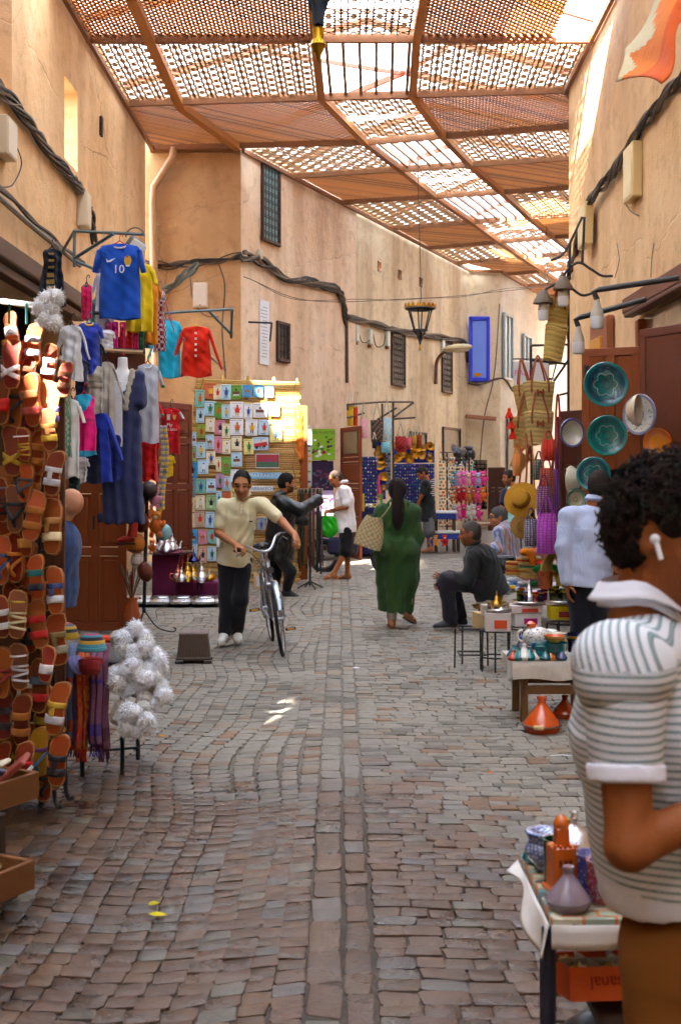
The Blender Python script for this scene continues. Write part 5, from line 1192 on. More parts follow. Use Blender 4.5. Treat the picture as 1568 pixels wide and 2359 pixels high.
def hat(label,x,y,s,Y,cols,pitch=0.,name='knitted_hat',cat='hat',brim=None):
    k = s*Y/F; rt_ = thing(name,label,cat,P(x,y,Y),(pitch,0,rnd(0,3)),'hats for sale'); mb = MB(cols[0]); pr = [(.0,.62),(.2,.6),(.38,.5),(.47,.33),(.5,.12),(.5,0),(.46,-.02)]
    prof = []
    for i in range(len(pr)-1):
        for j in range(3):t = j/3; prof.append(((pr[i][0]*(1-t)+pr[i+1][0]*t)*k,(pr[i][1]*(1-t)+pr[i+1][1]*t)*k))
    mb.lathe(prof,18,cols=[cols[(i//2)%len(cols)] for i in range(len(prof)-1)]); obj('crown',mb,'knit',rt_)
    obj('band',MB(cols[-1]).lathe([(.5*k,0),(.53*k,.02*k),(.53*k,.12*k),(.5*k,.14*k)],18),'knit',rt_)
    return rt_
hat('multicoloured striped knitted hat on the left of the table',152,1470,58,6.5,[C(206,206,220),C(190,60,60),C(60,100,150),C(220,180,60),C(50,50,56),C(216,180,50)])
hat('turquoise striped knitted hat beside the fluffy bags',212,1498,64,6.5,[C(40,130,170),C(200,60,90),C(50,150,180),C(40,40,50),C(226,180,60),C(90,180,200)])
hat('lavender knitted hat hanging over the scarves',170,1535,44,6.45,[C(150,150,216),C(130,130,200)],R(60)); hat('dark red knitted hat under the turquoise one',208,1522,56,6.45,[C(150,14,26),C(160,20,30)],R(150))
o = obj('folded_cloth',MB(C(226,60,14)).box((0,0,0),(.16,.12,.03),b=.012),'cloth'); o.location = P(256,1472,6.9); tag(o,'bright orange folded cloth behind the knitted hats','cloth')
for i, (cx,cy,n,lb) in enumerate(((318,1478,7,'uppermost fluffy white pompom bag on the table'),(345,1520,7,'fluffy white pompom bag at the right of the pile'),(300,1560,8,'fluffy off white pompom bag in the middle of the pile'),(352,1585,7,'grey white pompom bag low on the right of the pile'),(318,1655,8,'lowest fluffy white pompom bag near the table leg'))):
    Yq = 6.75-.04*i; rt_ = thing('pompom_bag',lb,'bag',P(cx,cy,Yq),0,'fluffy pompom bags')
    obj('pouch',MB(C(214,208,196)).box((-.06,.05,0),(.2,.08,.14),Matrix.Rotation(R(rnd(-30,30)),3,'Y'),.03),'cloth',rt_)
    for j in range(n):
        a = 2*PI*j/n+i; q = Vector((rnd(.5,1)*.085*math.cos(a),-.03+rnd(-.03,.03),rnd(.5,1)*.085*math.sin(a))); m_ = MB(); fluff(m_,q,rnd(.045,.062),vary(C(238,240,246) if (i+j)%4 else C(222,220,216),.04),260); obj('pompom',m_,'cloth',rt_,80)
# ---- wooden trays at the bottom left
def tray(label,p,sx,sy,hgt,items,rotz_):
    root = thing('wooden_tray',label,'tray',p,rotz_); tw = C(120,74,38)
    obj('base',MB(tw).box((0,0,.01),(sx,sy,.02)),'woodh',root)
    for (c,s_) in (((0,-sy/2,hgt/2),(sx,.022,hgt)),((0,sy/2,hgt/2),(sx,.022,hgt)),((-sx/2,0,hgt/2),(.022,sy+.02,hgt)),((sx/2,0,hgt/2),(.022,sy+.02,hgt))):obj('side_board',MB(vary(tw)).box(c,s_,b=.003),'woodh',root)
    return root
tA = Vector((-1.58,5.0,.34)); tray('upper wooden tray of wallets at the bottom left',tA,.42,.5,.11,None,R(-28))
tB = Vector((-1.50,4.55,.11)); tray('lower wooden tray of leather purses at the bottom left',tB,.44,.52,.11,None,R(-28))
root = thing('tray_stand','dark wooden trestle carrying the two trays at the bottom left','stand',Vector((-1.56,4.8,0)),R(-28))
for x_, y_ in ((.12,-.17),(.12,.17),(-.15,-.17),(-.15,.17)):obj('leg',MB(C(56,44,36)).box((x_,y_,.17),(.05,.05,.34),b=.006),'wood',root)
obj('foot',MB(C(70,66,62)).box((.12,-.17,.05),(.14,.12,.1),b=.01),'wood',root); obj('foot',MB(C(70,66,62)).box((.12,.17,.05),(.14,.12,.1),b=.01),'wood',root)
wc = [(C(46,48,60),'charcoal'),(C(160,150,120),'khaki'),(C(200,40,26),'red'),(C(120,60,46),'brown'),(C(70,90,110),'slate blue'),(C(150,70,60),'terracotta'),(C(206,196,170),'cream'),(C(60,50,90),'violet')]
def rz_(v,a):return Vector((v[0]*math.cos(a)-v[1]*math.sin(a),v[0]*math.sin(a)+v[1]*math.cos(a),v[2]))
for i in range(7):
    c, nm = wc[i]; q = tA+rz_((-.04+.1*(i%3),-.2+.07*i,.10+.025*(i%2)),R(-28)); rt_ = thing('leather_wallet',nm+' leather wallet lying in the upper tray','wallet',q,(R(rnd(-25,25)),R(-30+rnd(-20,15)),rnd(-.6,.6)),'wallets in the tray'); obj('cover',MB(c).box((0,0,0),(.19,.11,.022),b=.006),'leather',rt_); obj('edge',MB((c[0]*1.6,c[1]*1.6,c[2]*1.6,1)).box((0,-.001,0),(.193,.1,.006),b=.002),'leather',rt_)
for i in range(8):
    c, nm = wc[(i*3+1)%8]; q = tB+rz_((-.06+.1*(i%3),-.2+.055*i,.07+.015*(i%3)),R(-28)); rt_ = thing('leather_purse',nm+' leather purse lying in the lower tray','purse',q,(R(rnd(-12,12)),R(rnd(-14,14)),rnd(-1,1)),'purses in the tray'); obj('pouch',MB(c).blob((0,0,0),(.085,.045,.028),12),'leather',rt_); obj('zip',MB(C(150,140,120)).tube([(-.06,-.02,.022),(0,-.022,.03),(.06,-.02,.022)],.004,5),'metal',rt_)
# ---- upturned black crate
root = thing('plastic_crate','upturned dark brown plastic crate standing on the cobbles','crate',G(447,1524) if False else Vector((P(447,1524,11.05).x,11.05,0)),R(4))
DB = C(84,66,56); w0, w1, hc_ = .30, .25, .265
vs = [(sx*w_/2,sy*w_*.8/2,z) for z,w_ in ((.03,w0),(hc_,w1)) for sx,sy in ((-1,-1),(1,-1),(1,1),(-1,1))]
obj('shell',MB(DB).add(vs,[(0,1,5,4),(1,2,6,5),(2,3,7,6),(3,0,4,7),(4,5,6,7),(3,2,1,0)]),'plastic',root,0)
obj('top_rim',MB(C(116,98,90)).box((0,0,hc_),(w1+.02,w1*.8+.02,.022),b=.01),'plastic',root)  # paler than the shell: the lit top is put into its colour
for sx in (-1,1):
    for sy in (-1,1):obj('foot',MB(C(64,54,52)).box((sx*w0*.42,sy*w0*.36,.016),(.075,.06,.032),b=.008),'plastic',root)
for j in range(9):obj('rib',MB(C(70,54,46)).bar((-.12+.03*j,-w0*.4-.002,.06),(-.1+.025*j,-w1*.4-.002,hc_-.02),.008,.006),'plastic',root,0)
obj('lower_rim',MB(DB).box((0,0,.045),(w0+.015,w0*.8+.015,.02),b=.006),'plastic',root)
# ---- wall cables, boxes and pipe on the left building
def cable(name,label,pts,n=6,r=.012,spread=.04,col=C(70,60,50),cat='cable',k=8):
    sp = spline(pts,k); root = thing(name,label,cat,sp[0])
    for i in range(n):
        ph, fr_, ps = rnd(0,6.3), rnd(.25,.6), rnd(0,6); mb = MB(vary(random.choice((col,C(46,42,40),C(110,96,80))),.2)); q = []
        for j, p_ in enumerate(sp):a = ph+j*fr_; q.append(p_-sp[0]+Vector((spread*.6*math.cos(a),spread*.5*math.cos(a+1),spread*(math.sin(a)+.5*math.sin(j*.37+ps)))))
        mb.tube(q,r*rnd(.6,1.3),5); obj('strand',mb,'cable',root)
    return root
def on1(x,y,off=.06):Y = (LW+off)*F/(x-CX); return P(x,y,Y)
cable('cable_bundle','thick tangle of black cables running down the left wall',[on1(-60,140),on1(0,205),on1(60,270),on1(110,345),on1(165,410),on1(200,455),on1(212,500),on1(218,560)],11,.018,.055)
cable('cable_bundle','second cable sloping down towards the hanging clothes',[on1(-40,400),on1(20,452),on1(90,520),on1(150,575),on1(195,610)],3,.022,.02)
cable('loose_cable','thin loose cable looping down the left wall',[on1(20,300),on1(40,340),on1(50,380),on1(30,425),on1(5,432)],1,.012,.0)
o = rail('steel_rail','rusty steel rail along the left wall under the cables',[(on1(-40,420,.12),on1(60,510,.12)),(on1(60,510,.12),on1(185,612,.12))],.03,C(120,110,96))
for i, (x0,x1,y0,y1,lb) in enumerate(((-6,18,262,375,'grey electrical box at the left edge of the photo'),(182,193,438,530,'slim beige electrical box beside the cable tangle'))):
    a, bq = on1(x0,y0,.03), on1(x1,y1,.03); mb = MB(C(206,190,160)); mb.box(((LW+.07),(a.y+bq.y)/2,(a.z+bq.z)/2),(.14,abs(bq.y-a.y),abs(a.z-bq.z)),b=.01); mb.box((LW+.142,(a.y+bq.y)/2,(a.z+bq.z)/2),(.01,abs(bq.y-a.y)*.85,abs(a.z-bq.z)*.9),b=.003,col=C(214,200,172)); tag(obj('electrical_box',mb,'plastic'),lb,'electrical box')
tag(obj('small_vent',MB(C(50,40,34)).box((LW+.02,18.6,7.0),(.04,.12,.3),b=.01),'iron'),'small dark vent slot high on the left wall','vent')
def onE(x,y,off=.05):return P(x,y,LCOR[1]-off)
tag(obj('downpipe',MB(C(196,150,108)).tube([onE(400,340,.12),onE(398,362,.12),onE(355,430,.12),onE(352,470,.12),onE(356,700,.12),onE(362,1000,.12),onE(364,1285,.12)],.075,12),'plastic'),'ochre painted downpipe in the corner of the end wall','pipe')
cable('cable_bundle','cables sagging across the end wall to the corner',[onE(330,605),onE(400,612),onE(480,600),onE(555,588)],5,.02,.05)
cable('loose_cable','single cable hanging down the end wall',[onE(505,610),onE(518,660),onE(512,760),onE(520,870)],1,.014,0)
cable('loose_cable','thin cable curving down beside the white meter box',[onE(438,640),onE(446,690),onE(470,725),onE(505,730)],1,.01,0)
mb = MB(C(226,206,186)); c = onE(462,680,.06); mb.box(c,(.28,.12,.47),b=.012); mb.box(c+Vector((0,-.065,0)),(.24,.012,.42),b=.004,col=C(232,214,196)); mb.box(c+Vector((0,-.075,-.2)),(.03,.012,.02),col=C(90,80,70)); tag(obj('meter_box',mb,'plastic'),'cream meter box on the orange end wall','electrical box')
cable('cable_bundle','dusty ragged cable strip hanging from the end wall bracket',[onE(378,668,.5),onE(420,640,.4),onE(455,610,.1)],5,.03,.06,C(100,110,100))
# ================================================================ CENTRE
# ---- bicycle
BX = Vector((P(642,1505,11.75).x,11.75,0)); bike = thing('bicycle','silver city bicycle with straight handlebar pushed towards the viewer','bicycle',BX,(0,R(-8),R(8)))
wr_ = .335; FW = Vector((.02,-.30,wr_)); RWh = Vector((0,.76,wr_)); SILV = C(176,184,194); ST = R(-8)
def wheel(c,yaw,nm):
    rt_ = obj('wheel',MB(C(30,30,32)).tube([Vector((0,wr_*math.cos(a),wr_*math.sin(a))) for a in np.linspace(0,2*PI,49)[:-1]],.0175,8,closed=True),'leather',bike)
    rt_.location = c; rt_.rotation_euler = (0,0,yaw)
    obj('rim',MB(C(206,208,214)).tube([Vector((0,(wr_-.024)*math.cos(a),(wr_-.024)*math.sin(a))) for a in np.linspace(0,2*PI,49)[:-1]],.0105,6,closed=True),'metal',rt_)
    obj('hub',MB(C(190,192,198)).tube([(-.05,0,0),(.05,0,0)],.022,10),'metal',rt_); mb = MB(C(190,192,196))
    for i in range(28):a = 2*PI*i/28; sg = (-1)**i*.03; mb.tube([(sg,.02*math.cos(a+.6),.02*math.sin(a+.6)),(0,(wr_-.03)*math.cos(a),(wr_-.03)*math.sin(a))],.0016,4)
    obj('spokes',mb,'metal',rt_,kind='stuff')
wheel(FW,ST,'f'); wheel(RWh,0,'r')
HDT, HDB = Vector((.0,-.10,.86)), Vector((.01,-.17,.68)); BB = Vector((0,.30,.29)); STT = Vector((0,.44,.80))
for a, bq, r_ in ((HDB,HDT,.022),(HDB+Vector((0,.02,.02)),BB,.019),(HDT+Vector((0,.02,-.05)),STT,.016),(BB,STT,.017),(STT,STT+Vector((0,.04,.17)),.013)):obj('frame_tube',MB(SILV).tube([a,bq],r_,10),'metal',bike)
for sg in (-1,1):
    obj('frame_tube',MB(SILV).tube([BB+Vector((sg*.03,0,0)),RWh+Vector((sg*.065,0,0))],.01,8),'metal',bike); obj('frame_tube',MB(SILV).tube([STT+Vector((sg*.02,0,0)),RWh+Vector((sg*.065,0,0))],.008,8),'metal',bike)
    obj('fork_blade',MB(SILV).tube([HDB+Vector((sg*.045,-.01,-.02)),FW+Vector((sg*.055,.02,.2)),FW+Vector((sg*.055,0,0))],[.016,.014,.01],8),'metal',bike)
obj('fork_crown',MB(C(200,204,210)).box(HDB+Vector((0,-.01,-.02)),(.12,.05,.04),b=.012),'metal',bike)
for c, a0, a1 in ((FW,R(20),R(150)),(RWh,R(30),R(200))):obj('mudguard',MB(C(150,160,170)).tube([c+Vector((0,-(wr_+.03)*math.cos(a),(wr_+.03)*math.sin(a))) for a in np.linspace(a0,a1,14)],.028,8,flat=.3),'metal',bike)
hb = HDT+Vector((0,-.02,.12)); obj('stem',MB(C(200,204,210)).tube([HDT,hb],.016,10),'metal',bike)
hl, hr = Vector((-.27,.13,1.005)), Vector((.235,.13,1.10)); obj('handlebar',MB(C(206,208,214)).tube(spline([hl,hl+Vector((.1,-.1,.03)),hb+Vector((-.05,0,0)),hb+Vector((.05,0,.01)),hr+Vector((-.1,-.1,.0)),hr]),.0125,8),'metal',bike)
for e, d in ((hl,Vector((-.02,.03,0))),(hr,Vector((.02,.03,0)))):
    obj('grip',MB(C(30,30,32)).tube([e-d*2.5,e+d*.5],.017,8),'leather',bike); obj('brake_lever',MB(C(150,152,158)).tube(spline([e-d*2+Vector((0,-.03,-.02)),e-d+Vector((0,-.06,-.035)),e+Vector((0,-.06,-.05))]),.007,6),'metal',bike); obj('brake_cable',MB(C(30,30,34)).tube(spline([e-d*2+Vector((0,-.03,-.01)),(e+hb)/2+Vector((0,-.17,-.02)),HDB+Vector((0,-.05,.05))]),.004,5),'plastic',bike)
sd_ = STT+Vector((0,.05,.19)); S = SDF().ell(sd_+Vector((0,.06,0)),(.085,.09,.03)).cap(sd_,sd_+Vector((0,-.14,-.005)),.035,.018,.04); sdf_obj('saddle',S,.01,C(34,34,36),'leather',bike,(0,0,0))
obj('chainring',MB(C(120,122,128)).lathe([(0,-.003),(.09,-.003),(.09,.003),(0,.003)],24,BB+Vector((-.06,0,0)),Matrix.Rotation(R(90),3,'Y')),'metal',bike)
for sg, dz in ((-1,.10),(1,-.13)):
    e = BB+Vector((sg*.09,.0 if sg<0 else -.06,dz)); obj('crank',MB(C(170,172,178)).tube([BB+Vector((sg*.07,0,0)),e],.011,6),'metal',bike); obj('pedal',MB(C(40,40,42)).box(e+Vector((sg*.07,0,0)),(.1,.075,.028),b=.006),'plastic',bike); obj('pedal_reflector',MB(C(226,150,20)).box(e+Vector((sg*.07,-.04,0)),(.07,.008,.018),b=.002),'plastic',bike)
obj('headlight',MB(C(50,52,56)).lathe([(0,-.03),(.03,-.02),(.035,.03),(0,.035)],12,HDB+Vector((0,-.06,.12)),Matrix.Rotation(R(90),3,'X')),'plastic',bike)
obj('carrier',MB(C(150,154,160)).tube([(-.06,.55,.72),(-.06,.95,.72),(.06,.95,.72),(.06,.55,.72)],.006,6),'metal',bike)
# ---- green bag, straw tote
S = SDF(); b0 = P(757,1207,PY-.1); S.ell(b0,(.14,.05,.16)).ell(b0+Vector((0,0,-.1)),(.15,.06,.12)); S.disp = wrinkle(.008,30); S.cut(b0+Vector((0,0,.13)),(.2,0,1))
rt_ = thing('carrier_bag','bright green carrier bag held by the man in white polo','bag',b0); sdf_obj('bag_body',S,.01,C(30,180,16),'plastic',rt_,b0); obj('handle',MB(C(30,170,16)).tube(arc((0,0,.1),.06,0,PI,8),.008,5),'plastic',rt_)
tb = P(853,1228,WY-.28); rt_ = thing('straw_tote','woven straw tote hanging from the shoulder of the woman in green','bag',tb,(0,R(14),R(-12))); rt_.scale = (.82,.82,.86)
def weave(u,v):return C(206,188,144) if (int(u*26)+int(v*12))%2 else C(178,154,108)
def totef(u,v):
    a = 2*PI*u; wv = .10+.075*math.sin(v*PI*.62); return Vector((wv*math.cos(a)*1.02,.07*math.sin(a)*(.5+v*.8),.2-v*.38+.012*math.sin(a*2)+.006*math.sin(int(v*13)*2.+a*26)))
mb = MB(); mb.grid(totef,52,26,wu=True,colf=weave); o = obj('bag_body',mb,'straw',rt_,0); md = o.modifiers.new('t','SOLIDIFY'); md.thickness = .012
obj('base',MB(C(150,122,78)).lathe([(0,-.18),(.15,-.18),(.15,-.175),(0,-.175)],24,sq=.55),'straw',rt_)
for sg in (-1,1):obj('strap',MB(C(206,190,146)).tube(spline([(.07,sg*.03,.18),(.13,sg*.025,.3),(.16,.05,.40),(.14,.12,.42)]),.02,8,flat=.35),'straw',rt_)
# ---- reed board with postcards
BB0, BB1 = P(414,1348,18.6), P(690,1342,18.6); BT0, BT1 = P(452,872,19.0), P(690,880,19.0); BB0.z = max(BB0.z,.02); BB1.z = max(.02,BB1.z)
board = thing('reed_board','tall woven reed board covered in souvenir postcards','display board',(BB0+BB1)/2); bo = board.location.copy(); NRD = 92
def bpt(u,v,off=0):p_ = (BB0*(1-u)+BB1*u)*(1-v)+(BT0*(1-u)+BT1*u)*v; return p_-bo+Vector((0,-off,0))
REED = [C(206,164,90),C(188,142,70),C(214,178,108),C(166,124,60)]
for i in range(NRD):
    v = (i+.5)/NRD; a, bq = bpt(0,v), bpt(1,v); mb = MB(vary(random.choice(REED),.12)); mb.tube([a+Vector((rnd(-.02,.01),0,0)),(a+bq)/2+Vector((0,.01*math.sin(i),0)),bq+Vector((rnd(-.02,.03),0,0))],.0165,6); obj('reed',mb,'straw',board)
for u in (.02,.25,.5,.75,.98):obj('pole',MB(vary(REED[2])).tube([bpt(u,0,-.03),bpt(u,1.02,-.03)],.024,8),'straw',board)
for u in (.06,.95):obj('binding',MB(REED[3]).tube([bpt(u+.012*math.sin(j*1.3),j/40,.02) for j in range(41)],.01,5),'straw',board)
PC = dict(te=C(120,186,176),or_=C(206,110,70),cr=C(232,222,190),lb=C(176,212,232),gr=C(104,160,66),bl=C(70,160,220),wh=C(226,230,234),ol=C(140,164,60),pi=C(216,140,160),ye=C(232,222,140),lg=C(160,196,140),li=C(180,140,176),gb=C(140,160,180),ta=C(196,170,150),pe=C(216,166,140))
cards = [(260,245,100,180,'te'),(370,168,135,170,'or_'),(445,185,85,145,'cr'),(533,180,105,160,'lb'),(640,180,120,150,'gr'),(755,170,100,130,'bl'),(870,168,100,130,'bl'),(985,170,90,130,'lb'),(265,425,85,150,'lb'),(365,350,115,150,'lb'),(452,372,86,160,'gr'),(533,385,88,150,'lb'),(645,365,140,170,'wh'),(765,380,90,160,'wh'),(890,370,150,150,'wh'),(1040,360,110,140,'cr'),
 (275,590,90,145,'ol'),(370,520,95,150,'cr'),(470,550,105,150,'pi'),(536,585,86,150,'cr'),(645,545,140,170,'wh'),(800,550,130,170,'wh'),(930,550,110,160,'lb'),(1055,620,130,170,'ye'),(200,670,50,150,'lb'),(365,700,90,150,'lb'),(450,730,84,170,'pi'),(540,750,90,155,'cr'),(645,718,110,155,'cr'),(770,750,100,160,'ye'),(895,718,165,135,'lb'),(270,785,95,165,'lb'),(200,840,55,170,'lg'),(375,870,100,150,'cr'),(645,885,115,150,'lb'),(535,945,105,170,'gr'),(455,935,56,150,'cr'),
 (295,960,110,150,'lb'),(170,995,135,170,'bl'),(470,1105,86,145,'li'),(540,1135,92,150,'lb'),(650,1055,140,130,'wh'),(160,1180,110,180,'gb'),(268,1165,102,150,'te'),(380,1160,105,150,'lb'),(625,1230,80,110,'ye'),(165,1355,92,150,'cr'),(265,1335,100,150,'cr'),(375,1335,105,160,'lg'),(460,1290,58,150,'lb'),(540,1275,90,110,'or_'),(165,1520,90,150,'cr'),(260,1505,105,165,'ta'),(365,1515,95,165,'lb'),(185,1690,106,150,'bl'),(290,1695,88,155,'pi'),(385,1690,92,145,'te'),(185,1830,102,130,'lb'),(290,1880,86,170,'pe'),(385,1870,92,150,'lb'),(480,1560,80,140,'cr'),(470,1720,70,150,'wh'),(800,1560,90,140,'cr'),(900,1560,80,140,'gb'),(1000,1500,90,150,'lb')]
OBJN = ['a standing figure in orange','a blue robed figure','a red seated figure','a green palm','a water seller in red','a brown camel','a dark moustached man','a yellow robed woman','a market cart','a musician in white']
FIG = [C(206,100,40),C(50,80,150),C(190,36,36),C(40,120,70),C(206,50,40),C(150,104,66),C(40,40,50),C(226,180,50),C(110,70,60),C(226,226,226)]
CN = dict(te='teal',or_='terracotta',cr='cream',lb='pale blue',gr='green',bl='bright blue',wh='white',ol='olive',pi='pink',ye='pale yellow',lg='light green',li='lilac',gb='grey blue',ta='tan',pe='peach')
def scribble(mb,w,h,z,col,rows=1):
    for r_ in range(rows):
        x = -w*.38
        while x<w*.36:l = rnd(.008,.02); mb.box((x,-.008,z-r_*.02),(l,.002,.006),Matrix.Rotation(rnd(-.5,.5),3,'Y'),col=col); x+=l+.006
used_lb = {}
for i, (x,y,w,h,c) in enumerate(cards):
    vx, vy = x*.2204+403, y*.2204+863.7; Yc = 18.55+.4*(1345-vy)/470-.03-.004*(i%4); k = Yc/F*.2204; w_, h_ = w*k, h*k; fi = i*7%10; f = FIG[fi]; row = 'upper' if y<640 else ('middle' if y<1090 else 'lower'); hc_ = 'left' if x<330 else ('centre' if x<600 else 'right')
    lb = '%s souvenir card with %s, %s %s of the reed board'%(CN[c],OBJN[fi],row,hc_)
    if lb in used_lb:lb = '%s card with %s beside another %s one, %s %s of the board'%(CN[c],OBJN[fi],random.choice(('similar','matching')),row,hc_)
    used_lb[lb] = 1
    rt_ = thing('souvenir_card',lb,'postcard',P(vx,vy,Yc),(R(-4),R(rnd(-2.5,2.5)),0),'souvenir cards on the reed board')
    obj('card',MB(vary(PC[c],.05)).box((0,0,0),(w_,.012,h_),b=.004),'paper',rt_); mb = MB(f); dk = C(50,44,44)
    bw = w_*.17; z0 = -h_*.3
    if fi==5:
        mb.box((0,-.008,0),(w_*.5,.003,h_*.16),b=.001); mb.box((-w_*.3,-.008,h_*.14),(w_*.08,.003,h_*.26),b=.001)
        for q in (-.2,-.1,.12,.22):mb.box((w_*q,-.008,-h_*.2),(w_*.05,.003,h_*.26))
        mb.prism([(-.05*w_,h_*.07),(.05*w_,h_*.2),(.15*w_,h_*.07)],.003,T((0,-.0095,0)))
    elif fi==8:mb.box((0,-.008,-h_*.05),(w_*.6,.003,h_*.2),b=.001); mb.box((0,-.008,-h_*.2),(w_*.5,.003,h_*.1),col=C(206,206,200)); mb.blob((0,-.008,h_*.16),(w_*.1,.003,h_*.07),7,col=dk)
    else:
        mb.prism([(-bw,z0+h_*.12),(bw,z0+h_*.12),(bw*.7,h_*.16),(-bw*.7,h_*.16)],.003,T((w_*.05,-.0095,0))); mb.blob((w_*.05,-.008,h_*.23),(w_*.085,.004,h_*.065),8,col=C(150,100,70)); mb.box((w_*.05,-.0085,h_*.29),(w_*.13,.003,h_*.03),col=f if fi!=6 else dk)
        for sg in (-1,1):mb.box((w_*.05+sg*bw*.45,-.008,z0+h_*.04),(w_*.07,.003,h_*.17),col=dk if fi%2 else FIG[(fi+3)%10]); mb.box((w_*.05+sg*bw*1.2,-.008,h_*.05),(w_*.05,.003,h_*.2),Matrix.Rotation(sg*.4,3,'Y'),col=f)
    obj('printed_figure',mb,'paper',rt_,0,kind='stuff'); mb = MB(dk); scribble(mb,w_,h_,h_*.41,dk); scribble(mb,w_*.8,h_,-h_*.4,dk); obj('printed_caption',mb,'paper',rt_,0,kind='stuff')
def plate(name,label,x,y,w,h,Y,col,s_,tcol,size,cat):
    k = Y/F; rt_ = thing(name,label,cat,P(x,y,Y),(R(-4),0,0)); obj('plate',MB(col).box((0,0,0),(w*k,.015,h*k),b=.005),'plastic',rt_)
    if s_:text(s_,(0,-.012,0),size,tcol,rt_)
    return rt_
plate('souvenir_plate','pale blue number plate magnet reading the city name',611,1096,74,15,18.65,C(120,190,230),'MARRAKECH',C(236,240,244),.085,'sign'); plate('souvenir_plate','white number plate with multicoloured city name',601,1126,56,12,18.65,C(230,232,232),'MARRAKECH',C(60,120,170),.066,'sign')
q = plate('souvenir_plate','red and green souvenir plate with 2024 on the reed board',616,1062,52,31,18.6,C(160,44,60),'2024',C(120,60,130),.07,'sign'); obj('lower_half',MB(C(60,106,80)).box((0,-.004,-.055),(.33,.014,.08),b=.003),'plastic',q); obj('clear_frame',MB(C(200,206,210)).tube([(-.175,-.006,.105),(.175,-.006,.105),(.175,-.006,-.105),(-.175,-.006,-.105),(-.175,-.006,.105)],.008,5),'plastic',q)
rt_ = bpy.data.objects.new('x',None); bpy.data.objects.remove(rt_)
mb = MB(C(190,40,44)); mb.box((0,-.012,-.015),(.2,.006,.06),Matrix.Rotation(R(-10),3,'Y'),.003); mb.box((.0,-.013,.03),(.17,.005,.035),Matrix.Rotation(R(-10),3,'Y'),.003,col=C(226,222,220))
for q in (-.06,.06):mb.blob((q,-.015,-.05+q*.15),(.02,.006,.02),8,col=C(40,40,44))
o = obj('van_magnet',mb,'plastic'); o.location = P(600.5,1022,18.62); tag(o,'red and white camper van picture on a pale blue card','magnet')
for i, (x,c) in enumerate(((595,C(214,180,130)),(617,C(150,210,226)))):
    rt_ = thing('souvenir_card',('sand coloured' if i==0 else 'sky blue')+' card leaning on the ground by the board','postcard',P(x,1337,17.9),(R(-10),0,0)); obj('card',MB(c).box((0,0,0),(.14,.012,.24),b=.004),'paper',rt_); obj('printed_figure',MB(C(206,206,210)).box((0,-.008,-.01),(.05,.004,.15),b=.002),'paper',rt_)
for i, s_ in enumerate('DRE'):
    o = plate('letter_tile','small cream letter tile %s at the foot of the reed board'%s_,592+i*13,1296,11,15,18.3,C(206,186,150),s_,C(50,40,40),.09,'tile')
for j in range(4):tag(obj('tile_shelf',MB(C(176,130,60)).box(P(607,1222+j*24,18.45),(.36,.05,.02),b=.004),'woodh'),['top','second','third','lowest'][j]+' narrow ledge of letter tiles behind the bicycle handlebar','ledge')
# ---- teapot display
MAR = C(110,30,70)
def cbox(label,x0,x1,y0,y1,Y,d=.5):
    a, bq = P(x0,y1,Y), P(x1,y0,Y); o = obj('cloth_box',MB(vary(MAR,.08)).box((0,0,(bq.z-a.z)/2),(bq.x-a.x,d,bq.z-a.z),b=.02),'cloth'); o.location = ((a.x+bq.x)/2,Y+d/2,max(0,a.z)); tag(o,label,'box'); return o
cbox('tall burgundy cloth covered box under the silver teapots',350,415,1278,1390,16.2); cbox('low burgundy cloth box carrying brass teapots',405,458,1338,1390,16.0); cbox('low burgundy cloth box in the middle of the teapot display',459,502,1340,1390,16.0); cbox('low burgundy cloth box beside the man in cream polo',503,545,1345,1390,16.0)
obj('side_face',MB(C(190,16,30)).box((.21,0,.36),(.012,.48,.5),b=.004),'cloth',bpy.data.objects['cloth_box'])
def teapot(label,x,y,s,Y,col,lid=None,mat='metal'):
    k = s*Y/F; rt_ = thing('teapot',label,'teapot',P(x,y,Y),rnd(-.6,.6),'metal teapots'); obj('pot',MB(col).lathe([(0,0),(.16*k,0),(.14*k,.04*k),(.26*k,.16*k),(.3*k,.27*k),(.24*k,.4*k),(.13*k,.5*k),(.12*k,.56*k),(.15*k,.58*k)],16),mat,rt_)
    obj('lid',MB(lid or col).lathe([(.15*k,.58*k),(.12*k,.66*k),(.05*k,.76*k),(.03*k,.84*k),(.05*k,.88*k),(.02*k,.95*k),(0,1.0*k)],14),mat,rt_)
    obj('spout',MB(col).tube(spline([(.24*k,0,.2*k),(.38*k,0,.3*k),(.4*k,0,.48*k),(.48*k,0,.58*k)]),[.06*k]*5+[.05*k]*6+[.03*k]*8,8),mat,rt_); obj('handle',MB(col).tube(spline([(-.2*k,0,.45*k),(-.4*k,0,.48*k),(-.44*k,0,.3*k),(-.26*k,0,.15*k)]),.025*k,6),mat,rt_); return rt_
SV, BRS, CPR = C(206,206,210), C(206,160,60), C(206,120,80)
obj_t = MB(C(206,206,196)); obj_t.lathe([(0,0),(.3,.01),(.36,.03),(.37,.04),(.3,.022),(0,.012)],22); o = obj('metal_tray',obj_t,'metal'); o.location = P(382,1277,16.4); tag(o,'round silver tray on the tall burgundy box','tray')
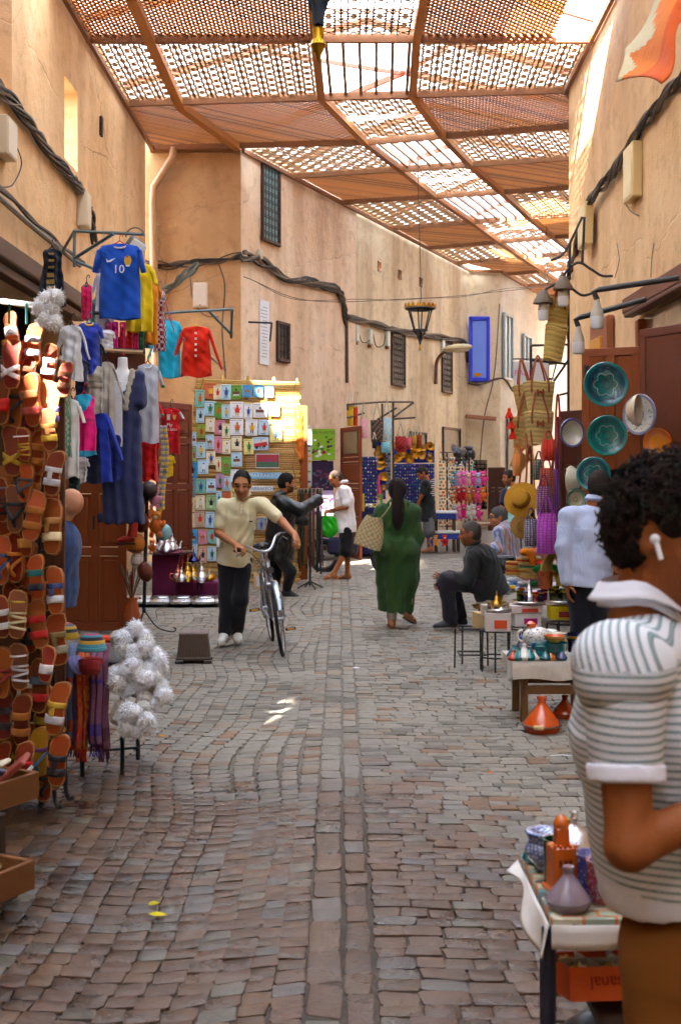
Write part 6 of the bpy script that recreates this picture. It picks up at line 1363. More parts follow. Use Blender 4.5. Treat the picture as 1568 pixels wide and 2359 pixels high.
for i, (x,y,s,Y,c,lb) in enumerate(((372,1276,44,16.4,SV,'left silver teapot on the round tray'),(384,1277,52,16.3,SV,'tallest silver teapot on the round tray'),(397,1274,48,16.5,SV,'silver teapot at the right of the round tray'),(410,1342,44,15.9,CPR,'copper teapot at the left of the brass group'),(432,1340,48,15.9,BRS,'large brass teapot in the middle of the display'),(445,1338,40,16.05,BRS,'second brass teapot with a tall lid'),(464,1342,50,15.9,SV,'silver teapot beside the brass ones'),(482,1342,42,16.1,BRS,'small brass teapot near the man in cream polo'),(418,1340,36,15.8,SV,'small silver teapot in front of the copper one'),(446,1302,40,16.4,C(60,60,110),'dark blue enamel teapot on the tins'),(430,1300,30,16.45,CPR,'copper coffee pot on the tins'))):teapot(lb,x,y,s,Y,c)
for i, (x,y,w,h,c,lb) in enumerate(((420,1338,14,42,C(150,116,40),'brass coloured square tin'),(436,1336,13,40,C(166,150,110),'pale gold square tin'),(450,1336,13,40,C(130,120,90),'dull bronze square tin'),(404,1340,9,30,C(170,160,130),'tall narrow silver tin'))):
    k = 16.3/F; o = obj('metal_tin',MB(c).box((0,0,h*k/2),(w*k,w*k,h*k),b=.006),'metal'); o.location = P(x,y,16.3); tag(o,lb+' behind the teapots','tin')
for i, (x,r_) in enumerate(((330,34),(372,36),(418,38),(468,38),(512,30),(300,22))):
    Y = 15.7; k = Y/F; rt_ = thing('metal_bowl',['left','second','third','fourth','fifth','half hidden leftmost'][i]+' shiny silver lidded bowl on the ground by the burgundy boxes','bowl',Vector((P(x,1390,Y).x,Y,0)),0,'silver bowls on the ground'); obj('bowl',MB(SV).lathe([(0,.01),(.3*r_*k*2,.01),(.5*r_*k*2,.045),(.52*r_*k*2,.075),(.36*r_*k*2,.105),(.28*r_*k*2,.115)],20),'metal',rt_); obj('lid',MB(C(190,190,196)).lathe([(.33*r_*k*2,.118),(.3*r_*k*2,.13),(0,.135)],20),'metal',rt_)
# ---- wall 2 helper
def on2px(x,y,off=.03):
    o_ = Vector((LCOR[0],LCOR[1],0))+n2v*off; d = Vector(((x-CX)/F,1,-(y-HY)/F)); t = (o_-Vector((0,0,H))).dot(n2v)/d.dot(n2v); return Vector((0,0,H))+d*t
W2 = rotz(a2)
def s2(x):p_ = on2px(x,HY,0); return (Vector((p_.x,p_.y))-Vector(LCOR)).length
def win2(label,x0,x1,y0,y1,grille=True,dark=C(30,30,32),name='window'):
    a, bq = on2px(x0,y0,.0), on2px(x1,y1,.0); z1, z0 = on2px((x0+x1)/2,y0,0).z, on2px((x0+x1)/2,y1,0).z; w = (Vector((bq.x,bq.y))-Vector((a.x,a.y))).length; h = z1-z0; off = -.06 if s2((x0+x1)/2)>5.9 else 0
    rt_ = obj(name,MB(dark).box((0,-.012,h/2),(w-.08,.02,h-.08)),'plastic',b2,label=label); rt_.location = Vector(((a.x+bq.x)/2,(a.y+bq.y)/2,z0))+n2v*off; rt_.rotation_euler = (0,0,a2)
    fc = C(70,46,34)
    for c, s_ in (((-w/2+.035,-.03,h/2),(.07,.06,h)),((w/2-.035,-.03,h/2),(.07,.06,h)),((0,-.03,h-.035),(w-.14,.058,.07)),((0,-.035,.035),(w-.14,.07,.07))):obj('frame',MB(vary(fc)).box(c,s_,b=.01),'wood',rt_)
    if grille:
        mb = MB(C(46,44,44)); nx = max(3,int(w/.13)); nz = max(4,int(h/.15))
        for i in range(1,nx):mb.tube([(-w/2+w*i/nx,-.05,.05),(-w/2+w*i/nx,-.05,h-.05)],.008,5)
        for j in range(1,nz):
            z = h*j/nz; mb.tube([(-w/2+.06,-.05,z),(w/2-.06,-.05,z)],.006,5)
            for i in range(nx):mb.tube(arc((-w/2+w*(i+.5)/nx,-.05,z+.03),.035,0,2*PI,8),.006,4)
        obj('grille',mb,'iron',rt_,kind='stuff')
    return rt_
win2('tall narrow window with carved grille near the corner',600,642,378,562,dark=C(120,150,150)); win2('small brown framed window beside the paper notice',635,664,742,835); win2('tall grilled window in the cream wall',904,935,756,890); win2('grilled window near the end of the cream wall',1020,1043,780,906)
for i, (x,y) in enumerate(((873,614),(920,633),(968,650))):
    rt_ = thing('vent_hole',['left','middle','right'][i]+' square terracotta vent in the cream wall','vent',on2px(x,y,-.06),a2); obj('surround',MB(C(120,76,44)).box((0,0,0),(.22,.05,.26),b=.01),'ceramic',rt_); obj('opening',MB(C(60,38,26)).box((.02,-.022,.02),(.12,.02,.15)),'ceramic',rt_); obj('cross',MB(C(150,100,60)).box((.02,-.036,.02),(.02,.01,.15)),'ceramic',rt_)
for i, (x,y,h) in enumerate(((820,768,38),(851,776,36),(891,780,36),(1018,800,34))):
    q = on2px(x,y,-.03); k = q.y/F; mb = MB(C(196,200,184)); mb.box(q,(.2,.12,h*k),W2,.012); mb.box(q-Vector((0,0,h*k/2+.04)),(.12,.08,.06),W2,.01,col=C(120,60,40)); tag(obj('meter_box',mb,'plastic'),['first','second','third','fourth'][i]+' pale meter box from the left on the cream wall','electrical box','meter boxes')
q = on2px(609,766,.02); k = q.y/F; rt_ = thing('wall_notice','white paper notice pasted on the pink wall','notice',q,a2); obj('sheet',MB(C(226,228,232)).box((0,0,0),(.42,.012,148*k),b=.003),'paper',rt_); mb = MB(C(150,156,170))
for j in range(16):mb.box((rnd(-.03,.03),-.009,.5-j*.066),(rnd(.2,.32),.003,.014))
obj('printed_lines',mb,'paper',rt_,0,kind='stuff')
rail('wall_lamp','thin black lamp arm over the paper notice',[(on2px(572,742,.1),on2px(626,744,.5)),(on2px(626,744,.5),on2px(622,786,.5))],.02,C(30,28,28),cat='lamp')
cable('cable_bundle','heavy cable bundle running along the pink wall and turning down',[on2px(556,588,.08),on2px(600,600,.08),on2px(660,640,.08),on2px(720,650,.08),on2px(765,662,.08),on2px(790,690,.08),on2px(796,740,.05)],9,.028,.07)
tag(obj('cable_duct',MB(C(70,44,32)).tube([on2px(796,740,.0),on2px(797,882,.0)],.06,8),'iron'),'dark cable duct running down the cream wall','duct')
cable('cable_bundle','cables strung along the cream wall above the meter boxes',[on2px(800,732,0),on2px(850,742,0),on2px(900,758,0),on2px(960,768,0),on2px(1020,778,0),on2px(1070,792,0),on2px(1078,830,0)],5,.028,.05)
for i, (x,y) in enumerate(((825,775),(858,785),(900,790))):cable('loose_cable','thin wire looping between the meter boxes, %s loop'%['first','second','third'][i],[on2px(x,y-18,0),on2px(x+8,y+12,0),on2px(x+24,y+10,0),on2px(x+30,y-14,0)],1,.012,0)
cable('overhead_wire','thin wire strung across the lane in front of the cream wall',[P(560,640,22.5),P(690,688,23),P(880,690,24),P(1000,688,25),P(1130,672,26),P(1300,655,19.6)],2,.008,.02)
tag(obj('corner_socket',MB(C(190,180,160)).lathe([(0,0),(.06,0),(.08,.12),(.04,.2),(0,.2)],10,on2px(598,598,.1)),'plastic'),'small round lamp housing at the wall corner above the cables','lamp')
# street lamp on the wall
q0 = on2px(1003,836,.0); rt_ = thing('street_lamp','beige street lamp head on a curved arm on the cream wall','street lamp',q0); obj('arm',MB(C(120,84,60)).tube(spline([Vector((0,0,-.6)),Vector((.02,-.05,0)),Vector((.15,-.5,.22)),Vector((.3,-.9,.26))]),.05,8),'iron',rt_); obj('head',MB(C(196,178,136)).blob((.5,-1.15,.3),(.42,.16,.11),14,rotz(R(-18))@Matrix.Rotation(R(-4),3,'Y')),'plastic',rt_); obj('glass_cover',MB(C(216,206,180)).blob((.55,-1.17,.26),(.3,.13,.09),12,rotz(R(-18))),'plastic',rt_)
# lanterns
def lantern(label,top,sc,col=C(44,44,50),gold=C(206,156,30),wd=.46):
    rt_ = thing('hanging_lantern',label,'lantern',top); r_ = wd*sc; z = -.06*sc
    obj('canopy',MB(col).lathe([(0,-.02*sc),(r_*.9,-.03*sc),(r_,-.09*sc),(r_*.8,-.13*sc),(0,-.13*sc)],24),'iron',rt_); mb = MB(gold)
    for i in range(18):a = 2*PI*i/18; p_ = Vector((r_*math.cos(a),r_*math.sin(a),-.06*sc)); tn = Vector((-math.sin(a),math.cos(a),0))*r_*.17; u_ = Vector((0,0,.13*sc)); o_ = Vector((math.cos(a),math.sin(a),0))*.01; mb.add([p_-tn,p_+tn,p_+tn*.6+u_*.6,p_+u_*1.1,p_-tn*.6+u_*.6,p_-tn+o_,p_+tn+o_,p_+tn*.6+u_*.6+o_,p_+u_*1.1+o_,p_-tn*.6+u_*.6+o_],[(0,1,2,3,4),(9,8,7,6,5)])
    obj('crown',mb,'metal',rt_,0)
    for i in range(6):a = 2*PI*i/6+.3; obj('strut',MB(col).tube([(r_*.8*math.cos(a),r_*.8*math.sin(a),-.12*sc),(r_*.42*math.cos(a),r_*.42*math.sin(a),-.72*sc)],.02*sc,6),'iron',rt_); obj('lower_strut',MB(col).tube(spline([(r_*.42*math.cos(a),r_*.42*math.sin(a),-.72*sc),(r_*.2*math.cos(a),r_*.2*math.sin(a),-.9*sc),(0,0,-1.15*sc)]),.014*sc,6),'iron',rt_)
    obj('lower_ring',MB(col).lathe([(r_*.2,-.7*sc),(r_*.5,-.7*sc),(r_*.5,-.75*sc),(r_*.2,-.75*sc)],20),'iron',rt_); obj('stem',MB(col).lathe([(.035*sc,-.75*sc),(.07*sc,-.78*sc),(.03*sc,-1.15*sc),(.0,-1.16*sc)],12),'iron',rt_); obj('finial',MB(gold).lathe([(0,-1.14*sc),(.035*sc,-1.17*sc),(.03*sc,-1.22*sc),(.045*sc,-1.26*sc),(.02*sc,-1.31*sc),(0,-1.36*sc)],12),'metal',rt_)
    obj('hanging_wire',MB(col).tube([(0,0,0),(.02,0,.3*sc),(-.05,0,RZ-top.z)],.008,5),'iron',rt_)
lantern('black hanging lantern with gold crown above the lane',P(967,705,24.0),.66*24.0/24); lantern('large blue black hanging lantern cut off by the top edge',P(733,-420,9.6),1.42,C(34,52,70),C(190,150,40)); lantern('small distant lantern with gold crown near the straw bags',P(1262,832,31),.62)
# blue shutter on the far building
q = P(1103,805,37.3); k = q.y/F; rt_ = obj('blue_shutter',MB(C(56,76,216)).box((0,0,0),(46*k,.08,152*k),b=.01),'paper',b3); rt_.location = q
for x_ in (-.27,.27):obj('stile',MB(C(50,66,210)).box((x_,-.05,0),(.1,.06,148*k),b=.01),'wood',rt_)
for z_ in (-.93,.93):obj('rail',MB(C(50,66,210)).box((0,-.05,z_),(.42,.058,.1),b=.01),'wood',rt_)
obj('shutter_panel',MB(C(116,144,230)).box((0,-.045,0),(.42,.03,1.74),b=.004),'paper',rt_); obj('brass_plate',MB(C(206,140,30)).box((-.05,-.07,-.78),(.2,.02,.1),b=.004),'metal',rt_)
cable('loose_cable','loose cable crossing under the blue shutter',[P(1078,880,37),P(1110,886,36.8),P(1160,872,37),P(1180,900,37)],2,.03,.03); cable('loose_cable','cable hanging down the far wall beside the blue shutter',[P(1150,700,37.2),P(1138,860,37.2),P(1115,960,37.2),P(1105,1060,37.2)],1,.025,0)
tag(obj('rusty_ledge',MB(C(170,110,80)).box(P(1107,962,37.25),(70*37.25/F,.25,.12),Matrix.Rotation(R(5),3,'Y'),.02),'iron'),'narrow rusty ledge across the far cream wall','ledge')
def onB3(x,y,off=.05):
    d3 = Vector((B3[0]-B2[0],B3[1]-B2[1],0)).normalized(); nn = Vector((d3.y,-d3.x,0)); o_ = Vector((B2[0],B2[1]+.03,0))+nn*off; d = Vector(((x-CX)/F,1,-(y-HY)/F)); t = (o_-Vector((0,0,H))).dot(nn)/d.dot(nn); return Vector((0,0,H))+d*t
a3 = math.atan2(B3[1]-B2[1],B3[0]-B2[0])
for i, (x,y,hz,w) in enumerate(((1168,800,2.0,1.0),(1212,830,1.6,1.0))):
    q = onB3(x,y); rt_ = obj('window',MB(C(96,130,150)).box((0,0,0),(w,.04,hz)),'ceramic',b3); rt_.location = q; rt_.rotation_euler = (0,0,a3)
    for c, s_ in (((-w/2,-.03,0),(.08,.08,hz+.08)),((w/2,-.03,0),(.08,.08,hz+.08)),((0,-.03,hz/2),(w-.08,.078,.08)),((0,-.03,-hz/2),(w-.08,.078,.08)),((0,-.03,0),(.05,.06,hz-.08))):obj('frame',MB(C(150,160,160)).box(c,s_,b=.01),'plastic',rt_)
obj('doorway',MB(C(90,84,78)).box(onB3(1176,1090),(.9,.06,3.6),rotz(a3)),'wood',b3)
rt_ = thing('shop_sign','white hanging sign with pink lettering beyond the straw bags','sign',P(1222,862,30.5)); k = 30.5/F; obj('sign_board',MB(C(206,202,198)).box((0,0,0),(80*k,.08,60*k),b=.01),'plastic',rt_); obj('lower_band',MB(C(216,166,40)).box((0,-.01,-.42),(80*k-.02,.08,.2),b=.01),'plastic',rt_); text('PARK',(-.18,-.05,.02),.2,C(206,90,150),rt_); obj('sign_arm',MB(C(60,60,62)).tube([(-.45,0,.38),(.6,0,.38)],.02,6),'iron',rt_)
# ---- doorway, posters and belts
s0 = s2(700)
rt_ = thing('door_frame','dark wooden doorway frame behind the man in white polo','door frame',on2(2.55,0,0),a2)
for c, s_ in (((.04,-.03,1.27),(.1,.12,2.54)),((1.41,-.03,1.27),(.1,.12,2.54)),((.72,-.03,2.6),(1.6,.16,.14))):obj('post',MB(C(84,44,30)).box(c,s_,b=.01),'wood',rt_)
panel_door('shop_door','open brown panelled door beside the man in white polo',P(786,1250,25.6),P(831,1256,24.2),0,2.66,[.1,.3,.55,.75],1,C(130,62,28)); obj('door_grille',MB(C(150,140,110)).box((.8,-.03,2.33),(1.0,.02,.44),b=.01),'iron',bpy.data.objects['shop_door.002'])
for i, (x0,x1,y0,y1,Y) in enumerate(((716,772,988,1060,22.6),(716,768,1062,1130,22.65),(716,768,1130,1188,22.5))):
    k = Y/F; w, h = (x1-x0)*k, (y1-y0)*k; q = P((x0+x1)/2,(y0+y1)/2,Y); rt_ = thing('food_poster',['green poster of berries and mint in the doorway','dark poster of olives in a bowl in the doorway','violet poster of purple flowers in the doorway'][i],'poster',q,R(10)); obj('sheet',MB([C(126,166,40),C(44,30,60),C(170,150,186)][i]).box((0,0,0),(w,.015,h),b=.003),'paper',rt_); mb = MB()
    for j in range(22):
        cc = [[C(70,40,70),C(206,206,206),C(150,30,50),C(60,130,30)],[C(96,40,80),C(110,60,90),C(60,90,110)],[C(150,30,90),C(110,40,90),C(206,190,200)]][i]; mb.blob((rnd(-.42,.42)*w,-.012,rnd(-.42,.25)*h),(rnd(.02,.045),.004,rnd(.015,.035)),7,col=random.choice(cc))
    obj('printed_picture',mb,'paper',rt_,kind='stuff')
    if i==0:text('LES PLANTES',(0,-.014,h*.38),.075,C(40,80,30),rt_)
o = MB()
for j in range(11):o.box((0,-.012,.42-j*.085),(.07,.02,.03),b=.003,col=random.choice((C(60,70,160),C(216,150,40),C(90,170,60),C(206,206,206))));
rt_ = thing('packet_strip','narrow strip of coloured packets beside the reed board','display strip',P(711,1050,20.2)); obj('backing',MB(C(206,206,206)).box((0,0,0),(.1,.012,1.0),b=.003),'paper',rt_); obj('packets',o,'plastic',rt_,kind='stuff')
S = SDF().cap(P(688,955,18.9),P(690,1050,18.9),.06,.07).cap(P(689,1040,18.9),P(697,1062,18.9),.05,.02); S.disp = wrinkle(.008,50); o_ = P(690,1000,18.9); rt_ = thing('hanging_hide','orange wrapped roll hanging at the edge of the reed board','roll',o_); sdf_obj('wrap',S,.012,C(216,110,30),'plastic',rt_,o_)
tag(obj('board_post',MB(C(150,76,30)).box(P(697,1120,18.95)-Vector((0,0,.1)),(.16,.1,2.7),b=.01),'wood'),'orange brown timber post at the edge of the reed board','post')
BR = Vector((P(714,1345,18.0).x,18.0,0)); rt_ = thing('belt_rack','black round rack hung with long leather belts','rack',BR)
obj('ring',MB(C(40,40,42)).tube([(.17*math.cos(a),.17*math.sin(a),1.45) for a in np.linspace(0,2*PI,21)[:-1]],.01,6,closed=True),'iron',rt_); obj('post',MB(C(40,40,42)).tube([(0,0,.05),(0,0,1.5)],.016,8),'iron',rt_)
for a in (0,PI/2,PI,1.5*PI):obj('foot',MB(C(40,40,42)).tube([(0,0,.12),(.2*math.cos(a+.4),.2*math.sin(a+.4),.02)],.012,6),'iron',rt_)
BC = [(C(34,30,30),'black'),(C(96,50,30),'brown'),(C(150,70,30),'tan'),(C(40,90,66),'green'),(C(50,36,40),'dark plum'),(C(44,44,60),'navy')]
for i in range(20):
    a = 2*PI*i/20; c, nm = BC[(i*5+i//3)%6] if i%3 else BC[0]; L = rnd(1.05,1.25); rb = thing('leather_belt',nm+' leather belt hanging on the round rack, %s'%('nearest the viewer' if math.sin(a)<-.6 else 'on the far side' if math.sin(a)>.5 else 'at its left' if math.cos(a)<0 else 'at its right'),'belt',BR+Vector((.18*math.cos(a),.18*math.sin(a),1.45)),a+PI/2,'belts on the round rack')
    obj('strap',MB(vary(c,.15)).box((0,rnd(-.01,.02),-L/2),(.036,.006,L),Matrix.Rotation(rnd(-.03,.03),3,'X')),'leather',rb); obj('buckle',MB(C(170,166,150)).tube([(-.026,-.008,.035),(.026,-.008,.035),(.026,-.008,-.03),(-.026,-.008,-.03)],.006,5,closed=True),'metal',rb)
# ---- moped behind the man in white
MW = Vector((P(745,1325,21.3).x,21.3,0)); rt_ = thing('moped','dark moped with luggage rack half hidden behind the belts','moped',MW,R(-20))
wh = obj('wheel',MB(C(34,34,36)).tube([(.25*math.cos(a),0,.26+.25*math.sin(a)) for a in np.linspace(0,2*PI,29)[:-1]],.04,8,closed=True),'leather',rt_); obj('rim',MB(C(150,152,156)).tube([(.2*math.cos(a),0,.26+.2*math.sin(a)) for a in np.linspace(0,2*PI,29)[:-1]],.018,6,closed=True),'metal',wh); mb = MB(C(160,160,160))
for i in range(16):a = 2*PI*i/16; mb.tube([(0,0,.26),(.19*math.cos(a),0,.26+.19*math.sin(a))],.004,4)
obj('spokes',mb,'metal',wh,kind='stuff'); obj('hub',MB(C(120,120,124)).tube([(0,-.06,.26),(0,.06,.26)],.05,10),'metal',wh)
obj('rear_mudguard',MB(C(40,44,70)).tube([(.31*math.cos(a),0,.26+.31*math.sin(a)) for a in np.linspace(R(20),R(170),12)],.07,8,flat=.35),'plastic',rt_); obj('seat',MB(C(30,30,32)).box((.3,0,.76),(.5,.2,.1),b=.035),'leather',rt_); obj('luggage_rack',MB(C(120,122,126)).tube([(-.25,-.1,.72),(.1,-.1,.72),(.1,.1,.72),(-.25,.1,.72)],.01,6,closed=True),'metal',rt_); obj('body',MB(C(44,48,80)).box((.35,0,.45),(.55,.16,.3),b=.05),'plastic',rt_); obj('exhaust',MB(C(120,118,116)).tube([(.4,-.12,.25),(0,-.13,.22),(-.2,-.13,.26)],.03,8),'metal',rt_)
fw_ = obj('wheel',MB(C(34,34,36)).tube([(1.15+.25*math.cos(a),0,.26+.25*math.sin(a)) for a in np.linspace(0,2*PI,29)[:-1]],.04,8,closed=True),'leather',rt_); obj('fork',MB(C(130,132,136)).tube([(1.15,0,.26),(.95,0,.95)],.03,8),'metal',rt_); obj('handlebar',MB(C(60,60,64)).tube([(.9,-.3,1.02),(.95,0,.98),(.9,.3,1.02)],.014,6),'metal',rt_)
# ---- magnet and jewellery stall in the background
Q = 27.2
def sp(x,y,Y=Q):return P(x,y,Y)
def panel_thing(name,label,x0,x1,y0,y1,Y,col,items,yaw=0,cat='display panel',mat='cloth'):
    k = Y/F; w, h = (x1-x0)*k, (y1-y0)*k; rt_ = thing(name,label,cat,P((x0+x1)/2,(y0+y1)/2,Y),yaw); obj('backing',MB(col).box((0,0,0),(w,.04,h),b=.006),mat,rt_); items(rt_,w,h); return rt_
def rings(rt_,w,h):
    mb = MB(); nz = int(h/.075)
    for j in range(nz):
        mb.box((0,-.03,-h/2+.05+j*.075),(w*.96,.012,.018),col=C(40,46,110))
        for i in range(int(w/.055)):mb.blob((-w/2+.04+i*.055,-.045,-h/2+.06+j*.075+rnd(-.01,.01)),(.017,.012,.02),5,col=random.choice((C(170,176,190),C(120,130,160),C(60,110,140),C(206,206,214),C(90,60,100),C(40,130,120))))
    obj('jewellery',mb,'ceramic',rt_,kind='stuff')
def brass(n):
    def f(rt_,w,h):
        for i in range(n):
            r_ = rnd(.05,.11); q = Vector((rnd(-.45,.45)*w,-.04,rnd(-.46,.46)*h)); o = obj('brass_mirror',MB(vary(C(180,130,40),.2)).lathe([(0,.0),(r_*.55,0),(r_*.6,.012),(r_*.9,.02),(r_,.0),(r_*.9,-.015),(0,-.015)],10,q,Matrix.Rotation(R(90),3,'X'),cols=[C(190,170,130),C(190,170,130),C(196,140,40),C(170,120,30),C(150,100,30),C(150,100,30)]),'metal',rt_,0)
    return f
IND = C(50,52,150)
panel_thing('jewellery_display','blue panel of small magnets beside the open brown door',831,868,1052,1160,25.5,IND,rings); panel_thing('mirror_panel','narrow blue panel with brass mirrors behind the woman in green',863,888,1016,1150,26.3,IND,brass(16)); panel_thing('mirror_panel','wide blue panel covered with round brass mirrors',906,1000,1022,1066,28.2,IND,brass(34)); panel_thing('jewellery_display','wide blue panel of rings under the brass mirrors',906,1000,1068,1168,28.1,IND,rings)
panel_thing('jewellery_display','pale blue strip panel left of the brass mirrors',886,900,1030,1130,27.0,C(120,160,190),rings)
def pouches(rt_,w,h):
    mb = MB()
    for j in range(12):
        for i in range(4):mb.box((-w/2+w*(i+.5)/4,-.03,h/2-.06-j*h/12.6),(w*.2,.03,h*.06),b=.006,col=random.choice((C(60,60,62),C(90,88,86),C(120,112,104))))
    obj('keyrings',mb,'metal',rt_,kind='stuff')
panel_thing('keyring_panel','black panel of metal keyrings at the end of the stall',1089,1121,1060,1172,29.5,C(34,34,38),pouches,cat='display panel')
def charm(label,x0,x1,y0,y1,Y,cols,nm='charm_rack'):
    k = Y/F; rt_ = thing(nm,label,'rack',Vector((P((x0+x1)/2,0,Y).x,Y,0))); w = (x1-x0)*k; z1, z0 = P(0,y0,Y).z, P(0,y1,Y).z
    obj('post',MB(C(50,50,52)).tube([(0,0,0),(0,0,z1)],.02,6),'iron',rt_); mb = MB(); n = int((z1-z0)/.075)
    for j in range(n):
        for i in range(9):a = 2*PI*i/9+j*.4; mb.blob((w/2*math.cos(a),w/2*math.sin(a),z0+.075*j),(.022,.022,.03),5,col=random.choice(cols))
    obj('charms',mb,'plastic',rt_,kind='stuff')
    for z in (z0,(z0+z1)/2,z1):obj('tier',MB(C(60,60,62)).tube([(w/2*math.cos(a),w/2*math.sin(a),z) for a in np.linspace(0,2*PI,13)[:-1]],.008,5,closed=True),'iron',rt_)
charm('rotating rack of small multicoloured charms beside the man in black',1012,1046,1042,1212,27.0,[C(206,200,190),C(190,120,60),C(150,170,160),C(206,90,60),C(120,130,120),C(226,206,150)])
charm('rack of red and turquoise trinkets above the plush toys',1050,1092,1058,1088,28.2,[C(190,40,40),C(40,130,150),C(60,150,90),C(200,200,206),C(40,40,44)])
for j, (y,cl,nm) in enumerate(((1106,[C(60,170,206),C(236,140,190),C(236,110,180),C(226,180,170),C(236,80,170),C(150,180,220),C(236,60,150)],'upper'),(1142,[C(196,90,30),C(190,20,30),C(200,24,36),C(206,130,70),C(190,90,40),C(236,60,150),C(236,120,30)],'middle'),(1182,[C(206,200,190),C(236,130,180),C(226,30,120),C(200,196,186),C(210,206,196),C(226,60,140)],'lower'))):
    for i, c in enumerate(cl):plush('%s plush toy, %s in the %s row of the toy rack'%(['blue','pink','rose','pale','magenta','light blue','cerise'][i] if j==0 else ['orange','red','crimson','tan','brown','pink','amber'][i] if j==1 else ['cream','pink','cerise','grey','ivory','rose'][i],['first','second','third','fourth','fifth','sixth','last'][i],nm),1045+i*11,y+(i%2)*3,22,27.6,c,None,group='plush toys on the rack')
rt_ = thing('toy_rack','iron rack with three tiers of plush toys','rack',Vector((P(1080,0,27.9).x,27.9,0))); obj('post',MB(C(40,40,42)).tube([(0,0,0),(0,0,2.2)],.02,6),'iron',rt_)
for z in (.9,1.28,1.65):obj('tier',MB(C(40,40,42)).tube([(-.4,0,z),(.4,0,z)],.012,6),'iron',rt_)
rail('canopy_frame','rusty metal canopy frame over the jewellery stall',[(sp(800,932,25),sp(880,926,26)),(sp(880,926,26),sp(950,926,27)),(sp(800,932,25),sp(802,965,25.5)),(sp(868,968,26),sp(955,962,27)),(sp(905,928,26),sp(905,1160,26.4)),(sp(870,966,26),sp(912,940,26.4)),(sp(908,960,26.4),sp(948,930,27)),(sp(880,930,26),sp(880,975,26)),(sp(800,962,25),sp(838,952,25.6)),(sp(800,932,25),on2px(806,935,-.05)),(sp(950,926,27),on2px(952,930,-.05))],.022,C(76,62,52),cat='frame')
def tote(label,x,y,w,h,Y,col,col2=None,strap=C(200,190,170),L=None):
    k = Y/F; rt_ = thing('hanging_bag',label,'bag',P(x,y,Y),rnd(-.3,.3),'bags hanging over the stalls'); w*=k; h*=k
    def f(u,v):a = 2*PI*u; return Vector((w/2*math.cos(a)*(1-.1*v),.05*math.sin(a)*(.5+math.sin(v*PI)),-h*v+.0))
    mb = MB(); mb.grid(f,24,12,wu=True,colf=lambda u,v:(col2 if col2 and (int(u*20)+int(v*11))%3==0 else col)); obj('bag_body',mb,'cloth',rt_,80); obj('base',MB(col).box((0,0,-h),(w*.85,.05,.015),b=.005),'cloth',rt_)
    for sg in (-1,1):obj('strap',MB(strap).tube(spline([(-w*.3,sg*.02,0),(-w*.12,sg*.01,(L or h*.8)*.7),(0,0,L or h*.8),(w*.12,sg*.01,(L or h*.8)*.7),(w*.3,sg*.02,0)]),.009,5),'cloth',rt_)
tote('pink cloth bag hanging at the left of the stall canopy',838,965,20,44,25.4,C(226,170,180)); tote('dark floral cloth bag under the stall canopy',868,968,30,50,25.9,C(40,66,60),C(150,90,70)); tote('pale blue cloth bag under the stall canopy',890,962,28,52,26.1,C(176,206,216),C(190,216,220)); tote('crimson knitted bag hanging beside the brass mirrors',922,1005,26,36,26.8,C(150,30,40),C(176,60,40)); tote('yellow cloth bag at the end of the canopy',806,935,16,46,25.2,C(216,176,50)); tote('orange red cloth bag beside the yellow one',818,938,12,42,25.3,C(206,60,30)); tote('small pink bag among the tassels',940,1008,14,26,27.0,C(216,90,110)); tote('small gold bag among the tassels',952,1004,14,28,27.1,C(180,140,50)); tote('brown leather bag at the right of the tassels',965,1002,14,26,27.2,C(150,76,30)); tote('small black bag hanging under the floral one',862,1012,12,20,25.7,C(40,40,44)); tote('aqua scarf bag behind the pillar',888,1018,24,24,26.0,C(110,190,206),C(160,210,226))
for i, (x0,x1,y,c) in enumerate(((1000,1052,1180,C(220,224,230)),(985,1062,1226,C(224,226,226)))):
    Y = 26.4; k = Y/F; rt_ = thing('stall_table',['white topped side table beside the man in black','low white and blue display table at the stall'][i],'table',Vector((P((x0+x1)/2,0,Y).x,Y+.2,0))); z = P(0,y,Y).z; obj('top',MB(c).box((0,0,z),((x1-x0)*k,.5,.05),b=.008),'plastic',rt_); obj('apron',MB(C(44,66,150)).box((0,0,z-.09),((x1-x0)*k-.04,.46,.12),b=.006),'paper',rt_)
    for sx in (-1,1):
        for sy in (-.18,.18):obj('leg',MB(C(70,60,50)).box((sx*((x1-x0)*k/2-.05),sy,(z-.03)/2),(.04,.04,z-.04)),'wood',rt_)
for i, (x,c,nm) in enumerate(((1002,C(226,150,30),'yellow'),(1023,C(206,30,40),'red'),(992,C(40,80,180),'blue'))):plush('small %s rabbit shaped toy under the low display table'%nm,x,1248,16,26.2,c,None,'rabbit_toy','rabbit toys')
mb = MB()
for i in range(40):mb.blob(P(rnd(835,870),1166+rnd(-4,3),25.2+rnd(-.1,.1)),rnd(.02,.04),6,col=random.choice((C(190,150,60),C(206,200,180),C(120,90,60))))
tag(obj('trinket_tray',mb,'metal',kind='stuff'),'heap of small brass trinkets on the jewellery table','trinkets')
rt_ = thing('jewellery_table','dark blue covered table under the magnet panel','table',Vector((P(862,0,25.4).x,25.4,0))); zt = P(0,1172,25.2).z; obj('top',MB(C(40,50,110)).box((0,0,zt),(.62,.6,.05),b=.006),'cloth',rt_); obj('skirt',MB(C(40,46,96)).box((0,0,zt/2),(.58,.56,zt-.05),b=.02),'cloth',rt_)
for i, (x,c,nm) in enumerate(((836,C(206,190,50),'yellow'),(878,C(50,140,90),'green'),(872,C(216,30,120),'pink'))):
    mb = MB(c)
    for j in range(9):mb.blob(P(x,(1140 if i<2 else 1100)+j*4.4,25.0),.028,7)
    tag(obj('bead_string',mb,'plastic'),nm+' string of large beads in front of the magnet panel','beads')
